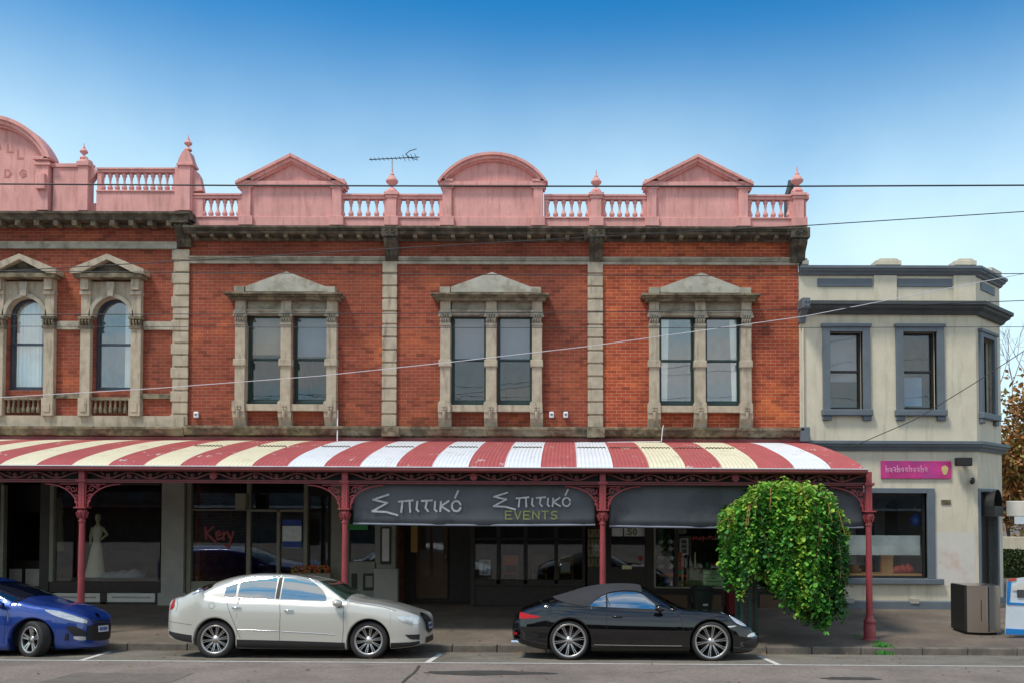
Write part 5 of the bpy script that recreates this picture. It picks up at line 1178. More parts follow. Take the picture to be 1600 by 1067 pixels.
# --- gift shop with tea things
sh = sharp
fill(sh, [(939, 740, 955, 952), (1008, 740, 1022, 952), (955, 885, 1008, 952), (955, 740, 1008, 822), (914, 740, 918, 952), (918, 886, 939, 952), (1021, 916, 1244, 924), (1054, 740, 1060, 916), (1240, 740, 1247, 952), (1024, 740, 1240, 812), (1135, 812, 1140, 916)], 'shopwood', 'shopfront_joinery')
fill(sh, [(1021.5, 812, 1024.5, 916)], 'tanframe', 'brass_mullion', Yf=YS - .012, dep=.03)
fill(sh, [(1022, 924, 1240, 955)], 'shopwood', 'stall_riser', Yf=YS + .05); fill(sh, [(1022, 916.5, 1240, 919)], 'tanframe', 'sill_nosing', Yf=YS - .03, dep=.03)
for k in range(4): fill(sh, [(1028 + k * 53, 929, 1074 + k * 53, 950)], 'bamboo', 'riser_panel', Yf=YS + .03, dep=.03)
panes(sh, [(918, 822, 939, 886), (955, 822, 1008, 885), (1024.5, 812, 1054, 916), (1060, 812, 1135, 916), (1140, 812, 1240, 916)]); room(sh, 914, 1247, dep=3.0)
for r in range(4):
    for c_ in range(2):
        px = 918.5 + c_ * 10.5; py = 825 + r * 15.3
        o = thing('card_box', '%s cream carton, %s in the stack by the red post' % (('left' if c_ == 0 else 'right'), ('topmost', 'second from the top', 'third from the top', 'lowest')[r]), 'carton', P(px + 5, py + 13, YS + .3), 'cream cartons stacked in the window')
        m = MB(); pb(m, px, py + 1, px + 9.6, py + 14.2, YS + .22, YS + .45); m.build('carton', 'boxcream', o, bevel=.004); m = MB(); pb(m, px + 4, py + 2, px + 5.2, py + 9, YS + .214, YS + .22); m.build('string_tie', 'shopwood', o)
m = MB(); pb(m, 956, 824, 973, 837, YS + .07, YS + .076); tag(m.build('white_card', 'poster'), 'plain white card at the top left of the dark shop window', 'card')
o = MB(); pb(o, 975, 824, 1007, 837, YS + .07, YS + .076); o = tag(o.build('white_number_card', 'poster'), 'white card with an olive number fifty at the top of the dark window', 'card')
strokes(o, 'number', [[(x, y) for x, y in st] for st in latin('50', 981, 825.5, 6, 9, 2)], 'olive', YS + .069, .02)
o = MB(); pb(o, 972, 882.5, 987, 888.5, YS - .01, YS); tag(o.build('small_cream_plate', 'boxcream'), 'small cream plate below the dark window', 'plate')  # thin cream slab below the window pane
m = MB(); X, z = A(1001, 871.5, YS + .07); m.xz([(X + .065 * math.cos(t), z + .065 * math.sin(t)) for t in [2 * math.pi * k / 24 for k in range(24)]], YS + .07, YS + .075); tag(m.build('round_sticker', 'red_thing'), 'round red sticker on the dark shop window', 'sticker')
# shelves of tea ware
she = thing('tea_shelf', 'glass-sided shelf unit of tea things behind the narrow window', 'shelf', P(1040, 915, YS + .5))
for k, y in enumerate((849, 860, 875, 888, 899.5, 915)): m = MB(); pb(m, 1025, y, 1054, y + 1.2, YS + .3, YS + .6); m.build('shelf_board', 'bamboo', she)
def teapot(px, py, sc, label, mat='teal'):
    X, z = A(px, py, YS + .42); m = MB(); r = .085 * sc
    m.lathe([(r * .5, 0), (r, r * .5), (r * 1.05, r), (r * .7, r * 1.6), (r * .3, r * 1.7), (r * .12, r * 1.8), (r * .16, r * 2.0), (.002, r * 2.1)], 0, 0, 12)
    m.tube([(r * .9, 0, r * .8), (r * 1.5, 0, r * 1.2), (r * 1.7, 0, r * 1.7)], [r * .25, r * .16, r * .1], 6)
    o = thing('teapot', label, 'teapot', P(px, py, YS + .42), 'teapots on the window shelves'); b_ = m.build('pot_body', mat, o, world=False)
    m = MB(); m.tube([(r * math.cos(t) * .8, 0, r * 1.5 + r * .9 * math.sin(t)) for t in [math.pi * k / 8 for k in range(9)]], r * .1, 6); m.build('pot_handle', 'shopwood', o, world=False)
pos = [('top', 849, .8), ('second', 860, .8), ('third', 875, 1), ('fourth', 888, 1)]
for nm, y, sc in pos:
    for wd, px in (('left', 1032), ('right', 1047)): teapot(px, y, sc, 'pale teapot at the %s of the %s shelf behind the narrow window' % (wd, nm))
def tin(px, py, w, h, mat, label, grp='packets and tins in the shop window'):
    X, z = A(px, py, YS + .4); m = MB(); m.lathe([(w / 2, 0), (w / 2, h * .86), (w / 2 + .006, h * .87), (w / 2 + .006, h), (.01, h)], 0, 0, 12); o = m.build('tin', mat, None, world=False); o.location = (X, YS + .4, z - GR * X); tag(o, label, 'tin', grp)
M['greenpack'] = pm('green_packet', (.03, .3, .07), .5, var=.2)
tin(1041, 914, .09, .2, 'blue_thing', 'blue tin on the lowest shelf behind the narrow window'); tin(1047, 914, .1, .12, 'poster', 'white tin beside the blue one on the lowest shelf'); tin(1032, 914, .1, .1, 'greenpack', 'green tin left of the blue one on the lowest shelf')
tin(1031, 899, .1, .08, 'screenblue', 'pale blue tin on the shelf above the green one'); small('orange_tray', 'long orange tray on the shelf above the blue tin', 'tray', 1044, 899, .38, .07, YS + .42, 'orange', 'box')
for k, y in enumerate((868, 875, 882.5, 889)):
    m = MB(); pb(m, 1057, y - 5.8, 1066.5, y + .6, YS + .35, YS + .55); o = tag(m.build('orange_canister', 'orange', bevel=.008), 'orange canister, %s of the stack of four in the gift shop window' % ('topmost', 'second from top', 'third from top', 'lowest')[k], 'canister', 'stack of orange canisters'); m = MB(); pb(m, 1060, y - 4, 1063, y - 2, YS + .345, YS + .35); m.build('canister_label', 'tan_thing', o)
m = MB(); pb(m, 1057, 890, 1066, 897, YS + .35, YS + .55); tag(m.build('green_box', 'greenpack', bevel=.005), 'small green box below the orange canisters', 'box')
cr = thing('orange_crate', 'orange open crate of packets at the foot of the canisters', 'crate', P(1065, 918, YS + .4)); m = MB(); pb(m, 1057, 897.5, 1073, 900, YS + .3, YS + .6); pb(m, 1057, 915, 1073, 917, YS + .3, YS + .6); pb(m, 1057, 900, 1058, 915, YS + .3, YS + .6); pb(m, 1072, 900, 1073, 915, YS + .3, YS + .6); m.build('crate_frame', 'orange', cr)
tin(1061, 914.5, .1, .13, 'yellow', 'yellow tin inside the orange crate'); tin(1067.5, 914.5, .13, .14, 'greenpack', 'green round tin inside the orange crate')
dk = thing('drawer_counter', 'mint green drawer counter with a dark top in the gift shop', 'counter', P(1100, 920, YS + .5))
YD2 = YS + .3
m = MB(); pb(m, 1072, 889, 1098, 920, YD2 + .1, YD2 + .6); M['mint_dull'] = pm('shaded_green_panel', (.16, .22, .09), .6, var=.2); m.build('side_panel', 'mint_dull', dk)
for r in ((1098.5, 889.5, 1131, 896.5), (1098.5, 897.5, 1131, 907.5), (1098.5, 908.5, 1131, 920)):
    m = MB(); pb(m, *r, YD2 + .08, YD2 + .6); dw = m.build('drawer', 'mint', dk, bevel=.006); m = MB(); X, z = A((r[0] + r[2]) / 2, (r[1] + r[3]) / 2, YD2 + .08); m.tube([(X - .05, YD2 + .07, z), (X + .05, YD2 + .07, z)], .01, 6); m.build('handle', 'steel', dw)
m = MB(); pb(m, 1070, 887, 1136, 889, YD2, YD2 + .7); m.build('counter_top', 'bamboo', dk)
fm = thing('framed_panel', 'cream frame holding three small dark pictures', 'picture frame', P(1068, 868, YS + .6)); m = MB(); YQ = YS + .6
for r in ((1062, 840, 1064.5, 866), (1073, 840, 1076, 866), (1064.5, 840, 1073, 843), (1064.5, 863, 1073, 866), (1064.5, 848.5, 1073, 850), (1064.5, 855.5, 1073, 857)): pb(m, *r, YQ, YQ + .03)
m.build('frame', 'poster', fm); m = MB(); pb(m, 1064, 842, 1073.5, 864, YQ + .02, YQ + .028); m.build('picture', 'bluegrey', fm)
m = MB(); pb(m, 1059, 837, 1080, 839, YQ + .1, YQ + .14); pb(m, 1077.5, 839, 1080, 882, YQ + .1, YQ + .14); tag(m.build('mirror_frame', 'tanframe'), 'tall tan mirror frame behind the cream picture frame', 'mirror')
small('woven_hat', 'pale woven hat perched at the top of the gift shop window', 'hat', 1065, 834, .22, .2, YS + .6, 'tanframe', 'heap')
strokes(sh, 'lettering', [[(1082, 843), (1083, 837), (1085, 842), (1088, 837), (1089, 842)], [(1091, 841), (1095, 838), (1095, 842), (1091, 842)], [(1098, 837), (1098, 845)], [(1098, 838), (1102, 840), (1098, 842)], [(1105, 838), (1105, 842)], [(1109, 836), (1109, 842)], [(1107, 838), (1112, 838)], [(1114, 838), (1114, 842), (1118, 842)], [(1118, 836), (1118, 842)], [(1121, 838), (1124, 842)]], 'neon_red', YS + .07, .012)
for px, w, h, mt, lab in ((1086, .05, .42, 'boxcream', 'tall pale candlestick on the dark counter top'), (1093, .16, .12, 'teal', 'silver teapot shaped jug on the counter top'), (1105, .09, .16, 'greenpack', 'green bottle on the counter top'), (1070.5, .08, .26, 'teal', 'pale vase beside the orange canisters')): small('counter_ware', lab, 'tableware', px, 887, w, h, YD2 + .2, mt)
small('red_white_packet', 'white packet with red end lying on the counter top', 'packet', 1118, 887, .26, .07, YD2 + .15, 'poster', 'box'); small('red_cloth_pile', 'red cloth heaped behind the white packet', 'cloth', 1117, 884, .3, .1, YD2 + .4, 'red_thing', 'heap')
# --- wheeled bins on the footpath
def wheelie(px0, px1, pyt, Y, body_m, lid_m, label, h=1.0):
    xa, xb = A(px0, pyt, Y)[0], A(px1, pyt, Y)[0]; z0 = zpath(Y); zt = A((px0 + px1) / 2, pyt, Y)[1]; t = thing('wheelie_bin', label, 'wheelie bin', ((xa + xb) / 2, Y, z0), 'wheelie bins by the shop wall')
    w = (xb - xa) / 2; cx = (xa + xb) / 2; m = MB(); rows = []
    for f, s in ((0, .72), (.5, .82), (.93, .92), (.94, 1.0), (1, 1.0)):
        zz = z0 + .05 + (zt - .07 - z0) * f; ww = w * s; dd = .3 * s; rows.append([(cx + sx * ww, Y + .3 + sy * dd, zz) for sx, sy in ((-1, -1), (1, -1), (1, 1), (-1, 1), (-1, -1))])
    m.grid(rows, smooth=False); m.box(cx - w * .7, cx + w * .7, Y + .1, Y + .5, z0 + .05, z0 + .07); m.build('bin_body', body_m, t, bevel=.01)
    m = MB(); m.box(cx - w * 1.04, cx + w * 1.04, Y - .03, Y + .62, zt - .03, zt + .005); m.xz([(cx - w * .85, zt), (cx + w * .85, zt), (cx + w * .7, zt + .05), (cx - w * .7, zt + .05)], Y + .05, Y + .55); m.build('lid', lid_m, t, bevel=.015)
    for s in (-1, 1):
        m = MB(); m.tube([(cx + s * w * .75, Y + .55, z0 + .1), (cx + s * w * .95, Y + .55, z0 + .1)], .1, 16); m.build('bin_wheel', 'black', t)
    m = MB(); m.box(cx - .08, cx + .08, Y - .0 + .04, Y + .06, z0 + (zt - z0) * .25, z0 + (zt - z0) * .3); return t
b1 = wheelie(1084, 1117, 919, YF - 1.0, 'binbody', 'binlid', 'dark green wheelie bin standing in front of the mint drawer counter window')
m = MB(); X, z = A(1103, 945, YF - 1.02); m.box(X - .06, X + .06, YF - .975, YF - .93, z - .02, z + .03); m.build('white_label', 'poster', b1)
wheelie(1137, 1163, 917, YF - 1.6, 'binred', 'binred', 'dark red wheelie bin half hidden behind the green tree guard')

# ---------------------------------------------------------------- the other side of the street, seen only in the glass and the car paint
M['opp'] = pm('dark_brown_brick_front', (.1, .06, .045), .9, var=.25, scale=2); M['opp2'] = pm('dull_grey_front', (.16, .15, .14), .9, var=.2)
for k, (xa, xb, h, mt, lab) in enumerate(((-46, -24, 5.6, 'opp', 'plain brown shopfront row across the street, reflected far left'), (-23.8, -6, 6.4, 'opp2', 'dull grey building across the street, reflected in the sedan windows'), (-5.8, 8, 5.2, 'opp', 'low brown building across the street, reflected in the black car door'), (8.2, 30, 6.6, 'opp2', 'grey building across the street, reflected in the corner shop window'))):
    t = thing('opposite_building', lab, 'building', ((xa + xb) / 2, -12, 0)); m = MB(); m.box(xa, xb, -20, -12, -.4, h); m.box(xa - .1, xb + .1, -12.3, -11.8, h, h + .35); m.build('front_wall', mt, t)
    for j in range(int((xb - xa) / 4)):
        m = MB(); x = xa + 2 + j * 4; m.box(x - .6, x + .6, -12, -11.95, h - 2.3, h - .8); m.build('window', 'bluegrey_dark', t)
    m = MB(); m.box(xa + .3, xb - .3, -12, -10.2, 2.9, 3.05); m.build('awning', 'whitepanel' if k % 2 else 'maroon_dark', t)
# ---------------------------------------------------------------- parked cars
def ray(px, py): return CF + CR * ((px - XPP) / FPX) + CU * ((YPP - py) / FPX)
def smooth_interp(tab):
    xs = np.array([a for a, _ in tab]); ys = np.array([b for _, b in tab]); d = np.diff(ys) / np.diff(xs)
    m = np.zeros(len(xs)); m[0] = d[0]; m[-1] = d[-1]
    for i in range(1, len(xs) - 1):
        if d[i - 1] * d[i] > 0:
            w1 = 2 * (xs[i + 1] - xs[i]) + xs[i] - xs[i - 1]; w2 = xs[i + 1] - xs[i] + 2 * (xs[i] - xs[i - 1]); m[i] = (w1 + w2) / (w1 / d[i - 1] + w2 / d[i])
    def f(x):
        x = min(max(x, xs[0]), xs[-1]); i = min(max(int(np.searchsorted(xs, x) - 1), 0), len(xs) - 2); h = xs[i + 1] - xs[i]; t = (x - xs[i]) / h
        return float((2 * t ** 3 - 3 * t * t + 1) * ys[i] + (t ** 3 - 2 * t * t + t) * h * m[i] + (-2 * t ** 3 + 3 * t * t) * ys[i + 1] + (t ** 3 - t * t) * h * m[i + 1])
    return f
def catmull(P_, n=7):
    out = []; k = len(P_)
    for i in range(k - 1):
        p0 = P_[max(i - 1, 0)]; p1 = P_[i]; p2 = P_[i + 1]; p3 = P_[min(i + 2, k - 1)]
        for j in range(n):
            t = j / n; out.append(tuple(.5 * ((2 * p1[c]) + (-p0[c] + p2[c]) * t + (2 * p0[c] - 5 * p1[c] + 4 * p2[c] - p3[c]) * t * t + (-p0[c] + 3 * p1[c] - 3 * p2[c] + p3[c]) * t ** 3) for c in (0, 1)))
    out.append(P_[-1]); return out
class Car:
    def __init__(s, name, label, cat, wr, wf, rad, halfw, track, tabs, Yn=15.5, nplan=4.0, tumble=.38, archr=.385, rimr=.28, sr=1.0):
        s.sr = sr
        s.hw = halfw; s.tr = track; s.rad = rad; s.ar = archr; s.rimr = rimr; s.nplan = nplan; s.tumble = tumble
        a = P(*wr, Yn); b = P(*wf, Yn); ra = Vector((a[0], Yn, a[2] - GR * a[0])); rb = Vector((b[0], Yn, b[2] - GR * b[0]))
        for v in (ra, rb): v.z += max(-.03, min(.03, rad + zroad(Yn) - GR * v.x - v.z)) * .6
        pitch = -math.atan2(rb.z - ra.z, rb.x - ra.x); tilt = -math.atan(.072)
        s.rot = Euler((tilt, pitch, 0)); Rm = s.rot.to_matrix()
        s.wb = (rb - ra).length; mid = (ra + rb) / 2
        s.loc = mid - Rm @ Vector((0, -track, rad))
        s.root = bpy.data.objects.new(name, None); C.objects.link(s.root); s.root.location = s.loc; s.root.rotation_euler = s.rot; tag(s.root, label, cat)
        s.M = Matrix.Translation(s.loc) @ Rm.to_4x4(); s.Mi = s.M.inverted()
        s.o = s.Mi @ Vector((0, 0, HC)); s.Mi3 = s.Mi.to_3x3()
        s.xw = (-s.wb / 2, s.wb / 2)
        print(name, 'ground check', [round((s.M @ Vector((x, y, 0))).z - (zroad((s.M @ Vector((x, y, 0))).y) - GR * (s.M @ Vector((x, y, 0))).x), 3) for x in s.xw for y in (-track, track)])
        T = lambda tab, yl: smooth_interp([s.pl(px, py, yl) for px, py in tab])
        yn = -halfw * .92
        r0, f0 = tabs.get('ends', (0, 0)); pa, pz = tabs['top'][0][0], tabs['top'][-1][0]
        ylp = lambda px: r0 * max(0, 1 - (px - pa) / 45) + f0 * max(0, 1 - (pz - px) / 45)
        s.top = smooth_interp([s.pl(px, py, ylp(px)) for px, py in tabs['top']]); s.low = T(tabs['low'], tabs.get('lowy', -halfw * .6)); s.sh = T(tabs['sh'], yn); s.belt = T(tabs['belt'], yn); s.rail = T(tabs['rail'], -halfw * .72)
        s.cabx = (s.pl(*tabs['rail'][0], -halfw * .72)[0] - .05, s.pl(*tabs['rail'][-1], -halfw * .72)[0] + .12)
        s.x0 = s.pl(*tabs['top'][0], r0)[0]; s.x1 = s.pl(*tabs['top'][-1], f0)[0]
        s.wadj = tabs.get('w', lambda x: 0); s.cache = {}
    def pl(s, px, py, yl):
        d = s.Mi3 @ ray(px, py); t = (yl - s.o.y) / d.y; p = s.o + d * t; return (p.x, p.z)
    def curve(s, x):
        k = round(x, 5)
        if k in s.cache: return s.cache[k]
        xc = (s.x0 + s.x1) / 2; L2 = (s.x1 - s.x0) / 2; u = min(1, abs((x - xc) / L2))
        e = max(0.0, 1 - u ** s.nplan) ** (1 / s.nplan)
        W = (s.hw + s.wadj(x)) * e
        zt = s.top(x); zl = min(s.low(x), zt - .002); zs = min(max(s.sh(x), zl + .002), zt + .05); h = zs - zl
        zb = s.belt(x); zr = s.rail(x)
        ra, rb = s.cabx; cm = max(0, min(1, (x - ra) / .16, (rb - x) / .16)); cm = cm * cm * (3 - 2 * cm)
        zs = cm * zs + (1 - cm) * min(max(zs, zt - .085), zt + .045); h = zs - zl
        cab = max(0, min(1, (zt - zs - .06) / .12)) * cm
        zb_h = zs + .35 * (zt - zs); zr_h = zs + .75 * (zt - zs)
        zb = cab * max(zb, zs + .004) + (1 - cab) * zb_h; zr = cab * min(max(zr, zb + .004), zt - .012) + (1 - cab) * zr_h
        zr = max(zr, zb + .001) if cab > 0 else zr
        q = s.sr; wb = W * ((.92 - .035 * q) * cab + (.88 - .03 * q) * (1 - cab)); wr = W * .58 * (1 - cab) + cab * (wb - s.tumble * (zr - zb) - W * .03)
        wr = min(wr, wb * .98)
        zm = (zb + zr) / 2; wm = (wb + wr) / 2 + .014 * cab * e
        P_ = [(W * .8, zl), (W * .955, zl + .04 * min(1, h / .3)), (W * .985, zl + .3 * h), (W, zl + .52 * h), (W * (1 - .01 * q), zl + .7 * h), (W * (1 - .008 - .03 * q), zl + .86 * h), (W * (1 - .03 - .045 * q), zl + .96 * h), (W * (.94 - .04 * q), zs), (wb, zb), (wm, zm), (wr, zr), (wr * .78, zr + (zt - zr) * (.55 * cab + .6 * (1 - cab))), (wr * .42, zr + (zt - zr) * .88), (0, zt)]
        c = catmull(P_); s.cache[k] = c; return c
    def arch(s, x):
        z = -1
        for w in s.xw:
            d = abs(x - w)
            if d < s.ar: z = max(z, s.rad + math.sqrt(s.ar ** 2 - d * d))
        return z
    def sample(s, x, N, z0=None):
        """N points of the half section from height z0 (or its bottom) to the centre line"""
        c = s.curve(x); i0 = 0; start = c[0]
        if z0 is not None:
            for i in range(len(c) - 1):
                if c[i][1] <= z0 <= c[i + 1][1]:
                    t = (z0 - c[i][1]) / max(1e-9, c[i + 1][1] - c[i][1]); start = (c[i][0] + t * (c[i + 1][0] - c[i][0]), z0); i0 = i + 1; break
            else:
                if z0 > c[-1][1]: start = c[-2]; i0 = len(c) - 1
                else: start = c[0]; i0 = 1
        pts = [start] + list(c[i0 if z0 is not None else 1:])
        d = [0]
        for i in range(1, len(pts)): d.append(d[-1] + math.hypot(pts[i][0] - pts[i - 1][0], pts[i][1] - pts[i - 1][1]) + 1e-9)
        q = np.linspace(0, d[-1], N)
        return list(zip(np.interp(q, d, [p[0] for p in pts]), np.interp(q, d, [p[1] for p in pts])))
    def hwid(s, x, z):
        c = s.curve(x)
        for i in range(len(c) - 1):
            if c[i][1] <= z <= c[i + 1][1]:
                t = (z - c[i][1]) / max(1e-9, c[i + 1][1] - c[i][1]); return c[i][0] + t * (c[i + 1][0] - c[i][0])
        return c[0][0] if z < c[0][1] else 0.0
    def stations(s, n=150):
        xs = set()
        xc = (s.x0 + s.x1) / 2; L2 = (s.x1 - s.x0) / 2
        for i in range(n + 1):
            t = -math.pi / 2 + math.pi * i / n; u = math.sin(t); xs.add(xc + L2 * (.45 * u + .55 * math.copysign(1 - (1 - abs(i / n * 2 - 1)) ** 1.6, u)))
        for w in s.xw:
            for k in range(29): xs.add(w + s.ar * .9999 * math.cos(math.pi * k / 28))
            xs.add(w - s.ar - .002); xs.add(w + s.ar + .002)
        return sorted(x for x in xs if s.x0 <= x <= s.x1)
    def body(s, mat, name='body'):
        rows = []
        for x in s.stations():
            a = s.arch(x); cl = s.curve(x)[0][1]; z0 = a if a > cl else None
            h = s.sample(x, 44, z0)
            inn = [(max(0, h[0][0] - .14), h[0][1] + .002)]
            r = inn + h
            rows.append([(x, -y, z) for y, z in r] + [(x, y, z) for y, z in r[::-1][1:]])
        m = MB(); m.grid(rows); o = m.build(name, mat, s.root, world=False, weld=True); s.bodyo = o; return o
    def side(s, name, bot, top, mat, off=.004, nx=30, nz=10, both=False, yl=None, parent=None):
        """patch on the near flank between two photo curves"""
        yl = -s.hw * .92 if yl is None else yl
        B = smooth_interp([s.pl(px, py, yl) for px, py in bot]); T = smooth_interp([s.pl(px, py, yl) for px, py in top])
        xa = max(s.pl(*bot[0], yl)[0], s.pl(*top[0], yl)[0]); xb = min(s.pl(*bot[-1], yl)[0], s.pl(*top[-1], yl)[0]); xa = max(xa, s.x0 + .035); xb = min(xb, s.x1 - .07)
        o = None
        for sg in ((-1, 1) if both else (-1,)):
            rows = []; groups = []
            for i in range(nx + 1):
                x = xa + (xb - xa) * i / nx; z0, z1 = B(x), T(x); row = []; z0 = max(z0, s.arch(x) + .004); zlo = s.curve(x)[0][1]; z0 = max(z0, zlo)
                if z1 <= z0:
                    if len(rows) > 1: groups.append(rows)
                    rows = []; continue
                for j in range(nz + 1):
                    z = z0 + (z1 - z0) * j / nz; y = s.hwid(x, z); row.append((x + (off * .6 if x > s.xw[1] else 0), sg * (y + off), z))
                rows.append(row)
            if len(rows) > 1: groups.append(rows)
            if not groups: continue
            m = MB(); m.grid(max(groups, key=len)); o = m.build(name, mat, parent or s.root, world=False)
        return o
    def over(s, name, lowc, mat, off=.005, nx=40, N=20, yl=-.6, x_in=None, parent=None):
        """patch across the car above the photo curve lowc"""
        Lc = smooth_interp([s.pl(px, py, yl) for px, py in lowc]); xa, xb = (s.pl(*lowc[0], yl)[0], s.pl(*lowc[-1], yl)[0]) if x_in is None else x_in
        rows = []
        for i in range(nx + 1):
            x = xa + (xb - xa) * i / nx; h = s.sample(x, N, min(Lc(x), s.top(x) - .004)); q = []
            for k, (y, z) in enumerate(h):
                y2, z2 = h[min(k + 1, N - 1)]; y1, z1 = h[max(k - 1, 0)]; ny, nz = (z2 - z1), -(y2 - y1); l = math.hypot(ny, nz) or 1; q.append((y + off * ny / l, z + off * nz / l))
            rows.append([(x, -y, z) for y, z in q] + [(x, y, z) for y, z in q[::-1][1:]])
        m = MB(); m.grid(rows); return m.build(name, mat, parent or s.root, world=False, weld=True)
    def noseX(s, y, z, front=True):
        a, b = (0, s.x1) if front else (0, s.x0)
        for _ in range(26):
            m_ = (a + b) / 2
            c = s.curve(m_)
            if c[0][1] <= z <= c[-1][1] + .001 and s.hwid(m_, z) >= abs(y): a = m_
            else: b = m_
        return a
    def face(s, name, y0, y1, z0, z1, mat, off=.006, ny=14, nz=6, front=True, parent=None, pinch=0):
        rows = []
        for i in range(ny + 1):
            u = i / ny; y = y0 + (y1 - y0) * u; zz0 = z0 + pinch * (2 * u - 1) ** 2 * (z1 - z0) * .5; zz1 = z1 - pinch * (2 * u - 1) ** 2 * (z1 - z0) * .5
            rows.append([(s.noseX(y, z, front) + (off if front else -off), y, z) for z in [zz0 + (zz1 - zz0) * j / nz for j in range(nz + 1)]])
        m = MB(); m.grid(rows); return m.build(name, mat, parent or s.root, world=False)
    def seam(s, pts, name='panel_gap', r=.0035, yl=None, mat='seam', parent=None, off=.0):
        yl = -s.hw * .95 if yl is None else yl; q = []
        for i in range(len(pts) - 1):
            for k in range(6):
                t = k / 6; px = pts[i][0] + (pts[i + 1][0] - pts[i][0]) * t; py = pts[i][1] + (pts[i + 1][1] - pts[i][1]) * t; x, z = s.pl(px, py, yl); q.append((x, -s.hwid(x, z) - off, z))
        m = MB(); m.tube(q, r, 5); return m.build(name, mat, parent or s.root, world=False)
    def wheels(s, spokes=10, pair=.05, w=.235, steer=0, rimmat='rim', pairs=True, thick=.011):
        R_ = s.rad; r = s.rimr
        for xi, x in enumerate(s.xw):
            for sg in (-1, 1):
                y = sg * s.tr; st = steer if xi == 1 else 0
                def tf(a, b, c, x=x, y=y, sg=sg, st=st):   # a,b in wheel plane, c outward
                    X, Y_, Z = a, sg * c, b
                    if st:
                        X, Y_ = X * math.cos(st) - (Y_ - 0) * math.sin(st), X * math.sin(st) + Y_ * math.cos(st)
                    return (x + X, y + Y_, s.rad + Z)
                m = MB(); prof = [(r - .005, -w), (r + .02, -w), (R_ - .02, -w + .01), (R_, -w + .035), (R_, -.035), (R_ - .012, -.01), (r + .03, 0.0), (r + .012, -.008), (r - .003, -.02)]
                seg = 56; rows = [[tf(pr * math.cos(2 * math.pi * k / seg), pr * math.sin(2 * math.pi * k / seg), pc) for k in range(seg + 1)] for pr, pc in prof]
                m.grid(rows)
                for gy in (-.06, -.11, -.16):
                    rows = [[tf((R_ + .0015) * math.cos(2 * math.pi * k / seg), (R_ + .0015) * math.sin(2 * math.pi * k / seg), c) for k in range(seg + 1)] for c in (gy - .006, gy + .006)]; m.grid(rows, mat=1)
                tyre = m.build('wheel', ['tyre', 'under'], s.root, world=False, weld=True)
                m = MB(); prof = [(r + .004, -w + .02), (r - .02, -w + .03), (r - .028, -.05), (r - .018, -.022), (r + .006, -.006), (r + .012, -.012), (r + .008, -.03)]
                rows = [[tf(pr * math.cos(2 * math.pi * k / seg), pr * math.sin(2 * math.pi * k / seg), pc) for k in range(seg + 1)] for pr, pc in prof]; m.grid(rows[:4], mat=1); m.grid(rows[3:], mat=0)
                for k in range(spokes):
                    a = 2 * math.pi * (k + .25) / spokes
                    for e in ((-1, 1) if pairs else (0,)):
                        ai = a + e * pair * 1.1; ao = a + e * pair * (1.0 if pairs else 0)
                        p0 = (.05 * math.cos(ai), .05 * math.sin(ai), -.045); p1 = (r * .55 * math.cos((ai + ao) / 2 + e * .0), r * .55 * math.sin((ai + ao) / 2), -.032); p2 = ((r - .006) * math.cos(ao), (r - .006) * math.sin(ao), -.018)
                        def bar(a_, b_, w0, w1, m=m):
                            d = Vector(b_) - Vector(a_); n_ = Vector((-d.y, d.x, 0)).normalized()
                            v = []
                            for P0, ww in ((Vector(a_), w0), (Vector(b_), w1)):
                                for q, dz in ((-1, 0), (1, 0), (1.3, -.022), (-1.3, -.022)): v.append(tf(P0.x + n_.x * ww * q, P0.y + n_.y * ww * q, P0.z + dz))
                            m.add(v, [(0, 1, 5, 4), (1, 2, 6, 5), (2, 3, 7, 6), (3, 0, 4, 7), (0, 3, 2, 1), (4, 5, 6, 7)], False)
                        bar(p0, p1, thick * 1.15, thick * .9); bar(p1, p2, thick * .9, thick)
                hub = [(.001, -.03), (.03, -.03), (.034, -.034), (.06, -.04), (.07, -.05), (.06, -.08)]
                m.grid([[tf(pr * math.cos(2 * math.pi * k / 24), pr * math.sin(2 * math.pi * k / 24), pc) for k in range(25)] for pr, pc in hub])
                for k in range(5):
                    a = 2 * math.pi * k / 5 + .3; m.grid([[tf(.052 * math.cos(a) + rr * math.cos(t), .052 * math.sin(a) + rr * math.sin(t), -.036) for t in [2 * math.pi * q / 8 for q in range(9)]] for rr in (.001, .009)], mat=2)
                m.build('rim', [rimmat, 'rim_dark', 'under'], tyre, world=False)
                m = MB(); m.grid([[tf(pr * math.cos(2 * math.pi * k / 32), pr * math.sin(2 * math.pi * k / 32), pc) for k in range(33)] for pr, pc in ((.001, -.1), (r * .72, -.1), (r * .72, -.12), (.001, -.12))]); m.build('brake_disc', 'rim_dark', tyre, world=False)
    def under(s, zf=.16):
        m = MB(); w = s.hw - .14; x0, x1 = s.x0 + .35, s.x1 - .35
        x0 = s.xw[0] - s.ar - .2; x1 = s.xw[1] + s.ar + .2
        xs = [x0, s.xw[0] - s.ar - .02, s.xw[0] + s.ar + .02, s.xw[1] - s.ar - .02, s.xw[1] + s.ar + .02, x1]
        for i in range(5):
            a, b = xs[i], xs[i + 1]
            if b <= a: continue
            if i in (1, 3): m.box(a, b, -w + .12, w - .12, zf + .03, s.rad + s.ar + .03)
            elif i == 2: m.box(a, b, -w, w, zf, min(.42, s.rad + .1))
            else: m.box(a, b, -w + .1, w - .1, .3, .42)
        m.build('underbody', 'under', s.root, world=False)
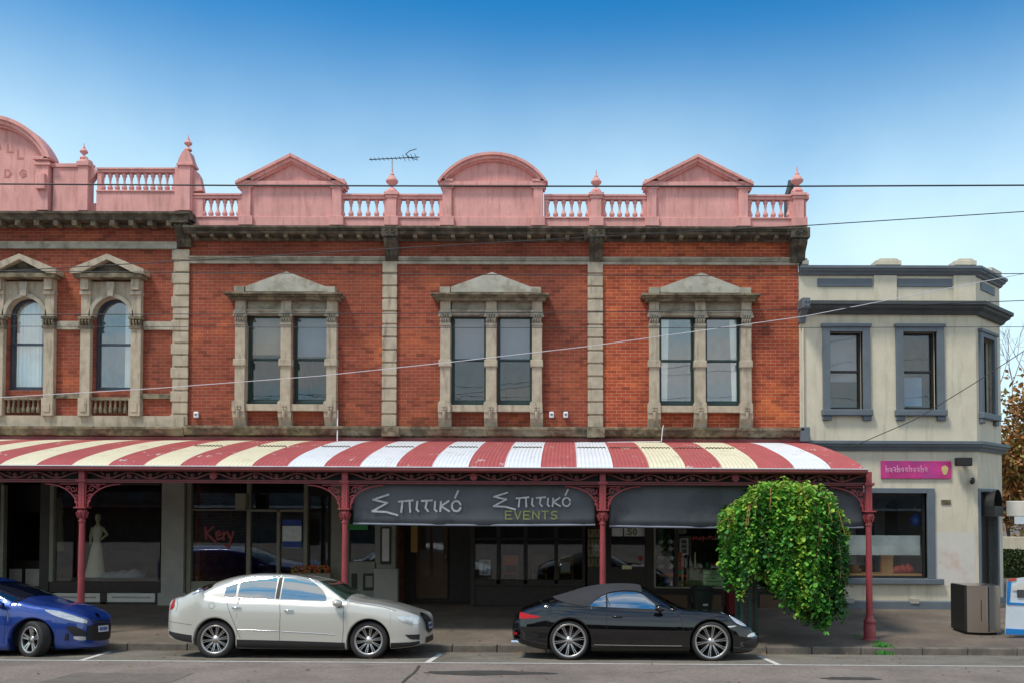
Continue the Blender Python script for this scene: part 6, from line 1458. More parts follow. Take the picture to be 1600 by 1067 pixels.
    def interior(s, xa, xb, zb, zt):
        m = MB(); w = s.hw * .72; m.box(xa, xb, -w, w, zb - .25, zb - .05); m.build('cabin_floor', 'cabin', s.root, world=False)
        for sx in (xa + (xb - xa) * .62, xa + (xb - xa) * .22):
            for sy in (-.37, .37):
                m = MB(); m.box(sx - .1, sx + .04, sy - .23, sy + .23, zb - .1, zb + .18); m.box(sx - .11, sx - .02, sy - .12, sy + .12, zb + .19, zb + .34); m.build('seat', 'cabin', s.root, world=False, bevel=.04)
        m = MB(); x = xa + (xb - xa) * .78; m.tube([(x + .06 * math.sin(t) * -.3, -.37 + .18 * math.cos(t), zb + .02 + .18 * math.sin(t)) for t in [2 * math.pi * k / 20 for k in range(21)]], .014, 6); m.build('steering_wheel', 'cabin', s.root, world=False)
    def mirror(s, px, py, mat, k=1.0):
        x, z = s.pl(px, py, -s.hw - .08)
        for sg in (-1, 1):
            m = MB(); rows = []
            for i in range(9):
                t = i / 8; rr = math.sin(math.pi * (.08 + .84 * t)) ** .6
                rows.append([(x + (-.07 + .16 * t) * k, sg * (s.hw + .06 + .085 * rr * math.cos(a)), z + .062 * k * rr * math.sin(a) - .01 * t) for a in [2 * math.pi * j / 14 for j in range(15)]])
            m.grid(rows); m.add([r for r in rows[0][:-1]], [tuple(range(14))], False); o = m.build('door_mirror', [mat], s.root, world=False, weld=True)
            m = MB(); m.tube([(x + .02, sg * (s.hw + .06), z - .04), (x + .03, sg * (s.hw - .06), z - .07)], [.03, .025], 8); m.build('mirror_arm', 'black', o, world=False)
    def handle(s, px, py, mat, w=.1):
        x, z = s.pl(px, py, -s.hw); y = -s.hwid(x, z); m = MB(); m.tube([(x - w, y - .003, z), (x - w * .8, y - .025, z + .003), (x + w * .8, y - .025, z + .002), (x + w, y - .003, z - .002)], [.01, .013, .013, .01], 8); return m.build('door_handle', mat, s.root, world=False)
def carpaint(name, col, metal=0, rough=.28, flake=0, spec=.5):
    m, nt, b = new_mat(name); b.inputs['Base Color'].default_value = (*col, 1); b.inputs['Metallic'].default_value = metal; b.inputs['Roughness'].default_value = rough
    b.inputs['Coat Weight'].default_value = 1; b.inputs['Coat Roughness'].default_value = .015; b.inputs['Coat IOR'].default_value = 1.7; b.inputs['Specular IOR Level'].default_value = spec
    N = nt.nodes; L = nt.links; tc = N.new('ShaderNodeTexCoord'); n = N.new('ShaderNodeTexNoise'); n.inputs['Scale'].default_value = 7; n.inputs['Detail'].default_value = 6; L.new(tc.outputs['Object'], n.inputs['Vector'])
    mr = N.new('ShaderNodeMapRange'); mr.inputs[3].default_value = .01; mr.inputs[4].default_value = .06; L.new(n.outputs['Fac'], mr.inputs[0]); L.new(mr.outputs[0], b.inputs['Coat Roughness'])
    return m
M['black_paint'] = carpaint('black_metallic_paint', (.003, .003, .0035), 0, .3, spec=0)
M['beige_paint'] = carpaint('pale_champagne_paint', (.6, .58, .52), .3, .32)
M['blue_paint'] = carpaint('blue_metallic_paint', (.012, .055, .31), .35, .3)
M['softtop'] = pm('black_canvas_hood', (.028, .027, .03), .85, var=.1, bump=.15, bscale=300)
M['trim'] = pm('black_plastic_trim', (.018, .016, .017), .55)
# --- black convertible
tb = dict(ends=(-.5, -.45),
 top=[(798.5, 985), (799.5, 974), (802, 964), (806, 957), (812, 951.5), (825, 944.5), (843, 938), (861, 932), (885, 925), (904.5, 919.3), (922.5, 915), (945, 912), (967.5, 911), (990, 911.8), (1000, 913.5), (1007, 916.5), (1025, 926.5), (1043, 936.5), (1058, 944.5), (1070, 949), (1085, 951), (1107, 954), (1130, 959), (1150, 966.5), (1167.5, 976), (1179.5, 983.5), (1186, 990), (1189, 998)],
 low=[(799, 990), (801, 998), (806, 1003), (820, 1007), (852, 1013), (900, 1015.5), (1000, 1016), (1080, 1016.5), (1145, 1019.5), (1165, 1018.5), (1178, 1015), (1186, 1010), (1189, 1003)],
 sh=[(799, 982), (802, 969), (806, 962), (812, 957.5), (830, 951.5), (850, 948.5), (880, 946.5), (920, 948.2), (950, 950), (980, 951.5), (1022, 953), (1055, 954), (1085, 954.5), (1115, 956.5), (1137.5, 959.5), (1148, 964.5), (1160, 971.5), (1175, 980), (1186, 991)],
 belt=[(850, 947), (919.5, 946), (952.5, 948), (980, 949.3), (1022, 951), (1060, 952.5)],
 rail=[(855, 943), (880, 938), (905, 934.5), (922, 932), (939, 929.3), (947, 926.2), (960, 923.2), (975, 921.8), (990, 922.2), (1004, 924), (1012, 929), (1025, 937), (1043, 947.8), (1056, 953.5)],
 w=lambda x: .018 * math.exp(-((x + 1.22) / .5) ** 2) + .0 * math.exp(-((x - 1.22) / .45) ** 2) - .02 * math.exp(-(x / .7) ** 2))
pc = Car('black_convertible', 'low black convertible with folded grey canvas roof up, parked before the weeping tree', 'car', (889.5, 1000.3), (1112, 1003), .338, .905, .865, tb, archr=.378, rimr=.278, tumble=.55)
pc.root['label'] = 'low glossy black convertible with its dark canvas roof up, parked at the kerb'
pc.body('black_paint')
pc.over('soft_top', [(864, 933.5), (872, 937), (885, 941), (900, 944), (918.5, 946.3), (922, 943), (930, 936.4), (939, 930.3), (947, 926.6), (960, 923.3), (975, 922), (990, 922.4), (1003, 925)], 'softtop', off=.007, nx=60, N=30)
pc.over('rear_window', [(866, 930.5), (880, 926.5), (900, 920.8)], 'carglass', off=.014, nx=16, N=12, yl=0)
pc.over('windscreen', [(1008, 925.5), (1025, 937.5), (1043, 948.2), (1056, 954.2)], 'screen', off=.004, nx=26, N=20)
WB_ = [(920.5, 946.2), (952, 948), (980, 949.4), (1022, 951.2)]
pc.side('quarter_window', [(920.5, 946.0), (935, 946.8), (950.5, 947.7)], [(920.5, 945.4), (930, 937.6), (939, 931.6), (946.5, 928)], 'carglass', off=.003, yl=-.7)
pc.side('side_window', [(949, 947.6), (980, 949.2), (1023, 950.8)], [(949, 927.4), (960, 925.2), (975, 924), (990, 924.5), (1003, 928), (1013, 935), (1023, 943.5)], 'carglass', off=.003, yl=-.7)
pc.seam([(920, 946.4), (952, 948.2), (980, 949.8), (1022, 951.4), (1040, 952.3)], 'window_trim', r=.006, yl=-.8, mat='trim')
pc.seam([(947, 927), (949.5, 936), (953, 948)], 'window_pillar', r=.008, yl=-.7, mat='trim')
pc.seam([(1005, 924.5), (1015, 931), (1025, 937.6), (1043, 948), (1056, 954)], 'pillar_trim', r=.012, yl=-.66, mat='black_paint')
pc.seam([(952.5, 948.5), (948, 962), (947, 980), (949, 998), (958, 1011)]); pc.seam([(1055, 953), (1063, 963), (1068, 985), (1066, 1010)]); pc.seam([(1075, 958), (1090, 962), (1098, 958)], r=.002)
pc.seam([(842, 938.5), (850, 943), (885, 946), (917, 949)], 'deck_gap', r=.006)
pc.side('rear_lamp', [(810.5, 966), (820, 966.3), (833, 965.3), (845, 963)], [(810.5, 955.5), (820, 958), (833, 960.5), (845, 962.5)], 'red_lens', off=.006, nx=16, nz=6)
pc.side('rear_reflector', [(801, 992), (807, 992)], [(801, 988.5), (807, 988.5)], 'red_lens', off=.005, nx=4, nz=3)
pc.side('bumper_crease', [(808, 993.5), (825, 995.5), (842, 997.5)], [(808, 992.5), (825, 994.5), (842, 997)], 'trim', off=.003, nx=8, nz=2)
pc.side('headlamp', [(1139, 960), (1145, 968), (1152, 973.5), (1162, 977.5), (1168, 978.5)], [(1139, 958.5), (1148, 962.5), (1157, 968.5), (1163, 973), (1168, 977.5)], 'clear_lens', off=.008, nx=20, nz=8, both=True)
pc.side('side_indicator', [(1137, 979.5), (1144, 979.3), (1151, 977.5)], [(1137, 977.5), (1144, 977), (1151, 977)], 'clear_lens', off=.004, nx=6, nz=3)
pc.side('front_lamp_strip', [(1169, 995), (1177, 994.8), (1185, 993)], [(1169, 992.5), (1177, 989), (1185, 988.5)], 'clear_lens', off=.008, nx=8, nz=3, both=True)
pc.side('front_intake', [(1164, 1006), (1176, 1006), (1187, 1001)], [(1164, 1002), (1176, 998.5), (1187, 996)], 'trim', off=.004, nx=8, nz=4, both=True)
pc.side('sill_strip', [(928, 1006.8), (1000, 1008), (1065, 1008.6)], [(928, 1005.8), (1000, 1007), (1065, 1007.6)], 'chrome', off=.0, nx=30, nz=2)
pc.side('sill_skirt', [(922, 1015.5), (1000, 1016.5), (1078, 1017)], [(922, 1009), (1000, 1010.2), (1078, 1011)], 'black_paint', off=.012, nx=30, nz=4)
x, z = pc.pl(802, 1002, -.5); m = MB(); m.tube([(x - .03, -.55, z), (x + .2, -.55, z)], .045, 14); m.build('exhaust_tip', 'chrome', pc.root, world=False)
pc.wheels(spokes=10, pair=.072, w=.26, thick=.0065); pc.under(.14); pc.interior(-.75, .55, .86, 1.2); pc.mirror(1030, 949.5, 'black_paint', 1.0); pc.handle(965, 963, 'black_paint', .085)
# --- champagne sedan
tb = dict(ends=(-.7, .25),
 top=[(257, 975), (258, 962), (262, 945), (266, 936), (271, 932), (289.5, 930), (307.5, 927.5), (324, 919.8), (345, 909), (367.5, 901), (390, 896.5), (420, 894.5), (450, 895.5), (475, 898.5), (500, 903), (527, 911), (550, 922), (568, 931.5), (580, 934), (595, 936), (625, 942.5), (647.5, 950), (660, 956.5), (668, 963), (672.5, 972), (674.5, 985)],
 low=[(257, 982), (259, 989), (265, 994), (277.5, 999.5), (304.5, 1004.5), (369, 1011), (460, 1012), (544, 1013), (610, 1012.5), (640, 1010), (660, 1006), (670, 1001), (674.5, 992)],
 sh=[(257.5, 972), (262, 947), (268, 936.5), (290, 933.5), (320, 932.5), (350, 936.5), (435, 939), (512, 942), (544, 939.5), (565, 942.5), (595, 946.5), (625, 953), (650, 960.5), (665, 968), (673, 980)],
 belt=[(330, 931), (352.5, 933), (435, 935.5), (460, 937.3), (512.5, 939.5), (545, 938.5)],
 rail=[(318, 927), (330, 921), (345, 914.5), (354, 911), (375, 903.5), (397.5, 899.5), (435, 898.8), (467.5, 900), (485, 902), (497.5, 905.5), (512.5, 914), (527.5, 924.3), (544, 936.5)])
ps = Car('champagne_sedan', 'pale champagne four door sedan with black sills, parked between the blue and black cars', 'car', (335.2, 999.8), (575.5, 1001.8), .325, .905, .86, tb, archr=.375, rimr=.238, tumble=.42, nplan=6.5, sr=.25)
ps.body('beige_paint')
ps.over('windscreen', [(499, 906.8), (512.5, 915.5), (527.5, 925.8), (546, 938)], 'screen', off=.004, nx=26, N=20)
ps.over('rear_window', [(313, 928), (325, 923.5), (338, 917)], 'carglass', off=.004, nx=16, N=12, yl=-.5)
ps.side('quarter_window', [(353.5, 931.6), (372, 932.2)], [(353.5, 914), (360, 911), (372, 906.8)], 'carglass', off=.003, yl=-.72)
ps.side('rear_side_window', [(374.5, 932.3), (400, 933.2), (433, 934.3)], [(374.5, 906), (397.5, 902), (433, 901.5)], 'carglass', off=.003, yl=-.72)
ps.side('front_side_window', [(441, 934.6), (470, 936), (512, 938)], [(441, 901.7), (467.5, 903), (482, 906), (497, 914), (508, 925), (512, 933)], 'carglass', off=.003, yl=-.72)
ps.side('centre_pillar', [(433.4, 934.3), (440.6, 934.6)], [(433.4, 901.4), (440.6, 901.6)], 'trim', off=.004, yl=-.72, nx=3)
ps.seam([(352, 932.5), (400, 934.4), (435, 935.6), (470, 937.4), (514, 939.6)], 'window_trim', r=.006, yl=-.8, mat='chrome')
ps.seam([(354, 913), (375, 904.6), (397.5, 900.7), (435, 900), (467.5, 901.4), (484, 904), (499, 912), (512, 925)], 'window_trim', r=.006, yl=-.7, mat='chrome')
for pts in ([(353, 934), (358, 950), (368, 975), (378, 1000)], [(437, 936), (439, 960), (438, 985), (437, 1008)], [(516, 941), (537, 948), (537.5, 980), (535, 1008)], [(545, 938), (575, 944), (600, 948), (622, 955)]): ps.seam(pts)
ps.seam([(373, 982.5), (435, 985), (437, 985.2)], 'rubbing_strip', r=.007, mat='chrome'); ps.seam([(442, 985.6), (500, 989), (530, 991.5)], 'rubbing_strip', r=.007, mat='chrome')
ps.seam([(259, 970.5), (280, 973), (304, 976)], 'bumper_gap', r=.003); ps.seam([(273, 934.5), (276, 945), (272, 958)], 'boot_gap', r=.003)
ps.seam([(327, 942), (334, 941), (337, 946), (333, 950), (328, 949), (327, 942)], 'fuel_flap', r=.0025)
ps.side('rear_lamp', [(262, 952.5), (266, 951.5), (270.5, 948)], [(262, 946), (267, 937.5), (272.5, 934.5)], 'red_lens', off=.006, nx=8, nz=6, both=True)
ps.side('headlamp', [(622, 965.5), (633, 972), (647, 974.5), (660, 974)], [(622, 962.5), (633, 961.3), (647, 961.8), (660, 967)], 'clear_lens', off=.008, nx=16, nz=8, both=True)
ps.side('fog_grille', [(633, 992), (642, 998.5), (654, 999.5), (663, 999)], [(633, 991), (642, 991), (654, 991), (663, 991)], 'trim', off=.006, nx=10, nz=4, both=True)
ps.side('rear_bumper_trim', [(259, 990), (275, 998.5), (304, 1004)], [(258.5, 985), (275, 988), (304, 992)], 'trim', off=.006, nx=14, nz=4, both=True)
ps.side('side_skirt', [(371, 1011), (450, 1012.5), (540, 1013.5)], [(371, 998), (450, 1000), (540, 1003)], 'trim', off=.008, nx=30, nz=4, both=True)
ps.side('front_lip', [(610, 1012.3), (640, 1009.5), (668, 1001.5)], [(610, 1003.5), (640, 1002.8), (668, 999.5)], 'trim', off=.008, nx=14, nz=3, both=True)
ps.face('grille', -.36, .36, .42, .78, 'chrome', pinch=.3); ps.face('grille_mesh', -.31, .31, .46, .74, 'trim', off=.012, pinch=.3); ps.face('number_plate', -.18, .18, .5, .61, 'plate', off=.03); ps.face('lower_intake', -.42, .42, .26, .36, 'trim', off=.01)
ps.wheels(spokes=10, pair=.085, w=.22, thick=.0065); ps.under(.16); ps.interior(-.7, .75, .95, 1.35); ps.mirror(525, 941, 'beige_paint', 1.05); ps.handle(369, 948.5, 'chrome', .08); ps.handle(451, 953, 'chrome', .08)
# --- blue hatchback, nose in frame
tb = dict(ends=(0, .3),
 top=[(-268, 985), (-266, 960), (-262, 935), (-250, 915), (-228, 902), (-190, 896), (-140, 892.5), (-90, 893), (-50, 896.5), (-20, 902), (10, 908.5), (35, 916), (58, 925), (76.5, 934), (92, 938), (105, 940.5), (125, 944), (145, 950), (158, 957), (167, 965), (171.5, 974), (173, 985)],
 low=[(-268, 992), (-262, 999), (-245, 1005), (-195, 1011), (-100, 1014), (44, 1015), (100, 1014.5), (135, 1012.5), (158, 1008.5), (169, 1002), (173, 994)],
 sh=[(-268, 980), (-262, 955), (-250, 945), (-200, 938), (-100, 938), (0, 940), (25, 944), (45, 947), (68, 950.5), (95, 957), (118, 965), (138, 974), (150, 981), (160, 988)],
 belt=[(-240, 934), (-200, 935), (-100, 936), (0, 938.5), (30, 941.5)],
 rail=[(-262, 950), (-248, 925), (-225, 911), (-190, 904), (-140, 899.5), (-90, 900), (-55, 905), (-25, 914), (0, 925), (22, 935.5), (34, 940.5)])
pb_ = Car('blue_hatchback', 'shiny blue hatchback with its front wheel turned out, parked first at the left', 'car', (-194, 997.5), (45, 1000.5), .318, .885, .835, tb, archr=.37, rimr=.22, nplan=3.3, sr=.6)
pb_.body('blue_paint')
pb_.over('windscreen', [(-28, 914), (0, 926.5), (22, 936.5), (36, 942)], 'screen', off=.004, nx=26, N=20)
pb_.side('side_window', [(-150, 934), (-100, 934.5), (-10, 937)], [(-150, 903), (-90, 903), (-55, 908.5), (-10, 931)], 'carglass', off=.003, yl=-.7)
pb_.side('headlamp', [(66, 954), (80, 961.5), (98, 968.5), (112, 973.5), (124, 977)], [(66, 951.8), (80, 953.5), (98, 959.5), (112, 966.5), (124, 975.5)], 'clear_lens', off=.008, nx=20, nz=8, both=True)
pb_.side('fog_surround', [(95, 981), (103, 993), (112, 999), (121, 1000)], [(95, 978), (103, 978.5), (112, 984), (121, 996)], 'trim', off=.006, nx=12, nz=6, both=True)
pb_.side('fog_lamp', [(103, 999), (112, 1002), (120, 1001.5)], [(103, 994.5), (112, 995.5), (120, 998)], 'clear_lens', off=.012, nx=8, nz=4, both=True)
pb_.face('lower_grille', -.42, .42, .26, .58, 'trim', off=.01, pinch=.25); pb_.face('number_plate', -.2, .16, .42, .53, 'plate', off=.035); pb_.face('bonnet_emblem', -.05, .05, .68, .75, 'chrome', off=.012, ny=6, nz=4)
pb_.face('grille_bar', -.3, .3, .595, .62, 'chrome', off=.012)
pb_.seam([(34, 941), (60, 949), (70, 952)]); pb_.seam([(12, 950), (8, 980), (5, 1010)])
pb_.wheels(spokes=5, pair=.16, w=.21, thick=.016, steer=-.42, rimmat='rim'); pb_.under(.16); pb_.interior(-.9, .7, .93, 1.3); pb_.mirror(-4, 943, 'blue_paint')
# plate lettering
for car, z0, z1, y0, y1, off in ((ps, .525, .585, -.15, .15, .034), (pb_, .445, .505, -.16, .12, .039)):
    for k in range(6): yy = y0 + (y1 - y0) * k / 6; car.face('plate_letter', yy + .006, yy + .038, z0, z1, 'plate_blue', off=off, ny=2, nz=2)
# ---------------------------------------------------------------- weeping tree in its guard
YT = 17.95
M['leaf_a'] = pm('bright_leaf', (.16, .44, .05), .55, var=.25, scale=9); M['leaf_b'] = pm('mid_leaf', (.055, .24, .03), .55, var=.25, scale=9); M['leaf_c'] = pm('deep_shade_leaf', (.015, .085, .015), .6, var=.25, scale=9); M['leaf_y'] = pm('yellow_green_leaf', (.36, .55, .06), .55, var=.2, scale=9)  # the deepest green also paints the shade inside the crown
for k in ('leaf_a', 'leaf_b', 'leaf_c', 'leaf_y'):
    b = M[k].node_tree.nodes['Principled BSDF']; nt = M[k].node_tree; out = [n for n in nt.nodes if n.type == 'OUTPUT_MATERIAL'][0]
    tr = nt.nodes.new('ShaderNodeBsdfTranslucent'); mx = nt.nodes.new('ShaderNodeMixShader'); mx.inputs[0].default_value = .3
    src = b.inputs['Base Color'].links[0].from_socket; nt.links.new(src, tr.inputs[0]); nt.links.new(b.outputs[0], mx.inputs[1]); nt.links.new(tr.outputs[0], mx.inputs[2]); nt.links.new(mx.outputs[0], out.inputs[0])
M['bark'] = pm('grey_brown_bark', (.1, .07, .045), .9, var=.25, bump=.4); M['twig'] = pm('red_brown_twig', (.4, .18, .09), .8)
wt = thing('weeping_tree', 'weeping tree with a dense green curtain of leaves hanging almost to the footpath', 'tree', P(1180, 985, YT))
Xc, _ = A(1218, 860, YT); Xt = A(1176, 900, YT)[0]; zg = zpath(YT)
zT = lambda y: A(1218, y, YT)[1]
m = MB(); m.tube([(Xt, YT, zg), (Xt + .01, YT + .01, zg + 1), (Xt + .08, YT, zT(860)), (Xc - .1, YT, zT(800)), (Xc + .05, YT, zT(770))], [.055, .045, .045, .04, .02], 10); m.build('trunk', 'bark', wt)
rt = random.Random(21); mt = MB(); mw = MB()
# outline of the curtain in the photo: left/right edge and hem for each column
hem = smooth_interp([(1122, 872), (1130, 900), (1145, 912), (1152, 930), (1160, 905), (1172, 915), (1185, 900), (1200, 918), (1215, 942), (1228, 950), (1240, 938), (1247, 962), (1258, 976), (1272, 979), (1284, 960), (1294, 968), (1303, 972), (1312, 955), (1317, 925)])
crown = smooth_interp([(1120, 830), (1126, 806), (1136, 796), (1150, 783), (1165, 768), (1180, 756), (1195, 749), (1212, 752), (1225, 747), (1240, 752), (1255, 756), (1272, 766), (1288, 784), (1300, 806), (1308, 850), (1317, 900)])
pxm = 1 / 76.5
def leaf(p, size, drop, mat):
    a = rt.uniform(0, 6.3); up = rt.uniform(-.5, .35)
    d = Vector((math.cos(a), math.sin(a) * .9 - .25, -drop)).normalized(); s_ = d.cross(Vector((0, 0, 1))); s_.normalize(); s_ = (s_ + Vector((0, 0, up))).normalized()
    L_ = size; w = size * rt.uniform(.32, .5); n = d.cross(s_) * size * .12
    v = [p, p + d * L_ * .3 + s_ * w, p + d * L_ * .72 + s_ * w * .7, p + d * L_, p + d * L_ * .72 - s_ * w * .7, p + d * L_ * .3 - s_ * w, p + d * L_ * .5 + n]
    mt.add(v, [(0, 1, 6), (1, 2, 6), (2, 3, 6), (3, 4, 6), (4, 5, 6), (5, 0, 6)], False, mat)
clumps = []
for k in range(165):
    px = rt.uniform(1132, 1303); u = (px - 1218.5) / 98; dep = math.sqrt(max(0, 1 - u * u)) * .85
    yo = (-1 if rt.random() < .72 else 1) * dep * rt.uniform(.45, 1) * .95
    clumps.append((px, yo, rt.uniform(0, 1) ** 2.2, rt.gauss(0, 1)))
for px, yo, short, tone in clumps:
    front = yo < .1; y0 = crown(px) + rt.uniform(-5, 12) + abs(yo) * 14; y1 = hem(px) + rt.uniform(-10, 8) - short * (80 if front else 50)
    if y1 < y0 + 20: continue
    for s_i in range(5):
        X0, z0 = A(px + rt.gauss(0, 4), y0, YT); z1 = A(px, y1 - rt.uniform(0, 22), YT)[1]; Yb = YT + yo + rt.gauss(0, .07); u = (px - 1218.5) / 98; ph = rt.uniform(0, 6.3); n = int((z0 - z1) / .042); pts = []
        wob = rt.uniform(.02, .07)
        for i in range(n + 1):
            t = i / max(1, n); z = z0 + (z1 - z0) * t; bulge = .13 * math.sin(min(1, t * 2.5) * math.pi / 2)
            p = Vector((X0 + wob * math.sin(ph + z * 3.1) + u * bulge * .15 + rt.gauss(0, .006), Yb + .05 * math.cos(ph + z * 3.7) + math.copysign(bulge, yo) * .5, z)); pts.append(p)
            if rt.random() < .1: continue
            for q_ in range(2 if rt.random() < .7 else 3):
                r = rt.random() * .75 + tone * .24 + .2 + (.35 * max(0, .3 - t) / .3) - .12 * t + (.1 if px < 1250 else -.1)  # random tone plus painted light: paler at top and left, darker downwards
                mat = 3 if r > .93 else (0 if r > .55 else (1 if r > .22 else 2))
                if not front: mat = 1 if rt.random() < .3 else 2  # rear strands get darker leaves as painted inner shade
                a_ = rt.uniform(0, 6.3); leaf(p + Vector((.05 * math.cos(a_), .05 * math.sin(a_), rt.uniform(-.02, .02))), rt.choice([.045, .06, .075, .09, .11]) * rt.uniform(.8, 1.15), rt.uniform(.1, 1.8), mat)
        if front and s_i == 0 and len(pts) > 4: mw.tube([q + Vector((0, -.05 if rt.random() < .6 else 0, 0)) for q in pts[::2]] + [pts[-1]], .0042, 4)
for k in range(90):                       # arching young shoots that break the outline
    px = rt.uniform(1128, 1300); u = (px - 1218.5) / 98; yo = rt.uniform(-.95, .3) * math.sqrt(max(0, 1 - u * u)); X, z = A(px, crown(px) + rt.uniform(2, 30), YT); l = rt.uniform(.2, .5); dxx = rt.gauss(0, .12) + u * .16; pts = []
    for i in range(9):
        t = i / 8; pts.append(Vector((X + dxx * t, YT + yo - .14 * t, z + l * (.55 * t - .85 * t * t) + .05 * (1 if t < .4 else 0))))
    mw.tube(pts, .004, 4)
    for p in pts[1:]:
        for q_ in range(2): leaf(p, rt.uniform(.05, .1), rt.uniform(0, 1.0), rt.choice([3, 0, 0, 3, 1]))
for k in range(1500):
    px = rt.uniform(1130, 1300); u = (px - 1218.5) / 98; dep = math.sqrt(max(0, 1 - u * u)) * .9; yo = rt.uniform(-dep, dep); rr = abs(yo) / .98
    py = crown(px) + rt.uniform(2, 18) + rr * rr * 22; X, z = A(px, py, YT); r = rt.random()
    leaf(Vector((X, YT + yo, z)), rt.uniform(.05, .12), rt.uniform(.0, .9), 3 if r < .3 else (0 if r < .7 else 1))
for k in range(60):
    px = rt.uniform(1140, 1300); X, z = A(px, crown(px) + 8, YT); yo = rt.uniform(-.9, .3)
    mw.tube([(Xc, YT, A(1218, 775, YT)[1]), ((Xc + X) / 2, YT + yo * .5, z + .02), (X, YT + yo, z - .06), (X + .1 * (X - Xc), YT + yo * 1.1, z - .5)], [.014, .01, .007, .004], 5)
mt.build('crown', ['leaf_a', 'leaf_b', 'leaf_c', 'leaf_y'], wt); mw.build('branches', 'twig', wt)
print('leaf faces', len(mt.f))
M['guard'] = pm('dark_green_guard_paint', (.012, .045, .04), .5); M['stake'] = pm('dark_timber_stake', (.02, .045, .03), .8)
gd = thing('tree_guard', 'dark green steel tree guard of flat bars at the foot of the weeping tree', 'tree guard', P(1165, 985, YT))
zt_ = A(1165, 892, YT)[1]
for px, yo in ((1152, -.12), (1159, -.26), (1171, -.24), (1181, -.1), (1181.5, .12), (1170, .24), (1158, .22), (1151, .1)):
    m = MB(); X = A(px, 940, YT + yo)[0]; m.box(X - .028, X + .028, YT + yo - .006, YT + yo + .006, zg - .02, zt_); m.build('guard_bar', 'guard', gd, bevel=.003)
for z in (zg + .25, zg + .85):
    m = MB(); q = [(A(px, 940, YT + yo)[0], YT + yo) for px, yo in ((1152, -.12), (1159, -.26), (1171, -.24), (1181, -.1), (1181.5, .12), (1170, .24), (1158, .22), (1151, .1), (1152, -.12))]
    m.tube([(a, b, z) for a, b in q], .012, 6); m.build('guard_hoop', 'guard', gd)
# weeds in the kerb
M['weed'] = pm('weed_green', (.05, .25, .03), .7)
mt2 = MB()
wd = random.Random(3)
def blade(cx, cy, cz, hgt):
    a = wd.uniform(0, 6.3); l = wd.uniform(.3, 1) * hgt; dx, dy = math.cos(a) * l * .7, math.sin(a) * l * .7
    mt2.add([(cx - .006, cy, cz), (cx + .006, cy, cz), (cx + dx * .5 + .006, cy + dy * .5, cz + l * .8), (cx + dx, cy + dy, cz + l * .7)], [(0, 1, 2, 3)], False)
for k in range(240):
    px = wd.gauss(1381, 7); X = A(px, 1010, YK)[0]; yy = YK + wd.uniform(-.12, .12); blade(X, yy, (zK if yy > YK else zroad(yy)) , wd.uniform(.04, .13))
for k in range(110):
    t = wd.random(); px = 1368 + 16 * t; py = 997 + 9 * t; Y_ = YP - .2 - t * .7; blade(A(px, py, Y_)[0] + wd.uniform(-.05, .05), Y_, zpath(Y_), .05)
for k in range(40): blade(A(1338, 985, 18.7)[0] + wd.uniform(-.12, .12), 18.7 + wd.uniform(-.1, .1), zpath(18.7), .04)
tag(mt2.build('weeds', 'weed'), 'tuft of green weeds growing in the kerb joint beside the right post', 'weeds', kind='stuff')

# ---------------------------------------------------------------- steel litter bin and footpath sign
YB2 = 19.0
lb = thing('litter_bin', 'tall brushed steel litter bin enclosure on the footpath near the corner', 'litter bin', P(1528, 990, YB2))
zb0 = zpath(YB2); xl_, xr_ = A(1511, 950, YB2)[0], A(1563, 950, YB2)[0]; zt = A(1537, 914, YB2)[1]
bx = A(1490, 950, YB2 + .0)[0]
D_ = .68
def ring(z, k=1.0):
    pts = []
    for i in range(13): a = i / 12; pts.append((xl_ + (xr_ - xl_) * a, YB2 - .1 * math.sin(math.pi * a) * k))
    pts += [(xr_ - .02, YB2 + D_), (xl_ - .02, YB2 + D_)]
    return [(x, y, z) for x, y in pts]
m = MB(); rows = [r + [r[0]] for r in (ring(zb0 + .05), ring(zb0 + .5), ring(zt))]; m.grid(rows, smooth=False); m.add(ring(zt), [tuple(range(15))], False)
shell_ = m.build('steel_shell', 'steel', lb)
m = MB(); m.box(xl_ - .05, xl_ - .0, YB2 + .01, YB2 + D_, zb0 + .06, zt - .006); m.build('side_hatch', 'black', lb)
m = MB(); m.box(xl_ - .03, xr_ - .06, YB2 + .04, YB2 + D_ - .06, zb0 - .01, zb0 + .05); m.build('plinth', 'black', lb)
for px in (1530, 1541.5):
    m = MB(); X = A(px, 950, YB2)[0]
    if px > 1540: m.box(X - .008, X + .008, YB2 - .108, YB2 - .06, zb0 + .07, zt - .02); m.build('door_gap', 'under', lb)
    else:
        m.box(X - .004, X + .004, YB2 - .104, YB2 - .06, zb0 + .3, zt - .3); m.build('handle_slot', 'under', lb)
YA = 18.6
ab = thing('a_frame_sign', 'blue and white printed footpath sign board standing at the right edge', 'sign board', P(1590, 995, YA))
M['board_blue'] = pm('bright_blue_print', (.01, .2, .55), .5); M['board_white'] = pm('pale_print', (.62, .68, .74), .5, var=.06); M['board_red'] = pm('red_print', (.5, .08, .04), .5)
def q3(px, py, Y=YA): return P(px, py, Y)
def panel(nm, pts, mat, dy, par): m = MB(); pp = [q3(*p) for p in pts]; m.xz([(p[0], p[2]) for p in pp], YA - dy, YA - dy + .012 if dy else YA + .02); return m.build(nm, mat, par)
bd = panel('board', [(1574, 905), (1630, 897), (1628, 992), (1571, 990)], 'board_white', 0, ab)
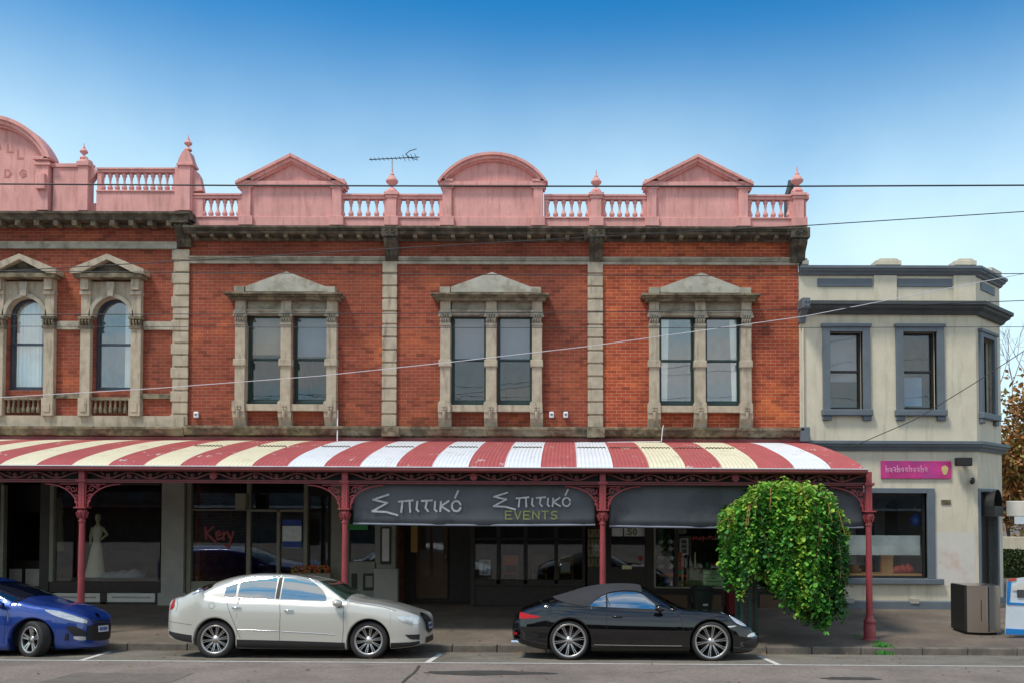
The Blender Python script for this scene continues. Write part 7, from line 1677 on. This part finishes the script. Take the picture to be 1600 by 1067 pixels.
panel('blue_band', [(1571.5, 981), (1628, 984), (1628, 992), (1571, 990)], 'board_blue', .012, bd); panel('blue_side', [(1574, 905), (1580, 904), (1577, 942), (1572.5, 941)], 'board_blue', .013, bd); panel('blue_rule', [(1573, 940), (1628, 943), (1628, 946), (1573, 943.5)], 'board_blue', .014, bd); panel('red_top', [(1575, 904), (1588, 902), (1587, 906), (1575, 908)], 'board_red', .016, bd)
m = MB(); p = q3(1596, 922); m.xz([(p[0] + .2 * math.cos(t), p[2] + .16 * math.sin(t)) for t in [math.pi * k / 14 for k in range(15)]], YA - .017, YA - .013); m.build('printed_picture', 'whitepanel', bd); m = MB(); m.box(p[0] - .1, p[0] + .16, YA - .022, YA - .018, p[2] - .14, p[2] + .02); m.build('printed_picture', 'bluegrey_dark', bd)
for px in (1578, 1622): m = MB(); a = q3(px, 988); b_ = (a[0], YA + .0, zpath(YA)); m.tube([a, b_], .012, 6); m.build('leg', 'steel', ab)
m = MB(); a = q3(1600, 910); m.tube([(a[0], YA + .03, a[2]), (a[0], YA + .55, zpath(YA + .5))], .012, 6); m.build('rear_strut', 'steel', ab)
m = MB(); a = q3(1577, 1011, YK - .05); 
# ---------------------------------------------------------------- beyond the corner: autumn tree, bare tree, hedge, low wall, sign, parked car
M['autumn_a'] = pm('autumn_orange_leaf', (.42, .17, .035), .7, var=.3); M['autumn_b'] = pm('autumn_brown_leaf', (.26, .12, .035), .7, var=.3); M['autumn_c'] = pm('autumn_olive_leaf', (.2, .17, .04), .7, var=.3)
def crown_tree(name, label, px, pyt, pyb, Y, rx, ry, mats, n, sz, trunk=.16, seed=1, zb=None):
    r_ = random.Random(seed); X, zt = A(px, pyt, Y); zb = A(px, pyb, Y)[1] if zb is None else zb; t = thing(name, label, 'tree', (X, Y, .3)); cz = (zt + zb) / 2; rz = (zt - zb) / 2
    m = MB(); m.tube([(X, Y, .25), (X + .1, Y, zb), (X - .1, Y, cz + rz * .4)], [trunk, trunk * .7, trunk * .2], 8); cl = []
    for k in range(26):
        a, e = r_.uniform(0, 6.3), math.asin(r_.uniform(-.8, 1)); q = r_.uniform(.35, .85); c_ = (X + rx * q * math.cos(a) * math.cos(e), Y + ry * q * math.sin(a) * math.cos(e), cz + rz * q * math.sin(e)); cl.append((c_, r_.uniform(.22, .42)))
        m.tube([(X, Y, zb + (cz - zb) * r_.uniform(.2, 1)), ((X + c_[0]) / 2, (Y + c_[1]) / 2, (cz + c_[2]) / 2 + .2), c_], [trunk * .3, trunk * .18, .02], 5)
    m.build('trunk', 'bark', t); m = MB()
    for k in range(n):
        c_, q = r_.choice(cl); d = Vector([r_.gauss(0, .55) for _ in range(3)]); p = Vector((c_[0] + d.x * rx * q, c_[1] + d.y * ry * q, c_[2] + d.z * rz * q)); s_ = sz * r_.uniform(.6, 1.3); a = Vector([r_.gauss(0, 1) for _ in range(3)]).normalized(); b = a.cross(Vector((r_.gauss(0, 1), r_.gauss(0, 1), 1))).normalized()
        m.add([p - a * s_, p + b * s_ * .6, p + a * s_, p - b * s_ * .6], [(0, 1, 2, 3)], False, r_.randrange(len(mats)))
    m.build('crown', mats, t); return t
crown_tree('autumn_tree', 'broad tree in brown and orange autumn leaf beyond the corner building', 1606, 600, 840, 38, 2.6, 2.6, ['autumn_a', 'autumn_b', 'autumn_c', 'autumn_b'], 9000, .13, .22, 3)
crown_tree('autumn_tree', 'orange leaved tree further back, low behind the brown one', 1572, 690, 850, 52, 2.0, 2.2, ['autumn_a', 'autumn_c'], 5000, .12, .15, 8)
bt = thing('bare_tree', 'bare greyish pink tree rising behind the autumn tree', 'tree', P(1580, 800, 60)); m = MB(); rb_ = random.Random(2); M['haze_twig'] = pm('pale_bare_twig', (.28, .22, .22), .9)
def grow(p, d, l, r, n):
    q = p + d * l; m.tube([p, p + d * l * .5 + Vector([rb_.gauss(0, .04 * l) for _ in range(3)]), q], [r, r * .8, r * .6], 4)
    if n:
        for k in range(3): grow(q, (d + Vector([rb_.gauss(0, .42) for _ in range(3)]) + Vector((0, 0, .1))).normalized(), l * .72, r * .6, n - 1)
X, z = A(1588, 790, 60); grow(Vector((X, 60, .3)), Vector((0, 0, 1)), 5, .14, 5); m.build('trunk', 'haze_twig', bt)
M['hedge'] = pm('dark_hedge_leaf', (.05, .075, .02), .8, var=.3)
hd = thing('hedge', 'clipped dark green hedge across the side street', 'hedge', P(1590, 900, 34)); m = MB(); rh = random.Random(9); xa, _ = A(1558, 880, 34); zh1, zh0 = A(1590, 862, 34)[1], .3
m.box(xa + .1, xa + 7.9, 34.15, 34.9, zh0, zh1 - .1, mat=0)
for k in range(9000):
    x = xa + rh.uniform(0, 8); y = rh.choice([34.1, 34.1, rh.uniform(34, 35)]) + rh.uniform(-.08, .08); zz = rh.uniform(zh0, zh1) if y < 34.25 else zh1 + rh.uniform(-.08, .08); s_ = rh.uniform(.03, .07); a = Vector([rh.gauss(0, 1) for _ in range(3)]).normalized() * s_; b = a.cross(Vector((rh.gauss(0, 1), 1, 1))).normalized() * s_ * .7; p = Vector((x, y, zz)); m.add([p - a, p + b, p + a, p - b], [(0, 1, 2, 3)], False)
m.build('foliage', 'hedge', hd)
lw = MB(); xa2 = A(1572, 850, 36.5)[0]; lw.box(xa2, xa2 + 9, 36.5, 36.8, .3, A(1590, 838, 36.5)[1]); tag(lw.build('garden_wall', 'render', bevel=.02), 'low pale garden wall behind the hedge across the side street', 'wall')
rs = thing('real_estate_board', 'pale board on a post above the hedge at the right edge', 'sign', P(1594, 850, 33)); m = MB(); pb(m, 1586, 784, 1622, 818, 33, 33.06); m.build('board', 'board_white', rs); m = MB(); pb(m, 1586, 784, 1622, 787, 32.98, 33); m.build('top_band', 'screenblue', rs); m = MB(); X = A(1604, 818, 33)[0]; m.box(X - .05, X + .05, 33, 33.08, .3, A(1604, 818, 33)[1]); m.build('post', 'greytrim', rs)

# ---------------------------------------------------------------- overhead cables
def cable(label, pts, Y, r, mat='wire', ext=True, sag=0, Y2=None):
    Y2 = Y if Y2 is None else Y2; n = len(pts); q = []
    for i, (px, py) in enumerate(pts): yy = Y + (Y2 - Y) * i / (n - 1); p = P(px, py, yy); q.append(Vector((p[0], p[1], p[2])))
    if ext:
        q = [q[0] + (q[0] - q[1]).normalized() * 22 + Vector((0, 0, .0))] + q + [q[-1] + (q[-1] - q[-2]).normalized() * 22]
    out = []
    for i in range(len(q) - 1):
        for k in range(6): out.append(q[i].lerp(q[i + 1], k / 6))
    out.append(q[-1]); m = MB(); m.tube(out, r, 6); return tag(m.build('overhead_cable', mat), label, 'cable', 'cables strung over the street')
cable('thick black cable crossing in front of the pink parapets', [(0, 288), (400, 290.5), (800, 291.5), (1200, 291.8), (1600, 290)], 12, .0105)
cable('black cable rising to the right from the cornice over the corner building', [(890, 373), (1080, 362), (1266, 352.5), (1600, 331)], 15, .008)
cable('thin dark cable crossing just above the stone window pediments', [(0, 424), (600, 428.5), (1100, 431.5), (1600, 428)], 14, .0065)
cable('thin dark cable crossing at the height of the window capitals', [(0, 492), (600, 490), (1000, 487.5), (1270, 483.5), (1600, 470)], 14, .0065)
cable('faintest dark cable crossing behind the pale slanting one', [(0, 510), (600, 512), (1100, 512.5), (1600, 511)], 15, .005)
cable('pale service cable slanting across the brick fronts up to the right', [(-40, 623), (250, 606), (500, 587), (700, 566), (920, 541), (1100, 516), (1260, 494), (1420, 463), (1600, 428)], 20.5, .0085, 'wire_grey')
cable('slanting dark cable in front of the corner building windows', [(1330, 698), (1430, 655), (1520, 600), (1600, 548)], 16, .008, ext=False)
# TV aerial behind the middle finial and a leaning flue cowl
av = thing('tv_aerial', 'thin grey television aerial standing behind the small pink finial', 'aerial', P(613, 300, YF + 3)); YA2 = YF + 3
m = MB(); a = P(613, 249, YA2); m.tube([(a[0], YA2, a[2]), (a[0], YA2, a[2] - 2.4)], .02, 6); m.build('mast', 'steel', av)
m = MB(); m.tube([P(577, 250, YA2), P(655, 246, YA2)], .014, 6); m.build('boom', 'black', av)
for k in range(12):
    px = 580 + k * 6.4; L_ = .04 if k < 8 else .08; p = P(px, 250 - (px - 577) * .05, YA2); m = MB(); m.tube([(p[0], YA2 - L_ * 3, p[2]), (p[0], YA2 + L_ * 3, p[2])], .008, 5); m.build('element', 'black', av)
m = MB(); p = P(643, 248, YA2)
for s_ in (-1, 1): m.tube([(p[0] - .12, YA2 - .3, p[2]), (p[0], YA2 - .3, p[2] + s_ * .1), (p[0] + .2, YA2 - .3, p[2] + s_ * .16)], .012, 5)
m.build('reflector', 'black', av)
fc = thing('flue_cowl', 'dark leaning metal flue behind the right end finial', 'flue', P(1234, 303, YF + 1.2)); m = MB(); Yc = YF + 1.2
a, b = P(1229, 308, Yc), P(1235, 293, Yc); m.tube([(a[0], Yc, a[2] - 1.2), a, b, P(1237, 284, Yc)], [.07, .07, .09, .1], 10); m.build('pipe', 'bluegrey_dark', fc)
# white conduit on the sharp shop's plinth, small bracket
cd = MB(); Yq = YF - .34; cd.tube([P(905, 691, Yq + .1), P(1031, 689.5, Yq), P(1033.5, 689, Yq), P(1035.5, 668, Yq), P(1037, 664, Yq)], .012, 6); tag(cd.build('white_conduit', 'roof_white'), 'thin white conduit running along the verandah top and up beside a window', 'conduit')
cd = MB(); cd.tube([P(527, 690, Yq), P(527.5, 640, YF - .1)], .015, 6); tag(cd.build('conduit_pipe', 'roof_white'), 'short pale pipe rising from the verandah beside the gabled shop window', 'pipe')
